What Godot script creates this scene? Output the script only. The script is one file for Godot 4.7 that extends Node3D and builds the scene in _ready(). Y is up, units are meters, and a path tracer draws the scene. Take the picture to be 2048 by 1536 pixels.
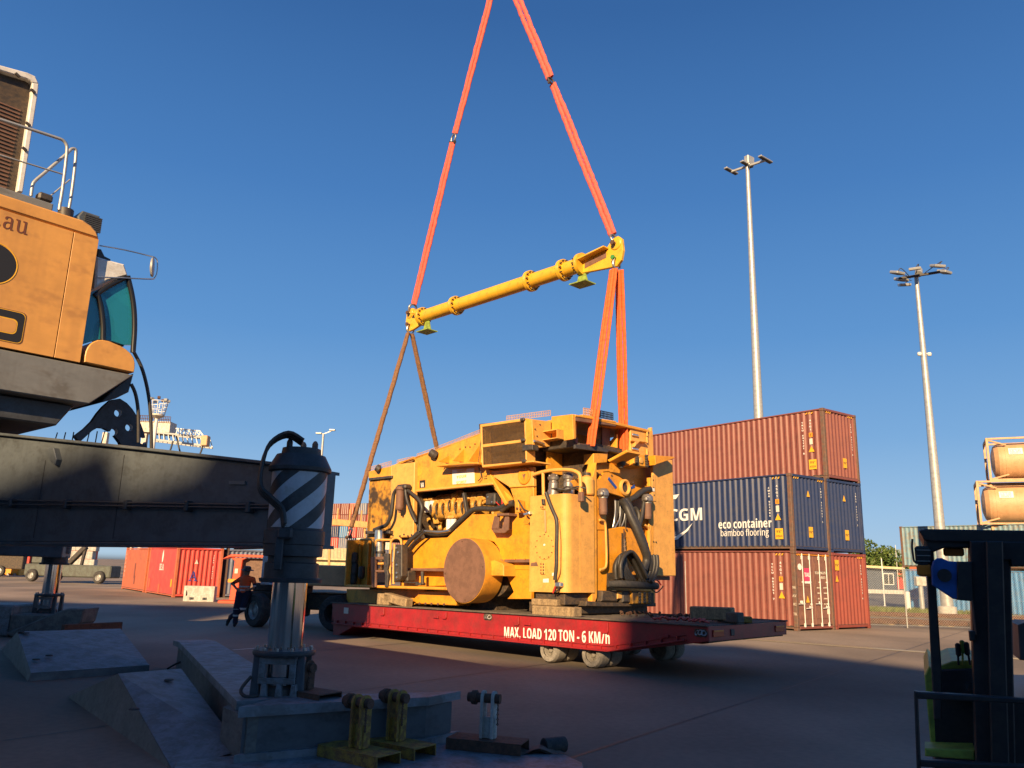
extends Node3D
# A port yard in late sun: a heavy machine chassis is lifted off a red roll trailer.

var M := {}
var fr := Transform3D.IDENTITY
var used := {}
var noise := {}
var cache := {}
var rng := RandomNumberGenerator.new()
const FB := Transform3D(Basis(Vector3(0, 0, 1), Vector3(0, 1, 0), Vector3(1, 0, 0)), Vector3.ZERO)   # shapes drawn as (z, y), pushed along x
const FT := Transform3D(Basis(Vector3(1, 0, 0), Vector3(0, 0, 1), Vector3(0, 1, 0)), Vector3.ZERO)   # shapes drawn as (x, z), pushed along y

# ------------------------------------------------------------ naming
func numbered(n: String) -> String:
	if not used.has(n):
		used[n] = 0
		return n
	used[n] += 1
	return "%s_%03d" % [n, used[n]]

func tag(o: Node, label: String, category: String, group := "") -> void:
	o.set_meta("label", label)
	o.set_meta("category", category)
	if group != "":
		o.set_meta("group", group)

func thing(called: String, label: String, category: String, xf := Transform3D.IDENTITY, group := "") -> Node3D:
	var o := Node3D.new()
	o.name = numbered(called)
	add_child(o)
	o.transform = xf
	tag(o, label, category, group)
	fr = Transform3D.IDENTITY
	return o

func at(p: Vector3, turn := 0.0) -> Transform3D:
	return Transform3D(Basis(Vector3.UP, turn), p)

func S() -> SurfaceTool:
	var st := SurfaceTool.new()
	st.begin(Mesh.PRIMITIVE_TRIANGLES)
	return st

func put(st: SurfaceTool, called: String, m: Material, parent: Node) -> MeshInstance3D:
	st.generate_normals()
	var o := MeshInstance3D.new()
	o.mesh = st.commit()
	o.material_override = m
	o.name = called
	parent.add_child(o, true)
	return o

func reuse(mesh: Mesh, called: String, m: Material, parent: Node, xf := Transform3D.IDENTITY) -> MeshInstance3D:
	var o := MeshInstance3D.new()
	o.mesh = mesh
	o.material_override = m
	o.name = called
	o.transform = xf
	parent.add_child(o, true)
	return o

func single(st: SurfaceTool, called: String, m: Material, label: String, category: String, group := "", xf := Transform3D.IDENTITY) -> MeshInstance3D:
	var o := put(st, numbered(called), m, self)
	o.transform = xf
	tag(o, label, category, group)
	return o

func structure(st: SurfaceTool, called: String, m: Material) -> MeshInstance3D:
	var o := put(st, numbered(called), m, self)
	o.set_meta("kind", "structure")
	return o

# ------------------------------------------------------------ shapes
func face(st: SurfaceTool, pts: Array, out: Vector3, sg := -1) -> void:
	st.set_smooth_group(sg)
	var q := []
	for p in pts:
		q.append(fr * p)
	var n: Vector3 = (q[0] - q[2]).cross(q[0] - q[1])
	if n.dot(fr.basis * out) < 0.0:
		q.reverse()
	for i in range(1, q.size() - 1):
		st.add_vertex(q[0])
		st.add_vertex(q[i])
		st.add_vertex(q[i + 1])

func box(st: SurfaceTool, c: Vector3, s: Vector3, b := 0.0, bs := Basis.IDENTITY) -> void:
	var h := s * 0.5
	b = min(b, min(h.x, min(h.y, h.z)) * 0.6)
	var ax := [Vector3(1, 0, 0), Vector3(0, 1, 0), Vector3(0, 0, 1)]
	for i in 3:
		var j := (i + 1) % 3
		var k := (i + 2) % 3
		for sg: float in [-1.0, 1.0]:
			var o: Vector3 = ax[i] * h[i] * sg
			var u: Vector3 = ax[j] * (h[j] - b)
			var w: Vector3 = ax[k] * (h[k] - b)
			face(st, [c + bs * (o - u - w), c + bs * (o + u - w), c + bs * (o + u + w), c + bs * (o - u + w)], bs * o)
			if b > 0.0:
				for s2: float in [-1.0, 1.0]:
					# bevel strip between face i and face j
					var p1: Vector3 = ax[i] * h[i] * sg + ax[j] * (h[j] - b) * s2
					var p2: Vector3 = ax[i] * (h[i] - b) * sg + ax[j] * h[j] * s2
					face(st, [c + bs * (p1 - w), c + bs * (p1 + w), c + bs * (p2 + w), c + bs * (p2 - w)], bs * (p1 + p2))
	if b > 0.0:
		for x: float in [-1.0, 1.0]:
			for y: float in [-1.0, 1.0]:
				for z: float in [-1.0, 1.0]:
					var e := Vector3(x, y, z)
					var i := h - Vector3(b, b, b)
					face(st, [c + bs * (e * Vector3(h.x, i.y, i.z)), c + bs * (e * Vector3(i.x, h.y, i.z)), c + bs * (e * Vector3(i.x, i.y, h.z))], bs * e)

func bx(st: SurfaceTool, x0: float, x1: float, y0: float, y1: float, z0: float, z1: float, b := 0.0) -> void:
	box(st, Vector3(x0 + x1, y0 + y1, z0 + z1) * 0.5, Vector3(absf(x1 - x0), absf(y1 - y0), absf(z1 - z0)), b)

func bar(st: SurfaceTool, a: Vector3, c: Vector3, w: float, t: float, b := 0.0, up := Vector3.UP) -> void:
	# a square bar from a to c: w across, t along "up"
	var y := (c - a).normalized()
	var x := y.cross(up)
	if x.length() < 0.01:
		x = y.cross(Vector3(0, 0, 1))
	x = x.normalized()
	box(st, (a + c) * 0.5, Vector3(w, (c - a).length(), t), b, Basis(x, y, x.cross(y)))

func poly(a: Array) -> PackedVector2Array:
	var r := PackedVector2Array()
	for i in range(0, a.size(), 2):
		r.append(Vector2(a[i], a[i + 1]))
	return r

func prism(st: SurfaceTool, a: Array, z0: float, z1: float, b := 0.0) -> void:
	# polygon (x, y) pushed from z0 to z1 (z1 the face one sees; its edge is bevelled by b)
	var p := poly(a)
	var n := p.size()
	var area := 0.0
	for i in n:
		area += p[i].cross(p[(i + 1) % n])
	if area < 0.0:
		p.reverse()
	var q := p
	var dz := signf(z1 - z0)
	var zb := z1
	if b > 0.0:
		zb = z1 - dz * b
		q = PackedVector2Array()
		for i in n:
			var e1 := (p[i] - p[(i + n - 1) % n]).normalized()
			var e2 := (p[(i + 1) % n] - p[i]).normalized()
			var m := Vector2(-e1.y, e1.x) + Vector2(-e2.y, e2.x)
			var l := m.length()
			q.append(p[i] + m / maxf(l * l * 0.5, 0.25) * b)
	for t in [[p, z0, -dz], [q, z1, dz]]:
		var idx := Geometry2D.triangulate_polygon(t[0])
		for i in range(0, idx.size(), 3):
			face(st, [Vector3(t[0][idx[i]].x, t[0][idx[i]].y, t[1]), Vector3(t[0][idx[i + 1]].x, t[0][idx[i + 1]].y, t[1]), Vector3(t[0][idx[i + 2]].x, t[0][idx[i + 2]].y, t[1])], Vector3(0, 0, t[2]))
	for i in n:
		var j := (i + 1) % n
		var o := Vector3(p[j].y - p[i].y, p[i].x - p[j].x, 0)
		face(st, [Vector3(p[i].x, p[i].y, z0), Vector3(p[j].x, p[j].y, z0), Vector3(p[j].x, p[j].y, zb), Vector3(p[i].x, p[i].y, zb)], o)
		if b > 0.0:
			face(st, [Vector3(p[i].x, p[i].y, zb), Vector3(p[j].x, p[j].y, zb), Vector3(q[j].x, q[j].y, z1), Vector3(q[i].x, q[i].y, z1)], o.normalized() + Vector3(0, 0, dz))

func loft(st: SurfaceTool, rings: Array, sg := 1, caps := true) -> void:
	# rings of equal length, joined one to the next
	var n: int = rings[0].size()
	var mid := []
	for r in rings:
		var s := Vector3.ZERO
		for p in r:
			s += p
		mid.append(s / n)
	for k in rings.size() - 1:
		for i in n:
			var j := (i + 1) % n
			face(st, [rings[k][i], rings[k][j], rings[k + 1][j], rings[k + 1][i]], (rings[k][i] + rings[k][j] - mid[k] * 2.0) + (rings[k + 1][i] + rings[k + 1][j] - mid[k + 1] * 2.0), sg)
	if caps:
		var l := rings.size() - 1
		face(st, rings[0].duplicate(), mid[0] - mid[1])
		face(st, rings[l].duplicate(), mid[l] - mid[l - 1])

func tube(st: SurfaceTool, pts: Array, r, n := 8, caps := true) -> void:
	# r: one radius or one for each point
	var rings := []
	var x := Vector3.ZERO
	for i in pts.size():
		var t: Vector3
		if i == 0:
			t = pts[1] - pts[0]
		elif i == pts.size() - 1:
			t = pts[i] - pts[i - 1]
		else:
			t = (pts[i] - pts[i - 1]).normalized() + (pts[i + 1] - pts[i]).normalized()
		t = t.normalized()
		if i == 0:
			x = t.cross(Vector3(0.31, 0.83, 0.46)).normalized()
		else:
			x = (x - t * x.dot(t)).normalized()
		var y := t.cross(x)
		var rad: float = r[i] if r is Array else r
		var ring := []
		for k in n:
			var a := TAU * k / n
			ring.append(pts[i] + (x * cos(a) + y * sin(a)) * rad)
		rings.append(ring)
	loft(st, rings, 1, caps)

func cyl(st: SurfaceTool, a: Vector3, b: Vector3, r: float, n := 14, r2 := -1.0) -> void:
	tube(st, [a, b], [r, r if r2 < 0.0 else r2], n)

func smooth(pts: Array, step := 4) -> Array:
	# Catmull-Rom through the points
	var o := []
	var n := pts.size()
	for i in n - 1:
		var p0: Vector3 = pts[maxi(i - 1, 0)]
		var p3: Vector3 = pts[mini(i + 2, n - 1)]
		for k in step:
			o.append((pts[i] as Vector3).cubic_interpolate(pts[i + 1], p0, p3, float(k) / step))
	o.append(pts[n - 1])
	return o

func lathe(st: SurfaceTool, prof: Array, c: Vector3, axis: Vector3, n := 24) -> void:
	# prof: (radius, height along axis) pairs, crisp from band to band
	var x := axis.cross(Vector3(0.2, 0.3, 0.93)).normalized()
	var z := axis.cross(x).normalized()
	for k in range(0, prof.size() - 2, 2):
		var r0: float = prof[k]
		var h0: float = prof[k + 1]
		var r1: float = prof[k + 2]
		var h1: float = prof[k + 3]
		for i in n:
			var a0 := TAU * i / n
			var a1 := TAU * (i + 1) / n
			var d0 := x * cos(a0) + z * sin(a0)
			var d1 := x * cos(a1) + z * sin(a1)
			var o := (d0 + d1) * (h1 - h0) - axis * 2.0 * (r1 - r0)
			if r0 < 0.0005:
				face(st, [c + axis * h0, c + d0 * r1 + axis * h1, c + d1 * r1 + axis * h1], o, k + 2)
			elif r1 < 0.0005:
				face(st, [c + d0 * r0 + axis * h0, c + d1 * r0 + axis * h0, c + axis * h1], o, k + 2)
			else:
				face(st, [c + d0 * r0 + axis * h0, c + d1 * r0 + axis * h0, c + d1 * r1 + axis * h1, c + d0 * r1 + axis * h1], o, k + 2)

func grid(st: SurfaceTool, a: Vector3, b: Vector3, up: Vector3, nx: int, ny: int, t: float) -> void:
	# welded wire grid between a and b, "up" high
	var n := (b - a).cross(up).normalized()
	for i in nx + 1:
		var p := a.lerp(b, float(i) / nx)
		bar(st, p, p + up, t, t, 0.0, n)
	for j in ny + 1:
		var o := up * (float(j) / ny)
		bar(st, a + o, b + o, t, t, 0.0, n)

func words(called: String, s: String, h: float, m: Material, parent: Node, xf: Transform3D, face_name := "Droid Sans", w := -1.0, bold := true, dep := 0.004) -> MeshInstance3D:
	# lettering h high (and w wide), centred on xf, facing +z
	var f := SystemFont.new()
	f.font_names = PackedStringArray([face_name])
	f.font_weight = 700 if bold else 400
	var t := TextMesh.new()
	t.font = f
	t.text = s
	t.font_size = 48
	t.pixel_size = 0.01
	t.depth = 0.1
	t.curve_step = 2.0
	var bb := t.get_aabb()
	var k := h / maxf(bb.size.y, 0.01)
	var kx := k if w < 0.0 else w / maxf(bb.size.x, 0.01)
	var o := MeshInstance3D.new()
	o.mesh = t
	o.material_override = m
	o.name = called
	o.transform = xf * Transform3D(Basis.from_scale(Vector3(kx, k, dep / 0.1)), -Vector3(bb.get_center().x * kx, bb.get_center().y * k, 0))
	parent.add_child(o, true)
	return o

func rounded(x0: float, x1: float, y0: float, y1: float, r: float, n := 4) -> Array:
	var a := []
	for c in [[x1 - r, y0 + r, -90], [x1 - r, y1 - r, 0], [x0 + r, y1 - r, 90], [x0 + r, y0 + r, 180]]:
		for i in n + 1:
			var g := deg_to_rad(c[2] + 90.0 * i / n)
			a.append(c[0] + r * cos(g))
			a.append(c[1] + r * sin(g))
	return a

func disc2(cx: float, cy: float, r: float, n := 20) -> Array:
	var a := []
	for i in n:
		a.append(cx + r * cos(TAU * i / n))
		a.append(cy + r * sin(TAU * i / n))
	return a

# ------------------------------------------------------------ materials
func noise_bytes(key: String, freq: float, oct: int, sd: int, w := 256, h := 256) -> PackedByteArray:
	if not noise.has(key):
		var f := FastNoiseLite.new()
		f.seed = sd
		f.noise_type = FastNoiseLite.TYPE_SIMPLEX_SMOOTH
		f.frequency = freq
		f.fractal_octaves = oct
		var im := f.get_seamless_image(w, h)
		im.convert(Image.FORMAT_L8)
		if w != 256 or h != 256:
			im.resize(256, 256, Image.INTERPOLATE_CUBIC)
		noise[key] = im.get_data()
	return noise[key]

func lin(r: float, g: float, b: float) -> Color:
	return Color(r, g, b).linear_to_srgb()

func paint(key: String, col: Color, rough: float, dirt := Color(0.05, 0.04, 0.03), amt := 0.0, size := 2.0, metal := 0.0, vary := 0.14, streak := 0.0, cover := 0.5) -> StandardMaterial3D:
	# col and dirt are linear base colours; dirt lies in blotches and (streak) runs; size: metres for one repeat
	var a := noise_bytes("a", 0.012, 4, 3)
	var b := noise_bytes("b", 0.03, 5, 11)
	var c := noise_bytes("c", 0.12, 3, 29)
	var s := noise_bytes("s", 0.05, 4, 41, 256, 16)
	var o1 := hash(key) % 65536
	var o2 := hash(key + "x") % 65536
	var buf := PackedByteArray()
	buf.resize(256 * 256 * 3)
	var lo := cover - 0.09
	for i in 65536:
		var i1 := (i + o1) & 65535
		var i2 := (i + o2) & 65535
		var n := 1.0 + vary * ((a[i1] + b[i2] + c[i]) / 383.0 - 1.0) * 1.6
		var d := clampf(((a[i2] * 0.35 + b[i1] * 0.4 + c[i2] * 0.25) / 255.0 - lo) / 0.18, 0.0, 1.0) * amt
		if streak > 0.0:
			d = maxf(d, clampf((s[i1] / 255.0 - 0.56) / 0.2, 0.0, 1.0) * streak * (0.6 + 0.4 * c[i] / 255.0))
		var r := lerpf(col.r * n, dirt.r * n, d)
		var g := lerpf(col.g * n, dirt.g * n, d)
		var u := lerpf(col.b * n, dirt.b * n, d)
		buf[i * 3] = int(clampf(pow(r, 0.4545) * 255.0, 0.0, 255.0))
		buf[i * 3 + 1] = int(clampf(pow(g, 0.4545) * 255.0, 0.0, 255.0))
		buf[i * 3 + 2] = int(clampf(pow(u, 0.4545) * 255.0, 0.0, 255.0))
	var m := StandardMaterial3D.new()
	m.albedo_texture = ImageTexture.create_from_image(Image.create_from_data(256, 256, false, Image.FORMAT_RGB8, buf))
	m.uv1_triplanar = true
	m.uv1_scale = Vector3.ONE / size
	m.roughness = rough
	m.metallic = metal
	M[key] = m
	return m

func plain(key: String, col: Color, rough: float, metal := 0.0) -> StandardMaterial3D:
	var m := StandardMaterial3D.new()
	m.albedo_color = col.linear_to_srgb()
	m.roughness = rough
	m.metallic = metal
	M[key] = m
	return m

func make_materials() -> void:
	var brown := Color(0.055, 0.035, 0.02)
	var soot := Color(0.012, 0.01, 0.009)
	var rust := Color(0.13, 0.05, 0.025)
	paint("yellow", Color(0.72, 0.33, 0.03), 0.5, brown, 0.3, 2.4, 0.0, 0.2, 0.1, 0.62)
	paint("yellow_pale", Color(0.72, 0.37, 0.08), 0.55, brown, 0.2, 1.7, 0.0, 0.16, 0.05, 0.63)
	paint("yellow_deep", Color(0.72, 0.3, 0.012), 0.48, brown, 0.28, 2.0, 0.0, 0.18, 0.08, 0.62)
	paint("yellow_soot", Color(0.55, 0.26, 0.02), 0.6, soot, 0.92, 5.2, 0.0, 0.25, 0.35, 0.5)
	paint("yellow_spreader", Color(0.76, 0.42, 0.025), 0.38, brown, 0.35, 1.3, 0.0, 0.1, 0.0, 0.66)
	paint("yellow_rig", Color(0.36, 0.22, 0.03), 0.6, rust, 0.75, 0.7, 0.0, 0.25, 0.4, 0.5)
	paint("engine", Color(0.66, 0.35, 0.06), 0.5, brown, 0.55, 0.9, 0.0, 0.2, 0.0, 0.55)
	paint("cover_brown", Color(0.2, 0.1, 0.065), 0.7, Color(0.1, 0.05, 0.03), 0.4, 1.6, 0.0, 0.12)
	paint("dark", Color(0.035, 0.032, 0.032), 0.55, Color(0.1, 0.07, 0.045), 0.5, 0.8, 0.0, 0.25)
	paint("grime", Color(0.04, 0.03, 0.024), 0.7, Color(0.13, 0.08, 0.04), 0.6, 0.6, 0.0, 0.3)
	paint("hose", Color(0.028, 0.026, 0.025), 0.5, Color(0.06, 0.05, 0.042), 0.5, 0.5, 0.0, 0.3)
	paint("rubber", Color(0.03, 0.03, 0.032), 0.85, Color(0.1, 0.085, 0.07), 0.5, 0.7, 0.0, 0.2)
	paint("tyre_dusty", Color(0.2, 0.18, 0.155), 0.9, Color(0.32, 0.29, 0.24), 0.6, 0.5, 0.0, 0.25)
	paint("timber", Color(0.36, 0.25, 0.13), 0.8, Color(0.13, 0.09, 0.05), 0.6, 0.6, 0.0, 0.3, 0.7)
	paint("trailer_red", Color(0.33, 0.015, 0.018), 0.42, Color(0.16, 0.03, 0.025), 0.4, 2.1, 0.0, 0.2, 0.35, 0.58)
	paint("deck", Color(0.14, 0.115, 0.09), 0.9, Color(0.06, 0.045, 0.035), 0.6, 1.6, 0.0, 0.3)
	paint("c_red", Color(0.225, 0.066, 0.046), 0.5, Color(0.13, 0.04, 0.028), 0.4, 3.0, 0.0, 0.14, 0.3, 0.6)
	paint("c_red2", Color(0.255, 0.05, 0.03), 0.5, Color(0.15, 0.045, 0.025), 0.4, 3.1, 0.0, 0.14, 0.3, 0.6)
	paint("c_door", Color(0.2, 0.085, 0.06), 0.6, Color(0.26, 0.13, 0.07), 0.5, 1.7, 0.0, 0.2, 0.4, 0.58)
	paint("c_blue", Color(0.017, 0.03, 0.092), 0.36, Color(0.06, 0.06, 0.075), 0.35, 3.0, 0.0, 0.12, 0.25, 0.6)
	paint("c_post", Color(0.13, 0.085, 0.06), 0.65, Color(0.2, 0.08, 0.04), 0.6, 1.1, 0.0, 0.25, 0.3)
	paint("c_bright", Color(0.6, 0.06, 0.045), 0.5, Color(0.5, 0.12, 0.07), 0.5, 3.0, 0.0, 0.1, 0.2, 0.58)
	paint("c_brown", Color(0.5, 0.13, 0.055), 0.55, Color(0.3, 0.08, 0.04), 0.4, 3.0, 0.0, 0.14, 0.3, 0.6)
	paint("c_grey", Color(0.16, 0.18, 0.25), 0.5, Color(0.1, 0.09, 0.09), 0.4, 3.0, 0.0, 0.14, 0.2)
	paint("c_teal", Color(0.17, 0.3, 0.36), 0.6, Color(0.28, 0.2, 0.12), 0.7, 2.4, 0.0, 0.2, 0.6, 0.56)
	paint("c_azure", Color(0.04, 0.2, 0.42), 0.55, Color(0.12, 0.14, 0.18), 0.5, 2.4, 0.0, 0.2, 0.4, 0.58)
	paint("tan", Color(0.58, 0.34, 0.17), 0.55, Color(0.4, 0.22, 0.1), 0.5, 2.2, 0.0, 0.12, 0.2, 0.58)
	paint("crane_yellow", Color(0.68, 0.33, 0.075), 0.45, Color(0.3, 0.13, 0.04), 0.45, 3.6, 0.0, 0.14, 0.25, 0.62)
	paint("crane_grey", Color(0.185, 0.185, 0.175), 0.5, Color(0.09, 0.07, 0.045), 0.5, 2.4, 0.0, 0.16, 0.35, 0.6)
	paint("beam_grey", Color(0.085, 0.1, 0.115), 0.45, Color(0.03, 0.03, 0.03), 0.6, 1.9, 0.0, 0.2, 0.25, 0.6)
	paint("beam_dark", Color(0.05, 0.055, 0.062), 0.55, Color(0.025, 0.022, 0.02), 0.6, 1.2, 0.0, 0.25)
	paint("pad_grey", Color(0.2, 0.215, 0.235), 0.6, Color(0.11, 0.095, 0.08), 0.65, 1.5, 0.0, 0.25, 0.3, 0.52)
	paint("pad_side", Color(0.17, 0.165, 0.15), 0.7, Color(0.08, 0.07, 0.06), 0.6, 1.4, 0.0, 0.25, 0.3)
	paint("white", Color(0.72, 0.7, 0.66), 0.5, Color(0.4, 0.33, 0.25), 0.5, 1.2, 0.0, 0.12, 0.3, 0.6)
	paint("white_dirty", Color(0.6, 0.56, 0.48), 0.6, Color(0.3, 0.14, 0.06), 0.6, 2.5, 0.0, 0.12, 0.5, 0.6)
	paint("stripe_white", Color(0.5, 0.52, 0.55), 0.45, Color(0.3, 0.27, 0.2), 0.4, 1.0, 0.0, 0.1, 0.2, 0.62)
	paint("concrete", Color(0.5, 0.48, 0.44), 0.85, Color(0.28, 0.25, 0.2), 0.5, 1.2, 0.0, 0.2)
	paint("galv", Color(0.46, 0.46, 0.44), 0.42, Color(0.3, 0.29, 0.27), 0.5, 1.4, 0.35, 0.12)
	paint("steel", Color(0.4, 0.38, 0.36), 0.4, Color(0.14, 0.08, 0.05), 0.5, 0.5, 0.7, 0.2)
	paint("rusty", Color(0.13, 0.06, 0.035), 0.85, Color(0.05, 0.03, 0.02), 0.6, 0.6, 0.0, 0.3)
	paint("sling_red", Color(0.8, 0.125, 0.085), 0.8, Color(0.5, 0.06, 0.045), 0.5, 0.55, 0.0, 0.26, 0.0, 0.52)
	paint("sling_orange", Color(0.78, 0.13, 0.022), 0.8, Color(0.42, 0.06, 0.015), 0.5, 0.6, 0.0, 0.24, 0.0, 0.54)
	paint("sling_brown", Color(0.25, 0.12, 0.055), 0.9, Color(0.1, 0.055, 0.03), 0.7, 0.4, 0.0, 0.35)
	paint("foliage_wood", Color(0.1, 0.075, 0.05), 0.9, brown, 0.5, 0.6)
	paint("clad_blue", Color(0.075, 0.095, 0.13), 0.6, Color(0.05, 0.06, 0.08), 0.4, 3.0)
	paint("cream", Color(0.66, 0.54, 0.3), 0.6, Color(0.4, 0.3, 0.16), 0.4, 3.0)
	paint("army", Color(0.1, 0.115, 0.1), 0.6, Color(0.06, 0.05, 0.04), 0.5, 1.5)
	paint("orange", Color(0.75, 0.09, 0.03), 0.5, Color(0.5, 0.06, 0.02), 0.4, 1.5)
	paint("gold", Color(0.6, 0.3, 0.08), 0.55, Color(0.3, 0.15, 0.05), 0.5, 1.5, 0.0, 0.15)
	paint("lime", Color(0.3, 0.4, 0.05), 0.5, brown, 0.4, 1.0)
	paint("forklift_black", Color(0.012, 0.013, 0.016), 0.45, Color(0.04, 0.035, 0.03), 0.5, 0.7, 0.0, 0.2)
	paint("forklift_blue", Color(0.01, 0.1, 0.38), 0.45, Color(0.01, 0.05, 0.15), 0.4, 0.8)
	paint("grille", Color(0.16, 0.085, 0.025), 0.6, brown, 0.6, 0.5)
	paint("asphalt", Color(0.15, 0.14, 0.13), 0.9, Color(0.09, 0.085, 0.08), 0.5, 5.0, 0.0, 0.2)
	paint("ballast", Color(0.27, 0.23, 0.19), 0.95, Color(0.1, 0.085, 0.07), 0.8, 0.9, 0.0, 0.5)
	paint("mat", Color(0.2, 0.12, 0.085), 0.9, Color(0.1, 0.06, 0.045), 0.5, 0.8)
	plain("letter_white", Color(0.78, 0.76, 0.7), 0.5)
	plain("letter_cream", Color(0.66, 0.6, 0.5), 0.5)
	plain("letter_black", Color(0.02, 0.018, 0.016), 0.5)
	plain("letter_brown", Color(0.16, 0.05, 0.02), 0.5)
	plain("sticker_yellow", Color(0.8, 0.42, 0.02), 0.5)
	plain("sticker_orange", Color(0.8, 0.3, 0.02), 0.5)
	plain("pink", Color(0.7, 0.05, 0.14), 0.5)
	plain("blue_tape", Color(0.02, 0.07, 0.33), 0.5)
	plain("lamp_red", Color(0.4, 0.03, 0.01), 0.25)
	plain("lamp_amber", Color(0.6, 0.18, 0.02), 0.25)
	plain("chrome", Color(0.62, 0.62, 0.62), 0.09, 1.0)
	plain("silver", Color(0.6, 0.6, 0.58), 0.3, 0.9)
	plain("filter_white", Color(0.75, 0.74, 0.72), 0.35)
	plain("green_pin", Color(0.06, 0.26, 0.05), 0.4)
	plain("navy", Color(0.012, 0.014, 0.03), 0.9)
	plain("skin", Color(0.3, 0.17, 0.11), 0.6)
	plain("void", Color(0.006, 0.005, 0.005), 0.95)
	plain("red_wire", Color(0.5, 0.03, 0.02), 0.5)
	plain("pole_white", Color(0.7, 0.68, 0.62), 0.4)
	plain("black_trim", Color(0.012, 0.012, 0.013), 0.35)
	plain("rail_head", Color(0.42, 0.38, 0.33), 0.3, 0.8)
	var gl := plain("cab_glass", Color(0.02, 0.25, 0.33), 0.05)
	gl.transparency = BaseMaterial3D.TRANSPARENCY_ALPHA
	gl.albedo_color.a = 0.62
	var g2 := plain("glass", Color(0.04, 0.05, 0.06), 0.04)
	g2.transparency = BaseMaterial3D.TRANSPARENCY_ALPHA
	g2.albedo_color.a = 0.5
	var lf := plain("leaf", Color(0.075, 0.13, 0.022), 0.6)
	lf.backlight = Color(0.25, 0.35, 0.1)
	lf.vertex_color_use_as_albedo = true
	lf.albedo_color = Color.WHITE
	var vc := plain("clothed", Color.WHITE, 0.85)
	vc.vertex_color_use_as_albedo = true
	vc.albedo_color = Color.WHITE

func make_ground_material() -> StandardMaterial3D:
	# worn brown concrete: fine grain, patches, tyre-swept streaks
	var f1 := FastNoiseLite.new()
	f1.seed = 5
	f1.frequency = 0.006
	f1.fractal_octaves = 5
	var f2 := FastNoiseLite.new()
	f2.seed = 8
	f2.frequency = 0.11
	f2.fractal_octaves = 3
	var n1 := f1.get_seamless_image(1024, 1024)
	var n2 := f2.get_seamless_image(1024, 1024)
	var n3 := f1.get_seamless_image(1024, 48)
	n3.resize(1024, 1024, Image.INTERPOLATE_CUBIC)
	for im in [n1, n2, n3]:
		im.convert(Image.FORMAT_L8)
	var a := n1.get_data()
	var b := n2.get_data()
	var c := n3.get_data()
	var g := Gradient.new()
	var buf := PackedByteArray()
	buf.resize(1024 * 1024 * 3)
	var lut := []
	for i in 256:
		var t := i / 255.0
		var k := 0.62 + 0.62 * t
		lut.append([int(pow(0.325 * k, 0.4545) * 255.0), int(pow(0.25 * k, 0.4545) * 255.0), int(pow(0.185 * k, 0.4545) * 255.0)])
	for i in 1048576:
		var v := (a[i] * 5 + b[i] * 6 + c[i] * 5) >> 4
		var q: Array = lut[v]
		var j := i * 3
		buf[j] = q[0]
		buf[j + 1] = q[1]
		buf[j + 2] = q[2]
	var m := StandardMaterial3D.new()
	m.albedo_texture = ImageTexture.create_from_image(Image.create_from_data(1024, 1024, false, Image.FORMAT_RGB8, buf))
	m.uv1_triplanar = true
	m.uv1_world_triplanar = true
	m.uv1_scale = Vector3.ONE / 17.0
	m.roughness = 0.88
	# a second, much larger pattern so that the repeat does not show
	var f3 := FastNoiseLite.new()
	f3.seed = 21
	f3.frequency = 0.02
	f3.fractal_octaves = 4
	var n4 := f3.get_seamless_image(256, 256)
	n4.convert(Image.FORMAT_L8)
	var d := n4.get_data()
	var e := PackedByteArray()
	e.resize(256 * 256 * 3)
	for i in 65536:
		var v := int(clampf(226 + (d[i] - 128) * 0.5, 150, 255))
		e[i * 3] = v
		e[i * 3 + 1] = v
		e[i * 3 + 2] = v
	m.detail_enabled = true
	m.detail_albedo = ImageTexture.create_from_image(Image.create_from_data(256, 256, false, Image.FORMAT_RGB8, e))
	m.detail_blend_mode = BaseMaterial3D.BLEND_MODE_MUL
	m.detail_uv_layer = BaseMaterial3D.DETAIL_UV_2
	m.uv2_triplanar = true
	m.uv2_world_triplanar = true
	m.uv2_scale = Vector3.ONE / 61.0
	M["ground"] = m
	return m

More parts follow.
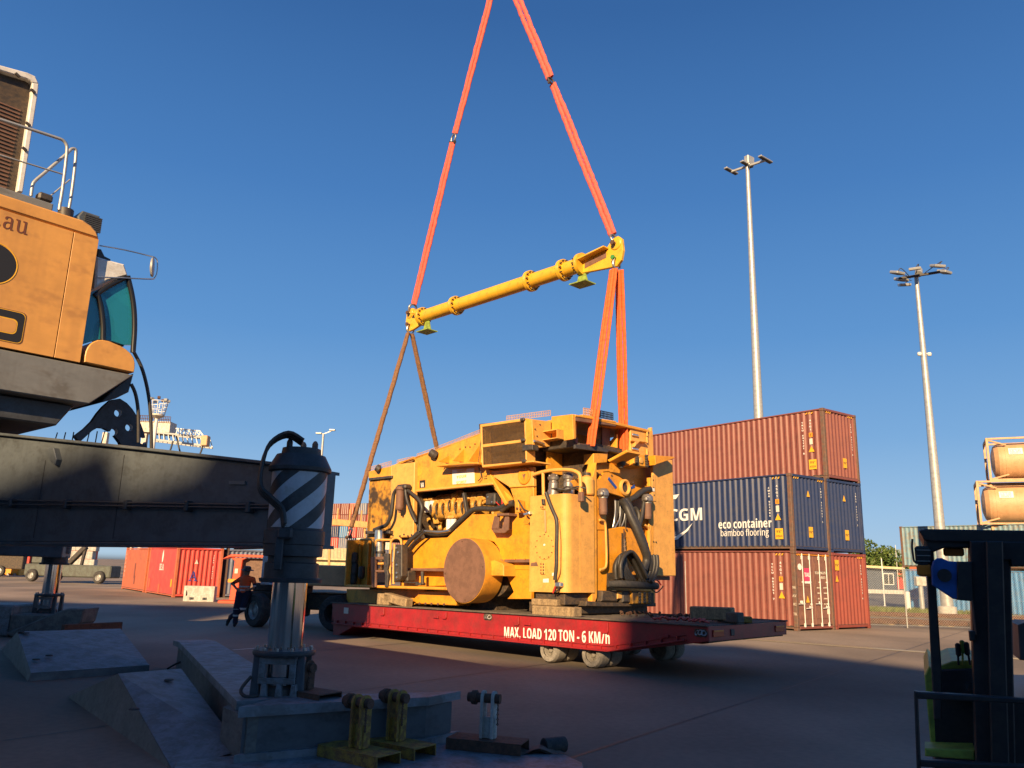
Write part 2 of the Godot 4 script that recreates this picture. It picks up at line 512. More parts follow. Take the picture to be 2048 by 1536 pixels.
func _ready() -> void:
	# camera
	var cam := Camera3D.new()
	cam.name = "camera"
	cam.position = Vector3(0, 1.96, 0)
	cam.basis = Basis(Vector3.RIGHT, deg_to_rad(13.05)) * Basis(Vector3.BACK, deg_to_rad(1.56))
	cam.fov = 51.563
	cam.far = 2000.0
	cam.near = 0.05
	add_child(cam)
	cam.current = true
	# sky: clear late afternoon, pale above the horizon and deep blue overhead
	var env := Environment.new()
	env.background_mode = Environment.BG_SKY
	var steps := [[0.0, 0.44, 0.6, 0.74], [4.0, 0.33, 0.53, 0.76], [9.0, 0.2, 0.405, 0.7], [16.0, 0.115, 0.3, 0.62], [26.0, 0.066, 0.205, 0.5], [38.0, 0.038, 0.13, 0.355], [60.0, 0.022, 0.085, 0.26], [90.0, 0.018, 0.07, 0.22]]
	var im := Image.create(16, 512, false, Image.FORMAT_RGBF)
	for y in 512:
		var el := 90.0 - 180.0 * (y + 0.5) / 512.0
		var c := Color(0.12, 0.1, 0.085)
		if el >= 0.0:
			for k in steps.size() - 1:
				if el >= steps[k][0] and el <= steps[k + 1][0]:
					var t: float = (el - steps[k][0]) / (steps[k + 1][0] - steps[k][0])
					c = Color(lerpf(steps[k][1], steps[k + 1][1], t), lerpf(steps[k][2], steps[k + 1][2], t), lerpf(steps[k][3], steps[k + 1][3], t))
		for x in 16:
			im.set_pixel(x, y, c)
	var pan := PanoramaSkyMaterial.new()
	pan.panorama = ImageTexture.create_from_image(im)
	pan.energy_multiplier = 0.55
	var sky := Sky.new()
	sky.sky_material = pan
	env.sky = sky
	env.tonemap_mode = Environment.TONE_MAPPER_LINEAR
	env.tonemap_exposure = 1.85
	env.ssao_enabled = true
	env.ssil_enabled = true
	env.sdfgi_enabled = true
	var we := WorldEnvironment.new()
	we.environment = env
	add_child(we)
	# sun: low, behind the camera to the left
	var sun := DirectionalLight3D.new()
	sun.name = "sun"
	sun.light_energy = 1.6
	sun.light_color = Color(1.0, 0.86, 0.66)
	sun.light_angular_distance = 0.5
	sun.shadow_enabled = true
	var az := deg_to_rad(17.0)
	var el := deg_to_rad(22.5)
	var to_sun := Vector3(-sin(az) * cos(el), sin(el), cos(az) * cos(el))
	sun.basis = Basis.looking_at(-to_sun, Vector3.UP)
	add_child(sun)

	rng.seed = 77
	make_materials()
	make_ground_material()
	build_setting()
	build_containers()
	build_masts()
	build_background()
	build_trailer()
	build_machine()
	build_rigging()
	build_crane()
	build_pads()
	build_people()
	build_forklift()


# ============================================================ setting
func strip(st: SurfaceTool, a: Vector3, b: Vector3, w: float, y: float) -> void:
	# flat band from a to b, w wide, at height y
	var d := (b - a).normalized()
	var s := d.cross(Vector3.UP) * w * 0.5
	var u := Vector3(0, y, 0)
	face(st, [a - s + u, b - s + u, b + s + u, a + s + u], Vector3.UP)

func build_setting() -> void:
	fr = Transform3D.IDENTITY
	var st := S()
	for i in 12:
		for j in 12:
			var x := -600.0 + i * 100.0
			var z := -900.0 + j * 100.0
			face(st, [Vector3(x, 0, z), Vector3(x + 100, 0, z), Vector3(x + 100, 0, z + 100), Vector3(x, 0, z + 100)], Vector3.UP)
	structure(st, "ground", M.ground)
	# pavement joints of the yard slabs
	st = S()
	for k in 9:
		var o := Vector3(-14.0 + k * 6.2, 0, -6.0)
		strip(st, o, o + Vector3(0.593, 0, -0.805) * 60.0, 0.03, 0.004)
	structure(st, "slab_joints", M.dark)
	# crane rail let into the yard
	st = S()
	var ra := Vector3(8.338, 0, -25.205)
	var rb := Vector3(12.15, 0, -22.601)
	var rd := (rb - ra).normalized()
	ra -= rd * 5.0
	rb += rd * 24.0
	strip(st, ra, rb, 0.34, 0.004)
	structure(st, "rail_groove", M.dark)
	for k in 2:
		st = S()
		var o: Vector3 = rd.cross(Vector3.UP) * (0.07 if k == 0 else -0.1)
		bar(st, ra + o + Vector3(0, 0.012, 0), rb + o + Vector3(0, 0.012, 0), 0.07 if k == 0 else 0.03, 0.024, 0.0)
		structure(st, "crane_rail", M.rail_head)
	# worn painted line on the yard
	st = S()
	strip(st, Vector3(-6.126, 0, -18.856), Vector3(-5.693, 0, -19.438), 0.08, 0.004)
	structure(st, "painted_line", M.letter_cream)
	# verge, road and railway beyond the container stack
	var e := Vector3(0.998, 0, 0.061)
	st = S()
	strip(st, Vector3(17.921, 0, -40.603) - e * 22.0, Vector3(17.921, 0, -40.603) + e * 60.0, 11.0, 0.006)
	structure(st, "railway_ballast", M.ballast)
	for q in [Vector3(19.592, 0, -44.359), Vector3(16.33, 0, -37.027)]:
		for k in 2:
			st = S()
			var o := Vector3(0, 0.1, -0.72 + 1.435 * k)
			bar(st, q - e * 22.0 + o, q + e * 60.0 + o, 0.1, 0.17, 0.02)
			structure(st, "railway_rail", M.rusty)
	for k in 60:
		st = S()
		bar(st, Vector3(17.921, 0, -40.603) + e * (k * 1.25 - 20.0) + Vector3(0, 0.02, -5), Vector3(17.921, 0, -40.603) + e * (k * 1.25 - 20.0) + Vector3(0, 0.02, 5), 0.24, 0.05)
		structure(st, "railway_sleeper", M.timber)
	st = S()
	strip(st, Vector3(37.71, 0, -85.073) - e * 20.0, Vector3(37.71, 0, -85.073) + e * 160.0, 50.0, 0.004)
	structure(st, "road", M.asphalt)
	build_grass()
	build_fence()
	build_shade_caster()

func build_grass() -> void:
	# rough verge: many blades in one mass
	var e := Vector3(0.998, 0, 0.061)
	var base := Vector3(21.931, 0, -49.616)
	var st := S()
	strip(st, base - e * 20.0, base + e * 60.0, 5.0, 0.01)
	var g0 := structure(st, "verge", M.ballast)
	g0.set_meta("kind", "structure")
	var bl := S()
	bl.set_smooth_group(-1)
	for q in [Vector2(-0.06, 0.0), Vector2(0.03, 0.07), Vector2(0.07, -0.05)]:
		for c in [[Vector3(q.x - 0.03, 0, q.y), Vector3(q.x + 0.03, 0, q.y), Vector3(q.x * 1.9, 0.26, q.y * 2.2)]]:
			for p in c:
				bl.set_color(Color(0.13, 0.15, 0.035))
				bl.add_vertex(p)
	bl.generate_normals()
	var mm := MultiMesh.new()
	mm.transform_format = MultiMesh.TRANSFORM_3D
	mm.mesh = bl.commit()
	mm.instance_count = 9000
	for i in 9000:
		var p := base + e * rng.randf_range(-12, 22) + Vector3(0, 0, rng.randf_range(-2.4, 2.4))
		var k := rng.randf_range(0.5, 1.3)
		if i > 6500:
			p = Vector3(111.605, 0, -231.997) + Vector3(rng.randf_range(-7, 14), 0, rng.randf_range(-9, 9))
			p.y = 1.3 * clampf(1.0 - absf(p.z - (-231.997)) / 9.0, 0, 1)
			k *= 2.5
		mm.set_instance_transform(i, Transform3D(Basis(Vector3.UP, rng.randf() * TAU).scaled(Vector3(k * 1.6, k, k * 1.6)), p))
	var o := MultiMeshInstance3D.new()
	o.multimesh = mm
	o.material_override = M.leaf
	o.name = "grass"
	add_child(o)
	o.set_meta("kind", "stuff")
	tag(o, "rough green and straw grass on the verge behind the rails", "grass")

func build_fence() -> void:
	var a := Vector3(15.03, 0, -32.943)
	var d := Vector3(0.998, 0, 0.061)
	a = Vector3(16.55, 0, -34.051) - d * 9.0
	var t := thing("wire_fence", "chain link fence on thin grey posts in front of railway", "fence", at(a, -atan2(d.z, d.x)))
	for k in 8:
		var st := S()
		cyl(st, Vector3(k * 3.0, 0, 0), Vector3(k * 3.0, 2.45, 0), 0.028, 8)
		put(st, "post", M.galv, t)
	var st2 := S()
	var n := 0
	for k in 230:
		var x := k * 0.1 - 2.0
		for s: float in [-1.0, 1.0]:
			var p0 := Vector3(x, 0.05, 0)
			var p1 := Vector3(x + s * 2.3, 2.35, 0)
			if p1.x < 0.0 or p1.x > 21.0 or x < 0.0 or x > 21.0:
				continue
			bar(st2, p0, p1, 0.004, 0.004, 0.0, Vector3(0, 0, 1))
	for y: float in [0.1, 1.2, 2.36]:
		bar(st2, Vector3(0, y, 0), Vector3(21, y, 0), 0.005, 0.005, 0.0, Vector3(0, 0, 1))
	put(st2, "wire_mesh", M.galv, t)
	for q in [[Vector3(27.729, 0, -60.177), 3.4, "tall slim white pole beside the road, left of teal container"], [Vector3(65.173, 0, -135.964), 7.5, "slender white flagpole standing behind the blue site office"]]:
		var s3 := S()
		cyl(s3, Vector3.ZERO, Vector3(0, q[1], 0), 0.055, 8, 0.04)
		lathe(s3, [0.0, 0.0, 0.1, 0.0, 0.1, 0.05, 0.05, 0.06], Vector3.ZERO, Vector3.UP, 10)
		single(s3, "white_pole", M.pole_white, q[2], "pole", "", at(q[0]))
	for q in [[1817, 1188, 1222], [1848, 1166, 1224]]:
		pass
	var bo := S()
	cyl(bo, Vector3.ZERO, Vector3(0, 1.15, 0), 0.14, 12)
	lathe(bo, [0.14, 1.15, 0.1, 1.2, 0.0, 1.22], Vector3.ZERO, Vector3.UP, 12)
	single(bo, "bollard", M.pole_white, "short white bollard at the corner of the teal container stack", "bollard", "", at(Vector3(24.696, 0, -50.457)))
	var me := thing("meter_post", "grey steel post with a square box on top behind fence", "post", at(Vector3(25.083, 0, -49.533)))
	var s4 := S()
	cyl(s4, Vector3(0, 0, 0), Vector3(0, 1.6, 0), 0.14, 12)
	put(s4, "post", M.galv, me)
	s4 = S()
	box(s4, Vector3(0, 1.85, 0), Vector3(0.6, 0.55, 0.35), 0.03)
	put(s4, "box", M.concrete, me)

func build_shade_caster() -> void:
	# unseen caster added behind the camera; its hull and steps fit the shadow edges
	var t := thing("unseen_shade_caster", "unseen added ship with pale deckhouses alongside the quay", "shade_caster", at(Vector3(0, 0, 47)))
	var st := S()
	prism(st, [-86.6, 0, -86.6, 29.85, -24.1, 29.85, -23.8, 29.05, -22.2, 29.05, -22, 29.3, 2.4, 28.65, 5.4, 0], 3.0, 20.0)
	put(st, "caster_base", M.beam_dark, t)
	st = S()
	prism(st, [-86.6, 29.75, -86.6, 37.95, -36.6, 37.45, -33.6, 32.45, -30.6, 29.75], 3.6, 18.0)
	put(st, "caster_left_step", M.white_dirty, t)
	st = S()
	prism(st, [-18.3, 28.25, -18.3, 32.35, -16.1, 32.15, -11.1, 29.75, -7.1, 27.85], 3.6, 18.0)
	put(st, "caster_right_step", M.white_dirty, t)

# ============================================================ containers
func corrugated(st: SurfaceTool, x0: float, x1: float, y0: float, y1: float, z: float, pitch: float, dep: float) -> void:
	var n := int(round((x1 - x0) / pitch))
	var p := (x1 - x0) / n
	for i in n:
		var x := x0 + i * p
		var xs := [x, x + p * 0.13, x + p * 0.37, x + p * 0.63, x + p * 0.87, x + p]
		var zs := [z, z, z - dep, z - dep, z, z]
		for k in 5:
			face(st, [Vector3(xs[k], y0, zs[k]), Vector3(xs[k + 1], y0, zs[k + 1]), Vector3(xs[k + 1], y1, zs[k + 1]), Vector3(xs[k], y1, zs[k])], Vector3(0, 0, 1))

const CW := 2.438
func container(called: String, label: String, xf: Transform3D, L: float, H: float, side: String, post: String, group: String, doors := false, flat := false) -> Node3D:
	# x from -L to 0 (the end one sees), z from -CW to 0 (the side one sees)
	var t := thing(called, label, "container", xf, group)
	var key := "%.2f_%.2f_%s_%s" % [L, H, doors, flat]
	if not cache.has(key):
		var c := {}
		var st := S()
		if flat:
			bx(st, -L + 0.12, -0.12, 0.15, H - 0.1, -0.06, -0.02)
		else:
			corrugated(st, -L + 0.14, -0.14, 0.155, H - 0.09, -0.012, 0.278, 0.045)
		st.generate_normals()
		c.side = st.commit()
		st = S()
		bx(st, -L + 0.14, -0.14, 0.15, H - 0.09, -CW + 0.02, -CW + 0.05)
		st.generate_normals()
		c.back = st.commit()
		st = S()
		bx(st, -L + 0.02, -0.02, H - 0.06, H - 0.03, -CW + 0.03, -0.03)
		st.generate_normals()
		c.roof = st.commit()
		st = S()
		bx(st, -L + 0.02, -0.02, 0.12, 0.18, -CW + 0.03, -0.03)
		st.generate_normals()
		c.floor = st.commit()
		st = S()
		fr = FB
		corrugated(st, -CW + 0.13, -0.13, 0.16, H - 0.11, -0.03, 0.242, 0.05)
		st.generate_normals()
		c.end = st.commit()
		fr = Transform3D.IDENTITY
		st = S()
		bx(st, -L + 0.02, -L + 0.06, 0.15, H - 0.1, -CW + 0.13, -0.13)
		st.generate_normals()
		c.far_end = st.commit()
		st = S()
		bx(st, -0.16, 0, 0.12, H - 0.12, -0.15, 0.0, 0.015)
		st.generate_normals()
		c.post = st.commit()
		st = S()
		box(st, Vector3(-0.089, 0.059, -0.081), Vector3(0.178, 0.118, 0.162), 0.012)
		st.generate_normals()
		c.casting = st.commit()
		st = S()
		bx(st, -L + 0.17, -0.17, 0, 0.06, -0.06, 0.0, 0.01)
		st.generate_normals()
		c.rail = st.commit()
		st = S()
		bx(st, -0.06, 0.0, 0, 0.1, -CW + 0.16, -0.16, 0.01)
		st.generate_normals()
		c.cross = st.commit()
		cache[key] = c
	var c: Dictionary = cache[key]
	var m: Material = M[side]
	var pm: Material = M[post]
	reuse(c.side, "side_panel", m, t)
	reuse(c.back, "side_panel", m, t)
	reuse(c.roof, "roof", m, t)
	reuse(c.floor, "floor", M.grime, t)
	reuse(c.far_end, "end_panel", m, t)
	var mirror_x := Transform3D(Basis.from_scale(Vector3(-1, 1, 1)), Vector3(-L, 0, 0))
	var mirror_z := Transform3D(Basis.from_scale(Vector3(1, 1, -1)), Vector3(0, 0, -CW))
	for xm in [Transform3D.IDENTITY, mirror_x]:
		for zm in [Transform3D.IDENTITY, mirror_z]:
			reuse(c.post, "corner_post", pm, t, xm * zm)
			for y: float in [0.0, H - 0.118]:
				reuse(c.casting, "corner_casting", pm, t, xm * zm * Transform3D(Basis.IDENTITY, Vector3(0.004, y, 0.004)))
	for y: float in [0.06, H - 0.075]:
		reuse(c.rail, "top_rail" if y > 1.0 else "bottom_rail", m if y > 1.0 else pm, t, Transform3D(Basis.IDENTITY, Vector3(0, y, 0)))
		reuse(c.rail, "top_rail" if y > 1.0 else "bottom_rail", m, t, Transform3D(Basis.IDENTITY, Vector3(0, y, -CW + 0.06)))
		reuse(c.cross, "top_sill" if y > 1.0 else "bottom_sill", m, t, Transform3D(Basis.IDENTITY, Vector3(0, y if y < 1.0 else H - 0.11, 0)))
	if doors:
		make_doors(t, H)
	else:
		reuse(c.end, "end_panel", m, t)
	fr = Transform3D.IDENTITY
	return t

func make_doors(t: Node3D, H: float) -> void:
	for k in 2:
		var z0 := -CW + 0.14 + k * (CW * 0.5 - 0.13)
		var z1 := z0 + CW * 0.5 - 0.15
		var st := S()
		bx(st, -0.07, -0.035, 0.2, H - 0.16, z0, z1, 0.01)
		for j in 4:
			var y := 0.42 + j * 0.58
			bx(st, -0.036, -0.018, y, y + 0.3, z0 + 0.06, z1 - 0.06, 0.008)
		var d := put(st, "door", M.c_door, t)
		for r in 2:
			var z := lerpf(z0, z1, 0.26 + 0.44 * r)
			st = S()
			cyl(st, Vector3(0.015, 0.15, z), Vector3(0.015, H - 0.1, z), 0.019, 8)
			for y: float in [0.2, 0.95, 1.75, H - 0.25]:
				box(st, Vector3(0.004, y, z), Vector3(0.05, 0.14 if y < 0.5 or y > 2.2 else 0.05, 0.075), 0.006)
			put(st, "lock_rod", M.white, d)
			st = S()
			bar(st, Vector3(0.03, 0.82 + 0.16 * r, z - 0.03), Vector3(0.03, 0.8 + 0.16 * r, z + 0.36), 0.025, 0.03, 0.004, Vector3(1, 0, 0))
			box(st, Vector3(0.03, 0.84 + 0.16 * r, z + 0.14), Vector3(0.03, 0.11, 0.04), 0.005)
			put(st, "lock_handle", M.white, d)
	var s2 := S()
	bx(s2, -0.02, 0.006, H - 0.155, H - 0.125, -CW + 0.17, -0.17)
	put(s2, "header_stripe", M.sticker_orange, t)

const SIDE := Transform3D.IDENTITY
func on_side(x: float, y: float) -> Transform3D:
	return Transform3D(Basis.IDENTITY, Vector3(x, y, -0.006))
func on_end(z: float, y: float) -> Transform3D:
	return Transform3D(Basis(Vector3.UP, PI * 0.5), Vector3(-0.02, y, z))

func stack_words(s: String) -> String:
	var r := ""
	for ch in s:
		r += ch + "\n"
	return r.strip_edges()

func decal(t: Node3D, called: String, a: Array, m: Material, xf: Transform3D) -> void:
	var st := S()
	fr = xf
	prism(st, a, -0.002, 0.006)
	put(st, called, m, t)
	fr = Transform3D.IDENTITY

func placards(t: Node3D, H: float, code: String, yellow_y: float, square: bool) -> void:
	words("serial_number", stack_words(code), 1.35, M.letter_white, t, on_side(-0.98, H * 0.6), "Droid Sans", 0.085)
	words("size_code", stack_words("45G1"), 0.46, M.letter_white, t, on_side(-0.62, H * 0.775), "Droid Sans", 0.085)
	decal(t, "height_mark", [-0.08, -0.09, 0.08, -0.09, 0.08, 0.09, -0.08, 0.09], M.sticker_orange, on_side(-0.62, H * 0.635))
	words("figure", "E", 0.09, M.letter_black, t, on_side(-0.62, H * 0.635) * Transform3D(Basis.IDENTITY, Vector3(0, 0, 0.006)))
	decal(t, "approval_plate", [-0.07, -0.12, 0.07, -0.12, 0.07, 0.12, -0.07, 0.12], M.letter_cream, on_side(-0.62, H * 0.54))
	decal(t, "warning_triangle", [-0.13, -0.11, 0.13, -0.11, 0.0, 0.13], M.sticker_yellow, on_side(-0.62, H * 0.43))
	if square:
		decal(t, "notice", [-0.17, -0.2, 0.17, -0.2, 0.17, 0.2, -0.17, 0.2], M.sticker_yellow, on_side(-0.6, 0.62))
		words("notice_text", "9'6\"", 0.1, M.letter_black, t, on_side(-0.6, 0.7) * Transform3D(Basis.IDENTITY, Vector3(0, 0, 0.006)))
		words("notice_text", "HIGH", 0.08, M.letter_black, t, on_side(-0.6, 0.53) * Transform3D(Basis.IDENTITY, Vector3(0, 0, 0.006)))
	for q in [on_side(-0.62, H - 0.15), on_end(-0.42, H - 0.15), on_end(-CW + 0.42, H - 0.15)]:
		for k in 3:
			decal(t, "hazard_mark", [-0.2 + k * 0.13, -0.035, -0.15 + k * 0.13, -0.035, -0.1 + k * 0.13, 0.035, -0.15 + k * 0.13, 0.035], M.sticker_yellow, q)

func end_marks(t: Node3D, H: float, code: String, tri: float, sq: float, zs: float) -> void:
	words("serial_number", stack_words(code), 1.35, M.letter_white, t, on_end(-CW + 0.42, H * 0.62), "Droid Sans", 0.05)
	if tri > 0.0:
		decal(t, "warning_triangle", [-0.1, -0.11, 0.1, -0.11, 0.0, 0.13], M.sticker_yellow, on_end(zs, tri))
	if sq > 0.0:
		decal(t, "notice", [-0.13, -0.2, 0.13, -0.2, 0.13, 0.2, -0.13, 0.2], M.sticker_yellow, on_end(zs - 0.05, sq))
		words("notice_text", "9'6\"", 0.1, M.letter_black, t, on_end(zs - 0.05, sq) * Transform3D(Basis.IDENTITY, Vector3(0, 0, 0.006)))

func build_containers() -> void:
	var X := Transform3D(Basis(Vector3(0.59201, 0.00000, 0.80593), Vector3(0.00000, 1.00000, -0.00000), Vector3(-0.80593, 0.00000, 0.59201)), Vector3(10.69, 0, -30.26))
	var H := 2.896
	var L := 12.192
	var G1 := "containers in the three high stack"
	var up := func(x: float, y: float, z: float) -> Transform3D: return X * Transform3D(Basis.IDENTITY, Vector3(x, y, z))
	var r1 := container("shipping_container", "faded red container with brown doors and white lock rods, bottom of stack", up.call(0, 0, 0), L, H, "c_red", "c_post", G1, true)
	placards(r1, H, "TCLU 963751 7", 1.16, false)
	decal(r1, "operator_plate", [-0.17, -0.24, 0.17, -0.24, 0.17, 0.24, -0.17, 0.24], M.pink, on_end(-0.75, 2.02) * Transform3D(Basis.IDENTITY, Vector3(0, 0, 0.02)))
	words("operator_name", "TAL", 0.15, M.letter_white, r1, on_end(-0.75, 2.02) * Transform3D(Basis.IDENTITY, Vector3(0, 0, 0.028)))
	decal(r1, "plate_foot", [-0.17, -0.04, 0.17, -0.04, 0.17, 0.04, -0.17, 0.04], M.letter_white, on_end(-0.75, 1.74) * Transform3D(Basis.IDENTITY, Vector3(0, 0, 0.022)))
	for q in [["TCLU", -1.44, 2.1, 0.1], ["963751", -1.85, 2.1, 0.1], ["45G1", -1.8, 1.93, 0.1]]:
		words("door_text", q[0], q[3], M.letter_cream, r1, on_end(q[1], q[2]) * Transform3D(Basis.IDENTITY, Vector3(0, 0, 0.006)))
	for j in 8:
		words("door_text", ["MGW", "TARE", "NET", "CU.CAP"][j >> 1] if j % 2 == 0 else ["32500 KG", "3900 KG", "28600 KG", "76.4 CU.M"][j >> 1], 0.05, M.letter_cream, r1, on_end(-1.45 if j % 2 == 0 else -1.92, 1.55 - (j >> 1) * 0.2) * Transform3D(Basis.IDENTITY, Vector3(0, 0, 0.01)))
	decal(r1, "warning_triangle", [-0.1, -0.11, 0.1, -0.11, 0.0, 0.13], M.sticker_yellow, on_end(-0.72, 1.12) * Transform3D(Basis.IDENTITY, Vector3(0, 0, 0.02)))
	decal(r1, "data_plate", [-0.09, -0.14, 0.09, -0.14, 0.09, 0.14, -0.09, 0.14], M.letter_cream, on_end(-2.05, 0.72))
	decal(r1, "round_label", disc2(0, 0, 0.12), M.letter_white, on_end(-0.32, 2.3) * Transform3D(Basis.IDENTITY, Vector3(0, 0, 0.012)))
	decal(r1, "round_label", [-0.1, 0, 0.1, 0, 0.07, 0.08, -0.07, 0.08], M.letter_white, on_end(-0.33, 1.0) * Transform3D(Basis.IDENTITY, Vector3(0, 0, 0.012)))
	for q in [["96", 1.55], ["AV", 1.25], ["82", 0.95], ["7K", 0.6]]:
		words("chalk_mark", q[0], 0.09, M.letter_cream, r1, on_side(-0.075, q[1]) * Transform3D(Basis.IDENTITY, Vector3(0, 0, 0.008)), "Droid Serif", -1.0, false)
	decal(r1, "foot_label", [-0.2, -0.02, 0.2, -0.02, 0.2, 0.02, -0.2, 0.02], M.letter_white, on_side(-1.0, 0.32))
	var r2 := container("shipping_container", "red container with ribbed end and yellow notice, bottom of back row", up.call(0, 0, -CW - 0.05), L, H, "c_red2", "c_red2", G1)
	end_marks(r2, H, "GESU 457712 0", 1.9, 2.42, -0.28)
	for q in [0, 1, 2]:
		decal(r2, "hazard_mark", [-0.2 + q * 0.13, -0.035, -0.15 + q * 0.13, -0.035, -0.1 + q * 0.13, 0.035, -0.15 + q * 0.13, 0.035], M.sticker_yellow, on_end(-CW + 0.42, H - 0.15))
	var b1 := container("shipping_container", "navy blue container with white CGM and eco container lettering", up.call(0, H, 0), L, H, "c_blue", "c_post", G1)
	placards(b1, H, "CMAU 951485 5", 1.18, true)
	end_marks(b1, H, "CMAU 951485 5", 2.18, 0.72, -1.15)
	words("logo_letters", "CMA CGM", 0.52, M.letter_white, b1, on_side(-6.271, 1.507), "Droid Sans", 3.9)
	decal(b1, "logo_swoosh", [-8.6, 0.72, -7.6, 0.5, -6.6, 0.47, -5.8, 0.6, -5.25, 0.84, -4.85, 1.14, -5.12, 0.82, -5.7, 0.47, -6.6, 0.3, -7.6, 0.36], M.letter_white, on_side(0, 0))
	decal(b1, "logo_swoosh", [-7.4, 2.28, -6.4, 2.35, -5.55, 2.4, -5.75, 2.2, -6.4, 2.2], M.letter_white, on_side(0, 0))
	words("slogan", "eco container", 0.36, M.letter_white, b1, on_side(-2.2, 1.05), "Droid Sans", 2.55)
	words("slogan", "bamboo flooring", 0.36, M.letter_white, b1, on_side(-2.22, 0.66), "Droid Sans", 2.3, false)
	var b2 := container("shipping_container", "navy blue container end with narrow serial number in back row", up.call(0, H, -CW - 0.05), L, H, "c_blue", "c_blue", G1)
	end_marks(b2, H, "CMAU 737785 3", 2.18, 0.72, -1.15)
	var c3 := container("shipping_container", "rust red container alone on top of the blue pair", up.call(0, H * 2, -CW - 0.05), L, H, "c_red", "c_post", G1)
	placards(c3, H, "TRLU 691121 8", 1.5, true)
	end_marks(c3, H, "TRLU 691121 8", -1.0, 0.75, -1.35)
	# light spreader plates between the tiers
	# the row across the yard
	var Y := Transform3D(Basis(Vector3(0.59201, 0.00000, 0.80593), Vector3(0.00000, 1.00000, -0.00000), Vector3(-0.80593, 0.00000, 0.59201)), Vector3(-17.5, 0, -43.2))
	var G2 := "containers across the yard"
	var dn := func(x: float, y: float, z: float) -> Transform3D: return Y * Transform3D(Basis.IDENTITY, Vector3(x, y, z))
	var i1 := container("shipping_container", "bright red smooth sided container with white leaf logo", dn.call(0, 0, 0), 6.058, 2.591, "c_bright", "c_brown", G2, false, true)
	words("logo_letters", "IEA", 0.34, M.letter_white, i1, on_side(-2.95, 1.52), "Droid Serif", 0.95)
	decal(i1, "logo_leaf", [-0.1, -0.3, 0.08, -0.22, 0.14, 0.1, 0.02, 0.42, -0.14, 0.2, -0.16, -0.05], M.letter_white, on_side(-2.9, 2.05))
	decal(i1, "notice", [-0.12, -0.2, 0.12, -0.2, 0.12, 0.2, -0.12, 0.2], M.sticker_yellow, on_side(-0.55, 0.72))
	for q in [[-5.4, 0.6, 0.35], [-3.1, 0.35, 0.3]]:
		decal(i1, "touched_up_patch", [-0.18, -0.25, 0.18, -0.25, 0.18, 0.25, -0.18, 0.25], M.c_brown, on_side(q[0], q[1]))
	words("serial_number", stack_words("IEAU 270415"), 1.25, M.letter_white, i1, on_end(-CW + 0.5, 1.6), "Droid Sans", 0.06)
	decal(i1, "warning_triangle", [-0.1, -0.11, 0.1, -0.11, 0.0, 0.13], M.letter_cream, on_end(-1.05, 1.85))
	words("logo_letters", "A", 0.5, M.blue_tape, i1, on_end(-0.95, 1.1), "Droid Serif", 0.45, false)
	var i2 := container("shipping_container", "orange brown smooth sided container at far end of row", dn.call(-6.55, 0, 0), 6.058, 2.591, "c_brown", "c_brown", G2, false, true)
	words("serial_number", "L\nI\nL\nA\nA\nC", 1.5, M.letter_white, i2, on_side(-5.75, 1.55), "Droid Serif", 0.14, false)
	for q in [[-2.9, 1.2, 0.9], [-2.75, 0.65, 0.5]]:
		decal(i2, "touched_up_patch", [-0.12, -q[2] * 0.5, 0.12, -q[2] * 0.5, 0.12, q[2] * 0.5, -0.12, q[2] * 0.5], M.c_red, on_side(q[0], q[1]))
	container("shipping_container", "blue grey ribbed container end beside the bright red container", dn.call(-0.2, 0, -CW - 0.22), 6.058, 2.591, "c_grey", "c_post", G2)
	container("shipping_container", "dull red container resting on the bright red container", dn.call(0, 2.591, 0), 6.058, 2.591, "c_red", "c_post", G2, true)
	container("shipping_container", "maroon container resting on the orange brown container", dn.call(-6.55, 2.591, 0), 6.058, 2.591, "c_red2", "c_post", G2, false, true)
	container("shipping_container", "dark grey container resting on the blue grey container", dn.call(-0.2, 2.591, -CW - 0.22), 6.058, 2.591, "c_grey", "c_post", G2, true)
	# weathered pair behind the fence
	var Z := Transform3D(Basis(Vector3(0.59201, 0.00000, 0.80593), Vector3(0.00000, 1.00000, -0.00000), Vector3(-0.80593, 0.00000, 0.59201)), Vector3(10.69, 0, -30.26))
	Z.origin = Vector3(32.432, 0, -42.071)
	var G3 := "containers behind the fence"
	container("shipping_container", "bright blue container behind the fence under a teal one", Z, L, 2.591, "c_azure", "c_teal", G3)
	var z2 := container("shipping_container", "weathered teal container with rusty rails behind the fence", Z * Transform3D(Basis.IDENTITY, Vector3(0, 2.66, 0)), L, 2.591, "c_teal", "c_post", G3)
	decal(z2, "pale_panel", [-0.3, -1.0, 0.3, -1.0, 0.3, 1.0, -0.3, 1.0], M.cream, on_side(-10.6, 1.3))
	build_far_stack()
	build_tanks()

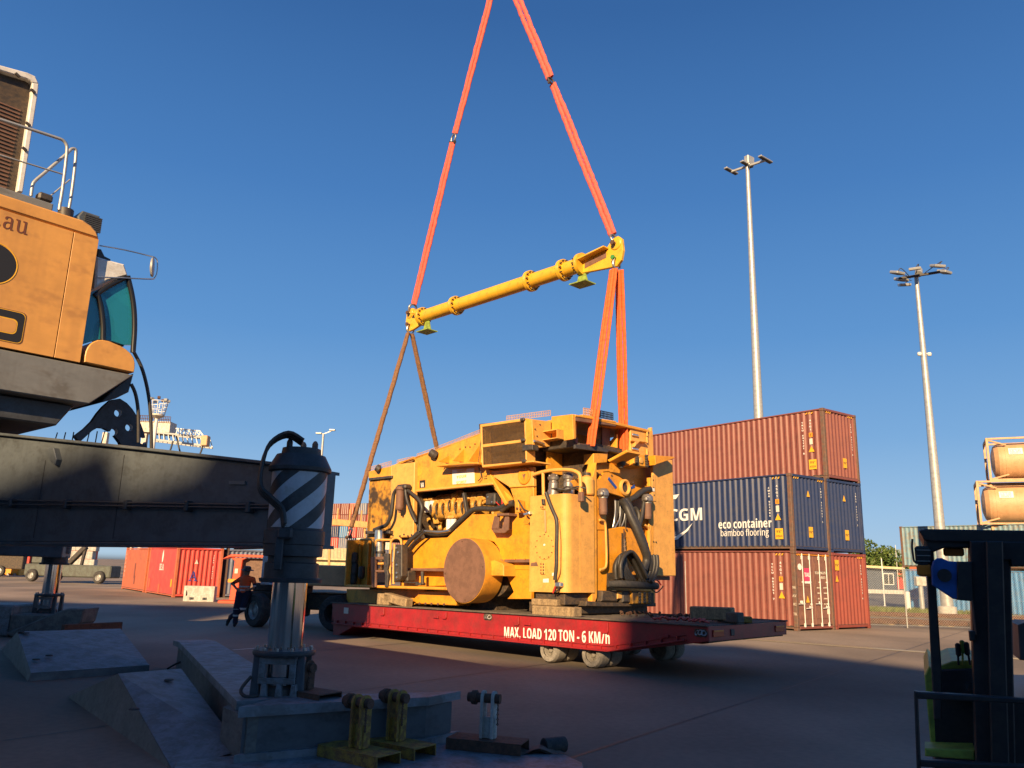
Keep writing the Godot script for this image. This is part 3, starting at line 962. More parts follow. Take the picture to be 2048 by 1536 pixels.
func build_far_stack() -> void:
	# block of stacked containers at the far side of the terminal, doors towards the yard
	var st := S()
	bx(st, -12.1, 0, 0.02, 2.57, -2.42, -0.02)
	st.generate_normals()
	var body := st.commit()
	st = S()
	for k in 2:
		bx(st, 0.0, 0.05, 0.12, 2.47, -2.33 + k * 1.14, -1.26 + k * 1.14)
	st.generate_normals()
	var door := st.commit()
	st = S()
	for k in 4:
		bx(st, 0.05, 0.1, 0.1, 2.5, -2.1 + k * 0.56, -2.02 + k * 0.56)
	st.generate_normals()
	var rod := st.commit()
	var cols := [["c_red", "dull red"], ["c_blue", "navy blue"], ["c_grey", "blue grey"], ["c_brown", "orange brown"], ["white_dirty", "dirty white"], ["c_bright", "bright red"], ["c_azure", "sky blue"]]
	var o := Vector3(-45.629, -1.013, -190)
	o.y = 0.0
	var ang := deg_to_rad(-118.0)
	for r in 6:
		for c in 12:
			var k: Array = cols[[1, 0, 2, 5, 1, 2, 0, 4, 1, 3, 2, 0, 6][(c * 5 + r * 3 + (c * r) % 4) % 13]]
			if r == 5 and c % 3 == 0:
				k = cols[0]
			var xf := Transform3D(Basis(Vector3.UP, ang), o) * Transform3D(Basis.IDENTITY, Vector3(0, 2.6 * r, -2.55 * c))
			var t := thing("shipping_container", k[1] + [" container end in the lowest tier", " container end in the second tier", " container end in the third tier", " container end in the fourth tier", " container end in the fifth tier", " container end in the top tier"][r] + " of the distant container block", "container", xf, "distant stacked containers")
			reuse(body, "body", M[k[0]], t)
			reuse(door, "doors", M[k[0]], t)
			reuse(rod, "lock_rods", M.letter_cream if (c + r) % 2 == 0 else M.white_dirty, t)
	# two more tiers seen over the site office
	for r in 3:
		for c in 3:
			var n: String = ["c_bright", "c_red", "c_brown", "cream", "c_teal"][(r * 2 + c * 3) % 5]
			var t := thing("shipping_container", {"c_bright": "bright red", "c_red": "dull red", "c_brown": "orange brown", "cream": "cream", "c_teal": "pale teal"}[n] + " container in the far pile behind the site office tree", "container", Transform3D(Basis(Vector3.UP, 0.2), Vector3(74.282, 0, -165)) * Transform3D(Basis.IDENTITY, Vector3(c * 12.3, 2.6 * r, 0)), "containers behind the site office")
			reuse(body, "body", M[n], t, Transform3D(Basis.IDENTITY, Vector3(12, 0, 2.4)))

func build_tanks() -> void:
	# tank containers, four high
	var base := Vector3(28.124, 0, -47.375)
	for k in 4:
		var off := Vector3(0, 2.6 * k, 0)
		var xf := Transform3D(Basis(Vector3.UP, deg_to_rad(-27.0)), base + off + Vector3([0.25, 0.35, -0.3, 0.55][k], 0, 0))
		var t := thing("tank_container", ["lowest tan tank container of the pile of four", "second tan tank container up in the pile of four", "third tan tank container up, with a data sheet on shell", "topmost tan tank container of the pile of four"][k], "tank", xf, "tan tank containers")
		var st := S()
		for x: float in [0.0, 5.95]:
			st = S()
			for z: float in [0.0, -2.35]:
				bx(st, x, x + 0.13, 0, 2.58, z - 0.08, z + 0.06, 0.01)
			for y: float in [0.0, 2.44]:
				bx(st, x + 0.003, x + 0.127, y, y + 0.14, -2.28, -0.07, 0.01)
			put(st, "end_frame", M.tan, t)
		for y: float in [0.0, 2.46]:
			for z: float in [-0.07, -2.42]:
				st = S()
				bx(st, 0.13, 5.95, y + 0.01, y + 0.12, z, z + 0.11, 0.01)
				put(st, "side_rail", M.tan, t)
		st = S()
		lathe(st, [0.0, 0.25, 0.5, 0.28, 0.9, 0.4, 1.08, 0.62, 1.1, 0.8, 1.1, 5.3, 1.08, 5.45, 0.9, 5.68, 0.5, 5.8, 0.0, 5.83], Vector3(0, 1.28, -1.17), Vector3(1, 0, 0), 40)
		put(st, "tank_shell", M.tan, t)
		for x: float in [1.0, 5.1]:
			st = S()
			lathe(st, [1.1, -0.05, 1.125, -0.05, 1.125, 0.05, 1.1, 0.05], Vector3(x, 1.28, -1.17), Vector3(1, 0, 0), 40)
			put(st, "band", M.tan, t)
		for q in [[0.1, 0.1, 0.95], [0.1, 2.45, 0.95], [5.95, 0.1, -0.95], [5.95, 2.45, -0.95]]:
			st = S()
			bar(st, Vector3(q[0], q[1], -0.02), Vector3(q[0] + q[2], 1.28 + (q[1] - 1.28) * 0.75, -0.3), 0.09, 0.09, 0.01)
			put(st, "brace", M.tan, t)
		st = S()
		box(st, Vector3(1.5, 1.75, -0.172), Vector3(0.72, 0.42, 0.02), 0.0, Basis(Vector3.RIGHT, -0.44))
		var pl := put(st, "data_sheet", M.letter_white, t)
		for r in 4:
			words("data_text", ["UN PORTABLE TANK", "S.G. 1.83", "TEST 2019", "26000 L"][r], 0.055, M.letter_black, pl, Transform3D(Basis(Vector3.RIGHT, -0.44), Vector3(1.5, 1.75, -0.172)) * Transform3D(Basis.IDENTITY, Vector3(-0.02, 0.13 - r * 0.09, 0.011)), "Droid Sans", 0.55)

# ============================================================ light masts
func build_masts() -> void:
	var b1 := Vector3(17.436, 0, -55)
	var t := thing("light_mast", "tallest galvanised light mast with bar lights behind red stack", "light mast", at(b1))
	var st := S()
	cyl(st, Vector3(0, 0, 0), Vector3(0, 32.078, 0), 0.44, 20, 0.15)
	put(st, "pole", M.galv, t)
	var hh := 32.078
	st = S()
	var A := Vector3(-1.087, -0.655, 0) 
	var B := Vector3(1.879, 1.738, -2)
	A = Vector3(-1.0, 0.12, -0.95)
	B = Vector3(1.05, 0.12, 0.95)
	var o := Vector3(0, hh, 0)
	bar(st, o + A, o + B, 0.16, 0.16, 0.02)
	bar(st, o + Vector3(-0.05, 0, 0.6), o + Vector3(0.1, 0, -0.5), 0.12, 0.12, 0.02)
	put(st, "cross_arm", M.galv, t)
	var dirv := Vector3(0.78, 0, -0.62)
	for q in [[A, 1.4], [B, 1.45], [Vector3(-0.1, 0.15, 0.1), 1.3]]:
		st = S()
		var p: Vector3 = o + q[0] + Vector3(0, 0.1, 0)
		bar(st, p - dirv * q[1] * 0.5, p + dirv * q[1] * 0.55, 0.3, 0.12, 0.03)
		var fl := put(st, "floodlight", M.galv, t)
		st = S()
		bar(st, p - dirv * q[1] * 0.48 - Vector3(0, 0.08, 0), p + dirv * q[1] * 0.52 - Vector3(0, 0.08, 0), 0.26, 0.03)
		put(st, "lens", M.dark, fl)
	st = S()
	box(st, o + Vector3(0.15, 0.55, 0), Vector3(0.75, 0.7, 0.4), 0.04, Basis(Vector3.UP, 0.6))
	put(st, "control_box", M.galv, t)
	# second mast
	var b2 := Vector3(24.682, 0, -46)
	t = thing("light_mast", "galvanised light mast with cluster of floodlights in front of teal container", "light mast", at(b2))
	hh = 20.038
	o = Vector3(0, hh, 0)
	st = S()
	cyl(st, Vector3.ZERO, o, 0.33, 18, 0.12)
	put(st, "pole", M.galv, t)
	st = S()
	lathe(st, [0.0, 0.0, 0.48, 0.0, 0.48, 0.5, 0.34, 0.55], Vector3.ZERO, Vector3.UP, 18)
	put(st, "plinth", M.concrete, t)
	st = S()
	bar(st, o + Vector3(-0.9, 0.05, -0.4), o + Vector3(1.0, 0.05, 0.9), 0.14, 0.14, 0.02)
	put(st, "cross_arm", M.dark, t)
	st = S()
	cyl(st, o + Vector3(0.05, 0.15, 0.2), o + Vector3(0.25, 0.5, -0.1), 0.22, 12)
	put(st, "junction_box", M.galv, t)
	for q in [[-1.25, 0.2, 0.2, 0.4], [-0.55, 0.2, 0.95, -0.5], [0.62, 0.25, 1.35, 0.1], [1.45, 0.2, 0.55, 0.5], [-0.6, 0.1, -0.65, 0.3], [-0.05, 0.05, -1.4, -0.2]]:
		st = S()
		var p: Vector3 = o + Vector3(q[0], q[1], q[2])
		var bs := Basis(Vector3.UP, q[3]) * Basis(Vector3.RIGHT, 0.35)
		box(st, p, Vector3(0.68, 0.16, 0.6), 0.03, bs)
		var fl := put(st, "floodlight", M.galv, t)
		st = S()
		box(st, p - bs * Vector3(0, 0.09, 0), Vector3(0.6, 0.03, 0.52), 0.0, bs)
		put(st, "lens", M.dark, fl)
		st = S()
		tube(st, smooth([p, p + Vector3(0.2, 0.25, 0.1), o.lerp(p, 0.4)]), 0.025, 6)
		put(st, "cable", M.hose, fl)
	for s: float in [-1.0, 1.0]:
		st = S()
		lathe(st, [0.0, -0.12, 0.1, -0.1, 0.13, 0.0, 0.1, 0.1, 0.0, 0.12], Vector3(s * 0.3, hh * 0.755, 0.1), Vector3.UP, 12)
		bar(st, Vector3(0, hh * 0.755 + 0.05, 0.05), Vector3(s * 0.3, hh * 0.755 + 0.05, 0.1), 0.05, 0.05)
		put(st, "camera_dome", M.white, t)
	# small mast far off
	var b3 := Vector3(-28.529, 0, -120)
	t = thing("light_mast", "small distant light mast with two lamp heads above crane leg", "light mast", at(b3))
	st = S()
	cyl(st, Vector3.ZERO, Vector3(0, 21.145, 0), 0.3, 12, 0.16)
	put(st, "pole", M.galv, t)
	for q in [[-0.7, 0.0], [1.3, 0.55]]:
		st = S()
		bar(st, Vector3(0, 21.145, 0), Vector3(q[0], 21.145 + q[1], 0), 0.12, 0.12)
		box(st, Vector3(q[0], 21.145 + q[1] + 0.1, 0), Vector3(0.9, 0.25, 0.6), 0.05)
		put(st, "floodlight", M.galv, t)

# ============================================================ background
func build_background() -> void:
	build_quay_crane()
	build_office()
	build_tree(Vector3(62.126, 0, -138), 8.2, 4.6, 31, "dense dark green tree behind the blue site office")
	build_tree(Vector3(66.371, 0, -142), 5.6, 3.8, 57, "lower round green tree at the office roof end")
	build_yard_plant()

func build_tree(p: Vector3, h: float, r: float, sd: int, label: String) -> void:
	var t := thing("tree", label, "tree", at(p))
	var rg := RandomNumberGenerator.new()
	rg.seed = sd
	var st := S()
	tube(st, [Vector3.ZERO, Vector3(0.05, h * 0.3, 0), Vector3(-0.05, h * 0.55, 0.1)], [0.3, 0.2, 0.12], 8)
	for k in 7:
		var a := TAU * k / 7.0
		tube(st, [Vector3(0, h * (0.25 + 0.04 * k), 0), Vector3(cos(a) * r * 0.35, h * 0.55, sin(a) * r * 0.35), Vector3(cos(a) * r * 0.7, h * (0.6 + 0.05 * (k % 3)), sin(a) * r * 0.7)], [0.12, 0.07, 0.03], 6)
	put(st, "trunk", M.foliage_wood, t)
	st = S()
	st.set_smooth_group(-1)
	var lumps := []
	for k in 26:
		var d := Vector3(rg.randfn(), rg.randfn() * 0.7, rg.randfn()).normalized() * pow(rg.randf(), 0.45)
		lumps.append([Vector3(d.x * r * 0.8, h * 0.6 + d.y * h * 0.36, d.z * r * 0.8), rg.randf_range(0.16, 0.34) * r])
	for l in lumps:
		for k in 190:
			var d := Vector3(rg.randfn(), rg.randfn(), rg.randfn()).normalized()
			var c: Vector3 = l[0] + d * l[1] * rg.randf_range(0.75, 1.08)
			var bs := Basis(Vector3(rg.randfn(), rg.randfn(), rg.randfn()).normalized(), rg.randf() * TAU)
			var sz := rg.randf_range(0.1, 0.22)
			var cl := Color(0.05, 0.105, 0.02).lerp(Color(0.13, 0.17, 0.03), rg.randf())
			for v in [Vector3(-sz, 0, -sz * 0.6), Vector3(sz, 0, -sz * 0.6), Vector3(sz * 0.2, 0.03, sz), Vector3(-sz, 0, -sz * 0.6), Vector3(sz * 0.2, 0.03, sz), Vector3(-sz * 1.1, 0.02, sz * 0.5)]:
				st.set_color(cl)
				st.add_vertex(c + bs * v)
	put(st, "crown", M.leaf, t)

func build_office() -> void:
	var o := Vector3(49.211, 0, -112)
	var t := thing("site_office", "low dark blue clad site office with cream roof edge", "building", Transform3D(Basis(Vector3.UP, deg_to_rad(-4.0)), o))
	var st := S()
	bx(st, -6, 4.2, 0, 3.3, -5, 0)
	put(st, "wall", M.clad_blue, t)
	for k in 9:
		st = S()
		bx(st, -6, 4.2, 0.1 + k * 0.35, 0.1 + k * 0.35 + 0.33, 0.003, 0.03, 0.01)
		put(st, "weatherboard", M.clad_blue, t)
	st = S()
	prism(st, [-7, 3.55, -7, 3.85, 5.0, 3.5, 5.0, 3.2], -5.8, 0.8)
	put(st, "roof", M.cream, t)
	st = S()
	bx(st, 2.35, 3.75, 1.15, 2.65, 0.03, 0.08)
	var w := put(st, "window", M.letter_white, t)
	for k in 2:
		st = S()
		bx(st, 2.43 + k * 0.65, 3.02 + k * 0.65, 1.23, 2.57, 0.085, 0.095)
		put(st, "pane", M.glass, w)
	st = S()
	bx(st, -2.4, -1.3, 3.0, 3.12, 0.03, 0.1)
	put(st, "lamp", M.letter_cream, t)
	# kerb wall in front
	st = S()
	bx(st, -30, 60, 0, 0.5, 3.0, 3.35)
	single(st, "kerb_wall", M.concrete, "low pale kerb wall in front of the site office", "wall", "", Transform3D(Basis(Vector3.UP, deg_to_rad(-4.0)), o))

func build_quay_crane() -> void:
	var F := func(px: Array) -> Vector3: return Vector3.ZERO
	var t := thing("quay_crane", "white harbour gantry crane with cable loops under its truss", "crane", at(Vector3(-68.477, 0, -150)))
	var b := Vector3(-68.477, 0, -150)
	var st := S()
	bx(st, -3.857, 3.457, 25.42, 27.541, -3, 0)
	put(st, "machinery_house", M.white_dirty, t)
	st = S()
	grid(st, Vector3(-72.568, 27.441, -150) - b, Vector3(-65.092, 27.259, -150) - b, Vector3(0, 1.2, 0), 22, 2, 0.09)
	put(st, "handrail", M.rusty, t)
	var h0 := 25.228
	st = S()
	for z: float in [0.0, -2.6]:
		var a := Vector3(-68.502, 24.077, -150) - b + Vector3(0, 0, z)
		var c := Vector3(-56.684, 22.757, -148) - b + Vector3(0, 0, z)
		var a2 := Vector3(-68.676, 25.42, -150) - b + Vector3(0, 0, z)
		var c2 := Vector3(-57.344, 24.444, -148) - b + Vector3(0, 0, z)
		bar(st, a, c, 0.35, 0.35)
		bar(st, a2, c2, 0.3, 0.3)
		for k in 13:
			bar(st, a.lerp(c, k / 12.0), a2.lerp(c2, k / 12.0), 0.13, 0.13)
	put(st, "boom", M.galv, t)
	st = S()
	var p := Vector3(-62.969, 25.906, -148) - b
	var q := Vector3(-58.411, 25.555, -148) - b
	var e := Vector3(-57.647, 24.625, -148) - b
	bar(st, p, q, 0.22, 0.22)
	bar(st, q, e, 0.22, 0.22)
	var lo := Vector3(-62.842, 24.862, -148) - b
	for k in 7:
		bar(st, lo.lerp(e, k / 7.0), p.lerp(q, minf((k + 0.5) / 6.5, 1.0)), 0.14, 0.14)
		bar(st, p.lerp(q, minf((k + 0.5) / 6.5, 1.0)), lo.lerp(e, (k + 1) / 7.0), 0.14, 0.14)
	put(st, "upper_truss", M.pole_white, t)
	st = S()
	box(st, Vector3(-56.779, 23.543, -147) - b, Vector3(1.2, 1.9, 1.6), 0.1)
	put(st, "end_carriage", M.tan, t)
	for l in [[Vector3(-66.736, 23.457, -147) - b, Vector3(-64.838, 20.233, -147) - b, Vector3(-62.814, 23.377, -147) - b], [Vector3(-62.279, 24.334, -147) - b, Vector3(-59.461, 19.45, -147) - b, Vector3(-57.086, 22.971, -147) - b]]:
		st = S()
		tube(st, smooth([l[0], l[0].lerp(l[1], 0.6) + Vector3(-0.4, -0.6, 0), l[1], l[2].lerp(l[1], 0.5) + Vector3(0.5, -0.7, 0), l[2]], 5), 0.17, 6)
		put(st, "cable_loop", M.hose, t)
	st = S()
	bar(st, Vector3(-1.5, 0, -1), Vector3(-1.5, h0, -1), 0.9, 0.9)
	bar(st, Vector3(-9, 0, -1), Vector3(-9, h0, -1), 0.9, 0.9)
	put(st, "leg", M.white_dirty, t)
	# light tower with basket in front
	var m := thing("light_tower", "white light tower with round railed basket and lamps", "light tower", at(Vector3(-63.205, 0, -140)))
	b = Vector3(-63.205, 0, -140)
	var top := 26.759
	st = S()
	cyl(st, Vector3.ZERO, Vector3(0, top, 0), 0.42, 14, 0.3)
	put(st, "pole", M.white, m)
	st = S()
	lathe(st, [0.3, top - 0.5, 1.25, top, 1.25, top + 0.3, 0.0, top + 0.3], Vector3.ZERO, Vector3.UP, 18)
	put(st, "platform", M.white_dirty, m)
	st = S()
	for k in 10:
		var a := TAU * k / 10.0
		bar(st, Vector3(cos(a) * 1.2, top + 0.2, sin(a) * 1.2), Vector3(cos(a) * 1.6, top + 2.6, sin(a) * 1.6), 0.1, 0.1)
		for j in 3:
			var f := 0.35 + 0.33 * j
			var a2 := TAU * (k + 1) / 10.0
			var rr := lerpf(1.2, 1.6, f)
			bar(st, Vector3(cos(a) * rr, top + 0.2 + 2.4 * f, sin(a) * rr), Vector3(cos(a2) * rr, top + 0.2 + 2.4 * f, sin(a2) * rr), 0.08, 0.08)
	put(st, "railing", M.pole_white, m)
	for k in 7:
		st = S()
		var a := TAU * k / 7.0 + 0.3
		box(st, Vector3(cos(a) * 1.5, top + 2.9 + 0.2 * (k % 2), sin(a) * 1.5), Vector3(0.75, 0.45, 0.5), 0.05, Basis(Vector3.UP, -a))
		put(st, "lamp_head", M.galv if k % 2 == 0 else M.rusty, m)

func wheel(parent: Node, c: Vector3, axis: Vector3, r: float, w: float, tm: Material, rm: Material) -> void:
	var st := S()
	lathe(st, [r * 0.55, -w * 0.5, r * 0.9, -w * 0.5, r, -w * 0.32, r, w * 0.32, r * 0.9, w * 0.5, r * 0.55, w * 0.5], c, axis, 28)
	var ty := put(st, "tyre", tm, parent)
	st = S()
	lathe(st, [0.0, w * 0.28, r * 0.18, w * 0.28, r * 0.2, w * 0.2, r * 0.42, w * 0.12, r * 0.5, w * 0.36, r * 0.56, w * 0.42, r * 0.56, -w * 0.4, 0.0, -w * 0.4], c, axis, 24)
	for k in 8:
		var a := TAU * k / 8.0
		var x := axis.cross(Vector3(0.2, 0.93, 0.3)).normalized()
		var z := axis.cross(x)
		cyl(st, c + (x * cos(a) + z * sin(a)) * r * 0.3 + axis * w * 0.15, c + (x * cos(a) + z * sin(a)) * r * 0.3 + axis * w * 0.24, r * 0.035, 6)
	put(st, "rim", rm, ty)

func build_yard_plant() -> void:
	# straddle trolley / heavy tractor at far left
	var t := thing("yard_tractor", "grey low slung yard tractor with red cab frame", "tractor", Transform3D(Basis(Vector3.UP, deg_to_rad(-12.0)), Vector3(-34.432, 0, -61.749)))
	var st := S()
	bx(st, -2.3, 5.2, 0.45, 1.35, -1.2, 0, 0.08)
	put(st, "chassis", M.army, t)
	st = S()
	bx(st, -1.9, -0.1, 1.35, 2.35, -1.4, -0.1, 0.1)
	put(st, "engine_cover", M.army, t)
	st = S()
	for q in [[-2.1, -0.15], [0.05, -0.15], [-2.1, -1.4], [0.05, -1.4]]:
		bx(st, q[0] - 0.1, q[0] + 0.1, 1.35, 2.75, q[1] - 0.1, q[1] + 0.1, 0.02)
	bx(st, -2.25, 0.25, 2.55, 2.85, -1.5, 0.0, 0.08)
	put(st, "cab_frame", M.c_bright, t)
	st = S()
	prism(st, [-1.6, 2.85, 0.9, 2.85, 0.7, 4.5, -1.3, 4.5], -1.5, -0.1, 0.06)
	put(st, "cab", M.army, t)
	st = S()
	prism(st, [-1.2, 3.15, 0.5, 3.15, 0.4, 4.25, -1.0, 4.25], -0.11, -0.07)
	put(st, "window", M.glass, t)
	for q in [-1.4, 0.7, 4.4]:
		wheel(t, Vector3(q, 0.5, 0.08), Vector3(0, 0, 1), 0.46, 0.4, M.rubber, M.galv)
	st = S()
	bar(st, Vector3(1.2, 1.3, -0.3), Vector3(2.6, 2.7, -0.3), 0.35, 0.35, 0.04)
	bar(st, Vector3(2.6, 2.7, -0.3), Vector3(2.4, 1.3, -0.3), 0.2, 0.2, 0.03)
	put(st, "lift_arm", M.dark, t)
	# loader with white box body
	t = thing("box_truck", "white box bodied truck seen past the far crane leg", "truck", Transform3D(Basis(Vector3.UP, 0.1), Vector3(-44.753, 0, -74.005)))
	st = S()
	bx(st, -5, 1.0, 1.9, 4.6, -2.4, 0, 0.06)
	put(st, "box_body", M.white_dirty, t)
	st = S()
	prism(st, [1.0, 1.9, 3.6, 3.6, 3.6, 4.6, 1.0, 4.6], -2.3, -0.1, 0.05)
	put(st, "tail_lift", M.dark, t)
	st = S()
	bx(st, -5, 0.8, 0.7, 1.9, -2.1, -0.2, 0.05)
	put(st, "chassis", M.grime, t)
	for x: float in [-4.0, -1.0]:
		wheel(t, Vector3(x, 0.5, 0.0), Vector3(0, 0, 1), 0.5, 0.35, M.rubber, M.galv)
	st = S()
	var yl := thing("loader_bucket", "yellow steel loader bucket lying near the white truck", "bucket", Transform3D(Basis(Vector3.UP, 0.2), Vector3(-49.293, 0, -80.809)))
	prism(st, [-1.4, 0, 1.3, 0, 1.4, 1.1, 0.6, 1.5, -1.2, 1.4], -1.0, 0.6, 0.08)
	put(st, "shell", M.sticker_orange, yl)
	for k in 5:
		st = S()
		prism(st, [-1.3 + k * 0.55, -0.02, -1.05 + k * 0.55, -0.02, -1.1 + k * 0.55, 0.2, -1.25 + k * 0.55, 0.2], 0.6, 0.85)
		put(st, "tooth", M.steel, yl)
	# concrete blocks with red machine behind
	for r in 4:
		for c in 3:
			st = S()
			box(st, Vector3(0, 0.42, 0), Vector3(1.05, 0.82, 1.0), 0.05)
			single(st, "concrete_block", M.concrete, ["grey concrete block in the lowest course of the block wall", "grey concrete block in the second course of the block wall", "grey concrete block in the third course of the block wall", "grey concrete block in the top course of the block wall"][r], "block", "concrete block wall", Transform3D(Basis(Vector3.UP, 0.1), Vector3(-47.021, 0, -88.236) + Vector3(c * 1.1 + (r % 2) * 0.3 - 0.4, 0.85 * r, 0)))
	t = thing("excavator", "red and cream machine standing behind the concrete blocks", "excavator", at(Vector3(-59.649, 0, -113.463)))
	st = S()
	bx(st, -1.6, 1.8, 0.2, 5.3, -2, 0, 0.2)
	put(st, "body", M.c_bright, t)
	st = S()
	bx(st, -1.2, 1.4, 5.3, 8.2, -1.8, -0.2, 0.15)
	put(st, "cab", M.army, t)
	st = S()
	bar(st, Vector3(-1.9, 2.5, -0.5), Vector3(-1.9, 9.5, -0.5), 0.6, 0.6, 0.06)
	put(st, "mast", M.cream, t)
	# shed and yellow loading gantry beyond the truck
	t = thing("shed", "small cream shed with ribbed gable roof beyond truck", "shed", Transform3D(Basis(Vector3.UP, 0.25), Vector3(-20.036, 0, -95)))
	st = S()
	bx(st, -2.6, 1.6, 0, 2.6, -3, 0)
	put(st, "wall", M.cream, t)
	st = S()
	fr = FB
	prism(st, [0.5, 2.35, 0.5, 2.5, -1.6, 3.75, -3.6, 2.5, -3.6, 2.35], -3.1, 2.2)
	fr = Transform3D.IDENTITY
	put(st, "roof", M.cream, t)
	for k in 14:
		st = S()
		bar(st, Vector3(-2.9 + k * 0.38, 2.53, 0.48), Vector3(-2.9 + k * 0.38, 3.77, -1.58), 0.07, 0.05)
		put(st, "roof_rib", M.cream, t)
	t = thing("loading_gantry", "yellow steel loading gantry with upright stanchions on beam", "gantry", at(Vector3(-15.111, 0, -70)))
	var b := Vector3(-15.111, 0, -70)
	st = S()
	bar(st, Vector3(-17.12, 5.584, -70) - b, Vector3(-11.758, 5.257, -70) - b, 0.5, 0.55, 0.03)
	put(st, "beam", M.gold, t)
	for px in [Vector3(-15.855, 6.607, -70), Vector3(-14.808, 6.592, -70), Vector3(-13.759, 6.534, -70), Vector3(-12.753, 6.475, -70)]:
		st = S()
		bar(st, px - b + Vector3(0, -1.35, 0.1), px - b + Vector3(0, 0.05, 0.1), 0.14, 0.14, 0.02)
		put(st, "stanchion", M.gold, t)
	st = S()
	bar(st, Vector3(-15.38, 4.989, -70) - b, Vector3(-15.239, 0.989, -70) - b, 0.18, 0.18, 0.02)
	bar(st, Vector3(-16.019, 4.843, -70) - b, Vector3(-15.453, 3.162, -70) - b, 0.15, 0.15, 0.02)
	bar(st, Vector3(-12.396, 5.069, -70) - b, Vector3(-12.123, 1.072, -70) - b, 0.18, 0.18, 0.02)
	put(st, "leg", M.gold, t)
	# concrete barrier in front of the red container
	t = thing("concrete_barrier", "white concrete barrier with two slots before red container", "barrier", Transform3D(Basis(Vector3.UP, deg_to_rad(3.0)), Vector3(-14.86, 0, -39.832)))
	var cb := CSGBox3D.new()
	cb.size = Vector3(1.44, 0.72, 0.45)
	cb.name = "body"
	cb.material = M.concrete
	cb.position = Vector3(0, 0.36, -0.225)
	for x: float in [-0.32, 0.3]:
		var cut := CSGBox3D.new()
		cut.size = Vector3(0.22, 0.12, 0.4)
		cut.operation = CSGShape3D.OPERATION_SUBTRACTION
		cut.position = Vector3(x, -0.23, 0.15)
		cut.name = "fork_slot"
		cb.add_child(cut, true)
	t.add_child(cb)
	st = S()
	tube(st, smooth([Vector3(-0.6, 0.5, 0.0), Vector3(-0.58, 0.36, 0.06), Vector3(-0.6, 0.25, 0.0)]), 0.02, 6)
	put(st, "lifting_eye", M.rusty, t)
	build_truck()

func build_truck() -> void:
	# terminal tractor coupled to the roll trailer
	var o := Vector3(-7.645, 0, -25.48)
	var t := thing("terminal_tractor", "tan terminal tractor with white ladder behind the crane leg", "truck", Transform3D(Basis(Vector3.UP, deg_to_rad(-14.0)), o))
	wheel(t, Vector3(0, 0.5, 0), Vector3(-0.42, 0, 0.9).normalized(), 0.5, 0.34, M.rubber, M.galv)
	wheel(t, Vector3(2.7, 0.52, 0), Vector3(0, 0, 1), 0.52, 0.7, M.rubber, M.dark)
	wheel(t, Vector3(0.0, 0.52, -2.1), Vector3(0, 0, -1), 0.52, 0.38, M.rubber, M.dark)
	wheel(t, Vector3(2.7, 0.52, -2.1), Vector3(0, 0, -1), 0.52, 0.7, M.rubber, M.dark)
	var st := S()
	bx(st, -0.6, 3.6, 0.55, 1.05, -1.6, -0.35, 0.04)
	put(st, "chassis", M.grime, t)
	st = S()
	bx(st, 0.55, 1.5, 0.35, 1.25, -0.6, 0.05, 0.06)
	put(st, "fuel_tank", M.dark, t)
	st = S()
	prism(st, [1.1, 1.28, 3.2, 1.28, 3.5, 1.42, 3.5, 1.9, 1.1, 1.9], -2.1, 0.1, 0.04)
	put(st, "ballast_box", M.tan, t)
	st = S()
	bx(st, 3.3, 4.3, 0.65, 1.0, -1.7, -0.2, 0.06)
	put(st, "fifth_wheel", M.beam_grey, t)
	# rear ladder and platform
	for x: float in [0.02, 0.62]:
		st = S()
		bx(st, x - 0.09, x + 0.09, 1.25, 2.95 if x < 0.3 else 2.4, -0.32, -0.12, 0.02)
		put(st, "ladder_post", M.stripe_white, t)
	for k in 4:
		st = S()
		bar(st, Vector3(0.02, 1.3 + 0.36 * k, -0.1), Vector3(0.95, 1.28 + 0.36 * k, -0.1), 0.05, 0.05)
		put(st, "rung", M.stripe_white, t)
	st = S()
	tube(st, smooth([Vector3(0.95, 2.4, -0.1), Vector3(1.0, 2.2, -0.08), Vector3(0.85, 1.6, -0.06), Vector3(0.8, 1.2, -0.05)]), 0.03, 6)
	put(st, "grab_rail", M.stripe_white, t)
	st = S()
	prism(st, [0.1, 1.3, 0.6, 1.3, 0.6, 1.75], -0.4, -0.34)
	put(st, "blue_guard", M.forklift_blue, t)
	st = S()
	bx(st, -0.5, 1.0, 1.05, 1.3, -1.6, -0.4, 0.03)
	put(st, "platform", M.dark, t)
	# orange pump housing behind the worker
	t = thing("pump_housing", "orange red steel pump housing with flat canopy behind worker", "housing", Transform3D(Basis(Vector3.UP, deg_to_rad(8.0)), Vector3(-12.847, 0, -38.868)))
	st = S()
	prism(st, [-0.2, 0.12, 0.16, 0.12, 0.24, 2.0, 0.42, 2.1, -0.3, 2.1, -0.12, 1.95], -1.2, 0.0, 0.03)
	put(st, "upright", M.orange, t)
	st = S()
	prism(st, [-0.72, 2.02, -0.3, 2.14, 1.6, 2.14, 1.6, 2.26, -0.3, 2.26], -1.3, 0.05, 0.02)
	put(st, "canopy", M.orange, t)
	st = S()
	bx(st, -0.7, 0.3, 0.0, 0.12, -1.2, 0.0, 0.02)
	put(st, "foot", M.orange, t)
	st = S()
	bx(st, 0.2, 1.5, 0.4, 2.1, -1.2, -0.3, 0.03)
	put(st, "pump_body", M.mat, t)
	st = S()
	bx(st, -0.07, 0.07, 1.38, 1.6, 0.0, 0.02)
	put(st, "label_plate", M.letter_cream, t)
	st = S()
	bx(st, -0.34, 0.12, 0.95, 1.12, -0.1, 0.03, 0.02)
	put(st, "amber_band", M.sticker_orange, t)


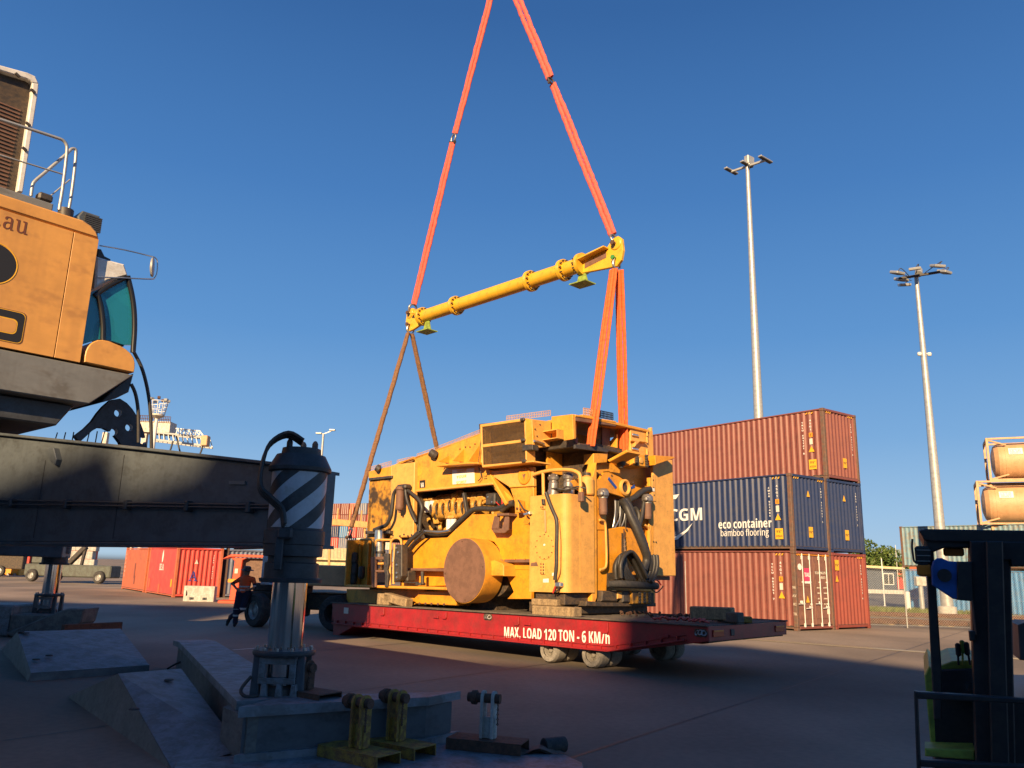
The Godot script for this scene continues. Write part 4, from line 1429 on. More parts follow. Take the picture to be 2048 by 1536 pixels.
# ============================================================ roll trailer
func build_trailer() -> void:
	var t := thing("roll_trailer", "red flat deck roll trailer lettered MAX. LOAD 120 TON under machine", "trailer", Transform3D(Basis(Vector3(0.72532, 0.01222, 0.68830), Vector3(-0.00886, 0.99993, -0.00841), Vector3(-0.68835, 0.00000, 0.72537)), Vector3(0.897, 0.965, -18.003)))
	var U0 := -8.09
	var U1 := 3.92
	var W := 3.3
	# deck boards, each its own plank
	var st := S()
	bx(st, U0 + 0.05, U1 - 0.05, -0.16, -0.04, -W + 0.06, -0.06)
	put(st, "deck_frame", M.grime, t)
	var n := 12
	for k in n:
		st = S()
		var z0 := -W + 0.12 + k * (W - 0.24) / n
		bx(st, U0 + 0.1, U1 - 0.1, -0.045 + 0.004 * (k % 3), 0.006 - 0.003 * (k % 2), z0 + 0.006, z0 + (W - 0.24) / n - 0.006, 0.006)
		put(st, "deck_plank", M.deck, t)
	# side plates: deep under the load, rising behind the wheels
	var side := [U0, -0.0, U0 + 0.12, -0.5, U0 + 0.1, -0.6, 0.781, -0.604, 1.894, -0.602, 2.984, -0.421, U1 - 0.01, -0.27, U1, 0.0]
	for z: float in [0.0, -W]:
		st = S()
		prism(st, side, z - 0.03 if z > -1.0 else z + 0.03, z, 0.008)
		put(st, "side_plate", M.trailer_red, t)
	for z: float in [0.0, -W]:
		st = S()
		var s := 1.0 if z > -1.0 else -1.0
		bar(st, Vector3(U0 - 0.01, 0.006, z + s * 0.01), Vector3(U1 + 0.01, 0.006, z + s * 0.01), 0.1, 0.03, 0.008)
		put(st, "deck_edge", M.deck, t)
	# lower flange with ribs
	var f0 := Vector3(U0 + 0.15, -0.5, 0)
	var f1 := Vector3(1.672, -0.551, 0)
	var f2 := Vector3(3.45, -0.227, 0)
	for q in [[f0, f1], [f1, f2]]:
		st = S()
		bar(st, q[0] + Vector3(0, -0.045, 0.045), q[1] + Vector3(0, -0.045, 0.045), 0.09, 0.03, 0.006)
		put(st, "flange", M.trailer_red, t)
		st = S()
		bar(st, q[0] + Vector3(0, 0.045, 0.012), q[1] + Vector3(0, 0.045, 0.012), 0.024, 0.014, 0.003)
		put(st, "rub_strip", M.trailer_red, t)
	for k in 25:
		st = S()
		var p := f0.lerp(f1, (k + 0.5) / 25.0)
		prism(st, [p.x - 0.012, p.y - 0.03, p.x + 0.012, p.y - 0.03, p.x + 0.012, p.y + 0.04, p.x - 0.012, p.y + 0.04], 0.001, 0.045)
		put(st, "rib", M.trailer_red, t)
	for k in 5:
		st = S()
		var p := f1.lerp(f2, (k + 0.5) / 5.0)
		prism(st, [p.x - 0.012, p.y - 0.03, p.x + 0.012, p.y - 0.03, p.x + 0.012, p.y + 0.04, p.x - 0.012, p.y + 0.04], 0.001, 0.045)
		put(st, "rib", M.trailer_red, t)
	# lashing brackets
	for q in [Vector3(-5.734, -0.129, 0), Vector3(-3.29, -0.098, 0), Vector3(-0.885, -0.122, 0), Vector3(1.577, -0.149, 0)]:
		st = S()
		prism(st, [q.x - 0.09, q.y - 0.08, q.x - 0.05, q.y - 0.12, q.x + 0.06, q.y - 0.12, q.x + 0.09, q.y - 0.08, q.x + 0.09, -0.05, q.x - 0.09, -0.05], 0.0, 0.045, 0.01)
		put(st, "lashing_bracket", M.trailer_red, t)
	for q in [Vector3(-3.598, -0.183, 0), Vector3(-0.551, -0.191, 0), Vector3(2.99, -0.219, 0)]:
		st = S()
		prism(st, [q.x - 0.1, q.y - 0.02, q.x + 0.1, q.y - 0.03, q.x + 0.1, q.y + 0.02, q.x + 0.02, q.y + 0.02], 0.0, 0.05, 0.008)
		put(st, "hook", M.trailer_red, t)
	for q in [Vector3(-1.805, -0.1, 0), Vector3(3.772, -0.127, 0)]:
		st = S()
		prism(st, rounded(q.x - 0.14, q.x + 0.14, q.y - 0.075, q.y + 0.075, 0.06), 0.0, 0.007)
		var hole := put(st, "painted_chain_pocket", M.grime, t)  # flat dark plate, its colour stands in for the shaded pocket
		st = S()
		for k in 3:
			lathe(st, [0.035, -0.012, 0.055, -0.012, 0.055, 0.012, 0.035, 0.012, 0.035, -0.012], Vector3(q.x - 0.07 + 0.07 * k, q.y + 0.01 * (k % 2), 0.02), Vector3(0.5 * (k - 1), 0.5, 1).normalized(), 10)
		put(st, "chain_link", M.steel, hole)
	# lettering
	var a := Vector3(-1.25, -0.402, 0)
	var b := Vector3(1.675, -0.353, 0)
	words("lettering", "MAX. LOAD 120 TON - 6 KM/h", 0.245, M.letter_white, t, Transform3D(Basis(Vector3.BACK, atan2(b.y - a.y, b.x - a.x)), (a + b) * 0.5 + Vector3(0, 0.005, 0.012)), "Droid Sans", 2.951)
	# cross members, goose end and rear end
	st = S()
	bx(st, U0, U0 + 0.04, -0.5, -0.01, -W + 0.03, -0.03)
	put(st, "front_plate", M.trailer_red, t)
	st = S()
	prism(st, [U0 + 0.05, -0.5, U0 + 1.1, -0.56, U0 + 0.3, -0.88, U0 + 0.05, -0.9], -W + 0.2, -0.06, 0.01)
	put(st, "rest_foot", M.trailer_red, t)
	st = S()
	bx(st, U0 - 0.5, U0, -0.42, -0.2, -W * 0.5 - 0.4, -W * 0.5 + 0.4, 0.03)
	put(st, "coupling", M.grime, t)
	st = S()
	bx(st, U1 - 0.035, U1, -0.27, -0.01, -W + 0.03, -0.03)
	put(st, "rear_plate", M.trailer_red, t)
	st = S()
	bx(st, U1 - 1.6, U1 - 0.05, -0.3, -0.16, -W + 0.1, -0.1)
	put(st, "rear_underside", M.grime, t)
	st = S()
	bx(st, U0 + 1.2, U1 - 2.0, -0.5, -0.16, -W + 0.6, -0.6)
	put(st, "spine_beam", M.grime, t)
	for z: float in [-0.36, -W + 0.36]:
		st = S()
		bx(st, U1, U1 + 0.02, -0.2, -0.07, z - 0.2, z + 0.2, 0.005)
		var lp := put(st, "tail_lamp", M.lamp_red, t)
		st = S()
		bx(st, U1 + 0.02, U1 + 0.028, -0.105, -0.08, z - 0.18, z + 0.18)
		put(st, "amber_strip", M.lamp_amber, lp)
	st = S()
	bx(st, U1, U1 + 0.02, -0.2, -0.08, -0.98, -0.84, 0.01)
	put(st, "socket_box", M.dark, t)
	st = S()
	bx(st, -7.487, -7.275, -0.267, -0.106, 0.0, 0.006)
	put(st, "data_plate", M.letter_cream, t)
	# solid wheels, two close together on each side
	for q in [Vector3(0.035, -0.725, -0.12), Vector3(1.187, -0.729, -0.12)]:
		for z: float in [-0.2, -0.62, -W + 0.62, -W + 0.2]:
			wheel(t, Vector3(q.x, -0.965 + 0.005 + 0.26 - 0.0122 * q.x, z), Vector3(0, 0, 1 if z > -1.6 else -1), 0.26, 0.36, M.tyre_dusty, M.tyre_dusty)
	# chocks, timber and chain on the deck
	var X := Transform3D(Basis(Vector3(0.72532, 0.01222, 0.68830), Vector3(-0.00886, 0.99993, -0.00841), Vector3(-0.68835, 0.00000, 0.72537)), Vector3(0.897, 0.965, -18.003))
	var list := [[-0.53, 0.24, -2.62, 1.0, 0.3, 0.32, 0.15, "heavy grey timber block lying on the rear of trailer deck"]]
	var o := Vector3(3.2, 0.09, -0.963)
	st = S()
	box(st, Vector3.ZERO, Vector3(0.85, 0.25, 0.28), 0.02)
	single(st, "timber_block", M.timber, "large grey timber block with sawn end on trailer deck", "timber", "", X * Transform3D(Basis(Vector3.UP, 0.25), Vector3(3.322, 0.18, -1.238)))
	st = S()
	box(st, Vector3.ZERO, Vector3(0.5, 0.2, 0.22), 0.02)
	single(st, "timber_block", M.deck, "dark oily timber block leaning beside the large grey one", "timber", "", X * Transform3D(Basis(Vector3.UP, -0.2), Vector3(3.705, 0.12, -1.28)))
	st = S()
	box(st, Vector3.ZERO, Vector3(0.5, 0.12, 0.22), 0.015)
	single(st, "timber_block", M.yellow_rig, "small yellow stained timber wedge at the rear deck edge", "timber", "", X * Transform3D(Basis(Vector3.UP, 0.6), Vector3(3.694, 0.07, -1.627)))
	for q in [[Vector3(2.111, 0, -1.683), 2.6, "rusty_chain", "rusty chain heaped along the far side of trailer deck", 0.0], [Vector3(3.042, 0, -0.468), 1.2, "red_strap", "red ratchet strap lying loose on the trailer deck", 1.0]]:
		st = S()
		var p: Vector3 = q[0]
		var path := []
		for k in 46:
			var u := k / 45.0 - 0.5
			var c := p + Vector3(u * q[1] + rng.randf_range(-0.03, 0.03), 0.035 + rng.randf() * 0.07, rng.randf_range(-0.14, 0.14))
			if q[4] < 0.5:
				lathe(st, [0.022, -0.01, 0.042, -0.01, 0.042, 0.01, 0.022, 0.01, 0.022, -0.01], c, Vector3(rng.randfn(), rng.randfn(), rng.randfn()).normalized(), 8)
			else:
				path.append(c)
		if q[4] > 0.5:
			tube(st, smooth(path, 2), 0.02, 6)
		single(st, q[2], M.rusty if q[4] < 0.5 else M.c_bright, q[3], "chain" if q[4] < 0.5 else "strap", "", X)
	# packing under the machine
	for q in [[Vector3(0.103, 0, -0.2), 1.197, 0.2, 0.3, "long pale timber packing beam under the tank end"], [Vector3(-0.202, 0.205, -0.26), 0.75, 0.14, 0.28, "shorter timber packer on top of the long packing beam"]]:
		st = S()
		box(st, Vector3(0, q[2] * 0.5 + 0.008, 0), Vector3(q[1], q[2], q[3]), 0.015)
		single(st, "timber_packer", M.timber, q[4], "timber", "", X * Transform3D(Basis(Vector3.UP, -0.02), q[0]))
	for q in [[735, 0.5, "square sawn timber chock under the platform front"], [772, 0.95, "split timber plank wedged under the platform front"]]:
		st = S()
		box(st, Vector3(0, 0.16, 0), Vector3(q[1], 0.3 if q[0] < 750 else 0.22, 0.25), 0.02, Basis(Vector3.BACK, 0.0 if q[0] < 750 else -0.14))
		single(st, "timber_chock", M.timber, q[2], "timber", "", X * Transform3D(Basis.IDENTITY, Vector3(-5.881 if q[0] < 750 else -5.371, 0.006, -0.2)))


# ============================================================ the machine being lifted
func plate(t: Node, called: String, a: Array, z: float, th: float, m: Material, b := 0.01) -> MeshInstance3D:
	var st := S()
	fr = Transform3D.IDENTITY
	prism(st, a, z - th, z, b)
	return put(st, called, m, t)

func plate_end(t: Node, called: String, a: Array, x: float, th: float, m: Material, b := 0.01) -> MeshInstance3D:
	var st := S()
	fr = FB
	prism(st, a, x - th, x, b)
	fr = Transform3D.IDENTITY
	return put(st, called, m, t)

func bolts(t: Node, pts: Array, axis: Vector3, r: float, m: Material) -> void:
	for p in pts:
		var st := S()
		lathe(st, [0.0, 0.018, r * 0.8, 0.018, r, 0.012, r, -0.01], p, axis, 6)
		put(st, "bolt", m, t)

func hose(t: Node, pts: Array, r: float, m: Material, called := "hose", n := 8) -> MeshInstance3D:
	var st := S()
	tube(st, smooth(pts, 4), r, n)
	return put(st, called, m, t)

func build_machine() -> void:
	var t := thing("machine_chassis", "huge yellow mining machine chassis with brown hub disc, slung from spreader", "machine", Transform3D(Basis(Vector3(0.69455, 0.01745, 0.71923), Vector3(-0.01212, 0.99985, -0.01255), Vector3(-0.71934, 0.00000, 0.69466)), Vector3(1.001, 0.96, -18.112)))
	var Y: Material = M.yellow
	var YP: Material = M.yellow_pale
	var YD: Material = M.yellow_deep
	var K: Material = M.dark
	# ---- core behind the visible plates
	var st := S()
	bx(st, -7.0, -0.3, 0.5, 2.9, -3.7, -1.75)
	put(st, "core", M.grime, t)
	st = S()
	bx(st, -5.2, 0.1, 2.9, 4.0, -3.9, -1.3)
	put(st, "upper_core", M.grime, t)
	st = S()
	bx(st, -8.0, -2.5, 0.02, 0.5, -3.6, -0.7)
	put(st, "belly_pan", M.grime, t)
	# ---- main frame plate with its arched opening
	plate(t, "frame_plate", [-5.994, 1.81, -4.076, 1.817, -3.126, 2.373, -0.993, 2.311, -0.969, 0.337, -1.768, 0.316, -1.55, 0.482, -1.834, 0.919, -1.836, 1.001, -1.615, 1.176, -1.981, 1.214, -2.077, 1.489, -2.261, 1.661, -2.499, 1.715, -2.909, 1.712, -3.25, 1.607, -3.913, 1.034, -5.931, 1.006], -0.35, 0.1, YD)
	plate(t, "frame_lower_plate", [-6.269, 0.967, -4.089, 0.973, -3.966, 0.531, -6.231, 0.491], -0.5, 0.08, YD)
	plate(t, "frame_rib", [-5.071, 0.798, -4.127, 0.806, -4.115, 0.591, -5.055, 0.551], -0.42, 0.07, YD)
	for q in [[[-5.778, 1.03, -3.975, 1.019, -3.971, 0.943, -5.773, 0.963], 0], [[-1.877, 1.233, -0.833, 1.237, -0.832, 1.158, -1.823, 1.162], 1]]:
		plate(t, "frame_ledge", q[0], -0.2, 0.2, M.cover_brown)
	plate(t, "frame_pocket", [-1.725, 1.165, -1.002, 1.173, -1, 1.002, -1.774, 1.001], -0.335, 0.02, YD, 0.0)
	bolts(t, [Vector3(-1.727, 1.22, -0.19), Vector3(-1.352, 1.241, -0.19), Vector3(-1.019, 1.238, -0.19)], Vector3(0, 0, 1), 0.02, YD)
	# inside the arch
	plate(t, "arch_back", [-4.331, 1.821, -2.756, 1.783, -2.72, 0.26, -4.262, 0.217], -1.2, 0.05, Y, 0.0)
	plate(t, "arch_bracket", [-3.013, 1.625, -2.749, 1.632, -2.727, 1.508, -2.929, 1.399, -3.007, 1.462], -0.6, 0.1, Y)
	st = S()
	var q1 := Vector3(-2.579, 1.518, -0.6)
	bar(st, q1, Vector3(-2.316, 1.246, -0.6), 0.2, 0.35, 0.02)
	put(st, "arch_strut", Y, t)
	plate(t, "hub_arm", [-1.995, 1.192, -1.821, 1.214, -1.542, 1.132, -1.49, 1.074, -1.484, 0.846, -1.949, 0.842], 0.05, 0.5, Y, 0.02)
	plate(t, "arm_gusset", [-2.339, 0.703, -2.178, 0.681, -2.315, 0.477], -0.5, 0.03, Y)
	plate(t, "arm_gusset", [-2.173, 0.48, -1.984, 0.66, -2.033, 0.518], -0.5, 0.03, Y)
	# ---- hub disc
	var hc := Vector3(-2.675, 0.97, 0.25)
	st = S()
	lathe(st, [0.5, -0.75, 0.77, -0.6, 0.78, -0.1, 0.775, -0.012, 0.0, -0.012], hc, Vector3(0, 0, 1), 56)
	var hub := put(st, "hub_drum", Y, t)
	st = S()
	lathe(st, [0.765, -0.02, 0.765, 0.0, 0.755, 0.008, 0.0, 0.008], hc, Vector3(0, 0, 1), 56)
	put(st, "hub_cover", M.cover_brown, hub)
	for k in 4:
		var a := TAU * k / 4.0 + PI * 0.5 + 0.12
		st = S()
		lathe(st, [0.0, 0.02, 0.02, 0.018, 0.025, 0.0], hc + Vector3(cos(a), sin(a), 0) * 0.7, Vector3(0, 0, 1), 6)
		put(st, "bolt", M.rusty, hub)
	st = S()
	lathe(st, [0.0, -0.6, 0.6, -0.6, 0.6, 0.5, 0.0, 0.5], hc + Vector3(0.35, -0.02, -1.2), Vector3(0, 0, 1), 30)
	put(st, "axle_housing", M.grime, t)
	# ---- lower skirt with bolt row
	plate(t, "lower_skirt", [-4.793, 0.426, -3.749, 0.472, -3.289, 0.24, -3.379, 0.117, -4.232, 0.114, -5.289, 0.119], -0.12, 0.5, YD, 0.015)
	bolts(t, [Vector3(-5.081, 0.125, -0.11), Vector3(-4.823, 0.12, -0.11), Vector3(-4.571, 0.122, -0.11), Vector3(-4.322, 0.123, -0.11), Vector3(-4.058, 0.125, -0.11), Vector3(-3.818, 0.127, -0.11)], Vector3(0, 0, 1), 0.035, M.rusty)
	# ---- step platform on the left
	st = S()
	bx(st, -7.899, -3.368, 0.486, 0.557, -0.9, 0.2, 0.02)
	put(st, "step_platform", Y, t)
	plate(t, "platform_front", [-8.688, 0.418, -4.918, 0.475, -4.892, 0.065, -8.637, -0.028], -0.35, 0.06, Y)
	plate(t, "platform_side_box", [-8.777, 1.859, -7.508, 1.859, -7.377, 0.526, -8.648, 0.505], -0.3, 0.08, Y)
	st = S()
	bx(st, -8.072, -8.072 + 0.08, 0.5, 1.824, -0.9, 0.15, 0.015)
	put(st, "end_wall", Y, t)
	for x: float in [-7.922, -7.458]:
		st = S()
		bx(st, x - 0.03, x + 0.03, 0.55, 1.85, -0.28, -0.2, 0.01)
		put(st, "stiffener", Y, t)
	for q in [Vector3(-7.978, 1.284, -0.1), Vector3(-7.944, 0.969, -0.1), Vector3(-7.968, 0.713, -0.1), Vector3(-7.574, 0.886, -0.1)]:
		st = S()
		lathe(st, [0.0, 0.2, 0.09, 0.18, 0.1, 0.1, 0.1, -0.1, 0.07, -0.16, 0.0, -0.17], q, Vector3.UP, 12)
		put(st, "accumulator", M.dark, t)
	# hand rails
	for pth in [[Vector3(-7.401, 1.824, 0.1), Vector3(-6.923, 1.813, 0.1), Vector3(-6.794, 1.754, 0.1), Vector3(-6.771, 1.518, 0.1), Vector3(-6.778, 1.339, 0.1)], [Vector3(-5.937, 1.776, 0.1), Vector3(-6.53, 1.79, 0.1), Vector3(-6.646, 1.737, 0.1), Vector3(-6.649, 1.516, 0.1), Vector3(-6.647, 1.242, 0.1), Vector3(-6.518, 1.146, 0.1), Vector3(-6.209, 1.145, 0.1)], [Vector3(-5.811, 0.575, 0.15), Vector3(-5.868, 1.503, 0.15), Vector3(-5.842, 1.745, 0.15), Vector3(-5.642, 1.821, 0.15), Vector3(-5.434, 1.775, 0.15), Vector3(-5.378, 1.628, 0.15), Vector3(-5.352, 1.298, 0.15)], [Vector3(-5.655, 0.604, 0.15), Vector3(-5.673, 1.367, 0.15), Vector3(-5.697, 1.661, 0.15)]]:
		hose(t, pth, 0.035, YP, "handrail", 8)
	# silver accumulator, valve column, step brackets
	st = S()
	lathe(st, [0.0, -0.62, 0.1, -0.6, 0.15, -0.5, 0.16, -0.05, 0.17, -0.05, 0.17, 0.0, 0.16, 0.0, 0.16, 0.55, 0.12, 0.6, 0.0, 0.6], Vector3(-6.669, 1.508, -0.05), Vector3.UP, 20)
	var acc := put(st, "accumulator", M.silver, t)
	st = S()
	lathe(st, [0.163, -0.03, 0.172, -0.03, 0.172, 0.03, 0.163, 0.03], Vector3(-6.664, 1.453, -0.05), Vector3.UP, 20)
	put(st, "clamp_band", K, acc)
	plate(t, "step_bracket", [-6.657, 1.32, -6.062, 1.328, -6.054, 1.248, -6.433, 1.25, -6.406, 0.967, -6.006, 0.968, -6.001, 0.915, -6.377, 0.913, -6.339, 0.513, -6.527, 0.497], 0.25, 0.05, M.cover_brown)
	plate(t, "step_bracket", [-6.046, 1.408, -5.836, 1.406, -5.812, 1.127, -5.844, 0.968, -5.787, 0.837, -5.805, 0.523, -5.92, 0.521, -5.925, 0.836, -6.006, 0.968], 0.25, 0.08, K)
	plate(t, "valve_column", [-5.605, 1.644, -5.311, 1.638, -5.247, 0.815, -5.327, 0.711, -5.591, 0.656, -5.639, 1.233], 0.2, 0.2, K, 0.02)
	for q in [Vector3(-5.515, 1.549, 0.21), Vector3(-5.416, 1.429, 0.21), Vector3(-5.456, 1.101, 0.21), Vector3(-5.439, 0.892, 0.21), Vector3(-5.43, 0.775, 0.21)]:
		st = S()
		lathe(st, [0.0, 0.03, 0.03, 0.025, 0.035, 0.0], q, Vector3(0, 0, 1), 10)
		put(st, "fitting", M.silver, t)
	st = S()
	bx(st, -5.517, -5.251, 0.673, 0.961, -0.3, 0.0, 0.03)
	put(st, "pump", K, t)
	st = S()
	cyl(st, Vector3(-4.738, 0.939, -0.1), Vector3(-4.717, 0.619, -0.1), 0.05, 10)
	box(st, Vector3(-4.802, 0.617, -0.1), Vector3(0.22, 0.08, 0.2), 0.02)
	put(st, "stub_pipe", K, t)
	hose(t, [Vector3(-5.503, 0.659, 0), Vector3(-5.127, 0.651, 0), Vector3(-4.847, 0.655, -0.05)], 0.02, M.hose, "pipe")
	# ---- left end: soot stained door and tall panel
	plate(t, "radiator_door", [-7.608, 3.556, -6.501, 3.544, -6.372, 2.021, -7.558, 2.028], -0.2, 0.1, M.yellow_soot, 0.02)
	plate(t, "door_lip", [-7.525, 3.631, -6.373, 3.613, -6.367, 3.541, -7.517, 3.556], -0.12, 0.14, K)
	plate(t, "door_header", [-7.737, 3.856, -6.578, 3.919, -6.553, 3.626, -7.716, 3.644], -0.25, 0.1, Y)
	plate(t, "door_sill", [-7.445, 2.075, -6.238, 2.051, -6.231, 1.968, -7.436, 1.989], -0.05, 0.3, K)
	plate(t, "lower_door", [-7.629, 2.004, -6.461, 1.984, -6.471, 1.817, -7.613, 1.844], -0.25, 0.1, M.yellow_soot)
	plate(t, "tall_panel", [-6.482, 3.932, -5.398, 3.919, -5.318, 1.854, -6.377, 1.854], -0.18, 0.12, YP, 0.02)
	bolts(t, [Vector3(-6.227, 1.918, -0.17), Vector3(-5.898, 1.896, -0.17), Vector3(-5.717, 1.932, -0.17), Vector3(-5.531, 1.886, -0.17), Vector3(-5.376, 1.909, -0.17)], Vector3(0, 0, 1), 0.028, K)
	st = S()
	bx(st, -7.725, -5.48, 1.8, 3.75, -3.6, -0.31)
	put(st, "radiator_core", M.grime, t)
	# filter canister hanging on the panel with its hoses
	var fc := Vector3(-5.678, 2.861, 0.05)
	st = S()
	lathe(st, [0.0, -0.36, 0.03, -0.35, 0.04, -0.28, 0.1, -0.27, 0.115, -0.22, 0.115, 0.26, 0.14, 0.28, 0.14, 0.36, 0.0, 0.38], fc, Vector3.UP, 18)
	var can := put(st, "filter_canister", M.cover_brown, t)
	st = S()
	box(st, fc + Vector3(0.05, 0.36, -0.08), Vector3(0.42, 0.14, 0.25), 0.04)
	put(st, "filter_head", M.dark, can)
	hose(t, [Vector3(-5.563, 3.157, 0.05), Vector3(-5.841, 3.162, 0.05), Vector3(-5.974, 3.059, 0.05), Vector3(-6.006, 2.88, 0.05), Vector3(-6.029, 2.604, 0.05), Vector3(-6.083, 2.399, 0.05), Vector3(-6.278, 2.199, 0.05), Vector3(-6.608, 2.127, 0.05), Vector3(-6.848, 2.079, 0.05)], 0.055, M.hose)
	hose(t, [Vector3(-5.517, 3.172, 0), Vector3(-5.48, 2.99, 0), Vector3(-5.346, 2.709, 0), Vector3(-5.124, 2.428, 0), Vector3(-4.977, 2.221, 0)], 0.045, M.hose)
	hose(t, [Vector3(-5.489, 3.133, -0.05), Vector3(-5.23, 2.992, -0.05), Vector3(-4.952, 2.826, -0.05), Vector3(-4.806, 2.603, -0.05), Vector3(-4.855, 2.352, -0.05), Vector3(-4.874, 1.995, -0.05)], 0.05, M.hose)
	hose(t, [Vector3(-5.596, 3.075, -0.1), Vector3(-5.53, 2.795, -0.1), Vector3(-5.323, 2.443, -0.1), Vector3(-5.037, 2.162, -0.1), Vector3(-4.956, 1.947, -0.1)], 0.03, M.hose)
	hose(t, [Vector3(-4.786, 1.995, -0.1), Vector3(-5.231, 1.795, -0.1), Vector3(-5.505, 1.573, -0.1), Vector3(-5.692, 1.348, -0.1)], 0.035, M.hose)
	hose(t, [Vector3(-4.635, 1.961, -0.05), Vector3(-5.052, 1.735, -0.05), Vector3(-5.367, 1.503, -0.05), Vector3(-5.593, 1.239, -0.05)], 0.03, M.hose)
	hose(t, [Vector3(-5.023, 1.978, -0.15), Vector3(-5.448, 1.722, -0.15), Vector3(-5.767, 1.458, -0.15)], 0.06, M.hose)
	# ---- engine bay
	plate(t, "bay_back", [-7.717, 3.736, -2.267, 3.32, -2.248, 1.64, -7.567, 1.741], -1.7, 0.04, Y, 0.0)
	plate(t, "bay_floor_edge", [-5.83, 1.997, -4.259, 1.977, -4.395, 1.796, -5.862, 1.804], -0.6, 0.5, M.grime)
	st = S()
	bx(st, -5.49, -3.138, 1.7, 2.75, -1.9, -1.1, 0.04)
	put(st, "engine_block", M.engine, t)
	for k in 8:
		var c := Vector3(-5.081, 2.909, -0.85).lerp(Vector3(-3.216, 2.891, -0.85), k / 7.0)
		if k == 3:
			c += Vector3(0, 0.07, 0)
		st = S()
		box(st, c, Vector3(0.3, 0.2, 0.34), 0.07, Basis(Vector3.RIGHT, 0.5))
		box(st, c + Vector3(0, -0.13, 0.02), Vector3(0.34, 0.07, 0.4), 0.02, Basis(Vector3.RIGHT, 0.5))
		put(st, "rocker_cover", M.engine, t)
		var c2 := c + Vector3(0.02, -0.32, 0.1)
		st = S()
		tube(st, smooth([c + Vector3(0.05, -0.12, 0.16), c2 + Vector3(0.1, 0.1, 0.16), c2 + Vector3(0.08, -0.05, 0.14), c2 + Vector3(-0.04, -0.12, 0.08)]), 0.06, 8)
		put(st, "intake_pipe", M.engine, t)
		st = S()
		tube(st, smooth([c + Vector3(-0.08, -0.14, 0.2), c2 + Vector3(-0.02, 0.08, 0.22), c2 + Vector3(0.0, -0.12, 0.2)]), 0.022, 6)
		put(st, "injector_line", K, t)
	st = S()
	tube(st, [Vector3(-4.957, 2.496, -0.75), Vector3(-4.892, 2.493, -0.75), Vector3(-3.803, 2.482, -0.75), Vector3(-3.054, 2.485, -0.75)], [0.11, 0.16, 0.16, 0.15], 18)
	put(st, "manifold", M.engine, t)
	st = S()
	bar(st, Vector3(-5.172, 2.654, -0.9), Vector3(-3.126, 2.642, -0.9), 0.4, 0.32, 0.06)
	put(st, "cylinder_bank", M.engine, t)
	for q in [Vector3(-5.394, 2.707, -0.7), Vector3(-5.182, 2.71, -0.7), Vector3(-5.158, 2.719, -0.85), Vector3(-4.3, 2.163, -0.6), Vector3(-4.123, 2.157, -0.6)]:
		st = S()
		lathe(st, [0.0, -0.16, 0.075, -0.155, 0.085, -0.13, 0.085, 0.14, 0.06, 0.16, 0.0, 0.16], q, Vector3.UP, 16)
		put(st, "oil_filter", M.filter_white, t)
		st = S()
		box(st, q + Vector3(0, 0.21, 0), Vector3(0.17, 0.09, 0.2), 0.02)
		put(st, "filter_base", M.engine, t)
	st = S()
	bx(st, -2.625, -2.272, 2.577, 2.878, -0.75, -0.35, 0.03)
	var eb := put(st, "electric_box", K, t)
	bolts(eb, [Vector3(-2.504, 2.781, -0.34), Vector3(-2.352, 2.647, -0.34)], Vector3(0, 0, 1), 0.02, M.silver)
	hose(t, [Vector3(-2.307, 2.673, -0.4), Vector3(-2.158, 2.566, -0.4), Vector3(-2.048, 2.486, -0.4)], 0.012, M.red_wire, "wire", 6)
	hose(t, [Vector3(-2.074, 2.711, -0.42), Vector3(-2.054, 2.611, -0.42), Vector3(-2.088, 2.514, -0.42)], 0.03, M.red_wire, "wire", 6)
	hose(t, [Vector3(-2.326, 2.753, -0.45), Vector3(-2.249, 2.624, -0.45), Vector3(-2.281, 2.477, -0.45)], 0.014, M.hose, "wire", 6)
	st = S()
	bar(st, Vector3(-3.502, 2.951, -0.4), Vector3(-3.339, 2.373, -0.4), 0.1, 0.08, 0.01)
	put(st, "bay_strut", K, t)
	hose(t, [Vector3(-1.886, 2.55, -0.38), Vector3(-2.099, 2.487, -0.38), Vector3(-2.371, 2.476, -0.38), Vector3(-2.745, 2.508, -0.38), Vector3(-3.068, 2.499, -0.38), Vector3(-3.259, 2.419, -0.38), Vector3(-3.509, 2.276, -0.38), Vector3(-3.762, 2.132, -0.38), Vector3(-3.997, 1.984, -0.38), Vector3(-4.304, 1.928, -0.38), Vector3(-4.791, 1.942, -0.38), Vector3(-5.144, 2.02, -0.38)], 0.07, M.hose)
	hose(t, [Vector3(-3.903, 1.99, -0.3), Vector3(-4.313, 1.964, -0.3), Vector3(-4.737, 1.99, -0.3), Vector3(-5.064, 2.013, -0.3)], 0.04, M.silver)
	hose(t, [Vector3(-1.611, 2.586, -0.42), Vector3(-1.786, 2.572, -0.42), Vector3(-1.962, 2.508, -0.42), Vector3(-2.086, 2.44, -0.42)], 0.09, K)
	for k in 16:
		st = S()
		var c := Vector3(-5.912, 2.239, -0.9).lerp(Vector3(-4.801, 2.253, -0.9), rng.randf()) + Vector3(0, rng.randf_range(-0.2, 0.22), rng.randf_range(-0.1, 0.2))
		if k % 2 == 0:
			cyl(st, c, c + Vector3(rng.randf_range(-0.1, 0.1), rng.randf_range(-0.1, 0.2), rng.randf_range(0.05, 0.2)), rng.randf_range(0.04, 0.09), 10)
		else:
			box(st, c, Vector3(rng.randf_range(0.1, 0.22), rng.randf_range(0.1, 0.25), rng.randf_range(0.1, 0.2)), 0.02, Basis(Vector3(1, 1, 0).normalized(), rng.randf()))
		put(st, "engine_fitting", M.grime if k % 3 else M.engine, t)
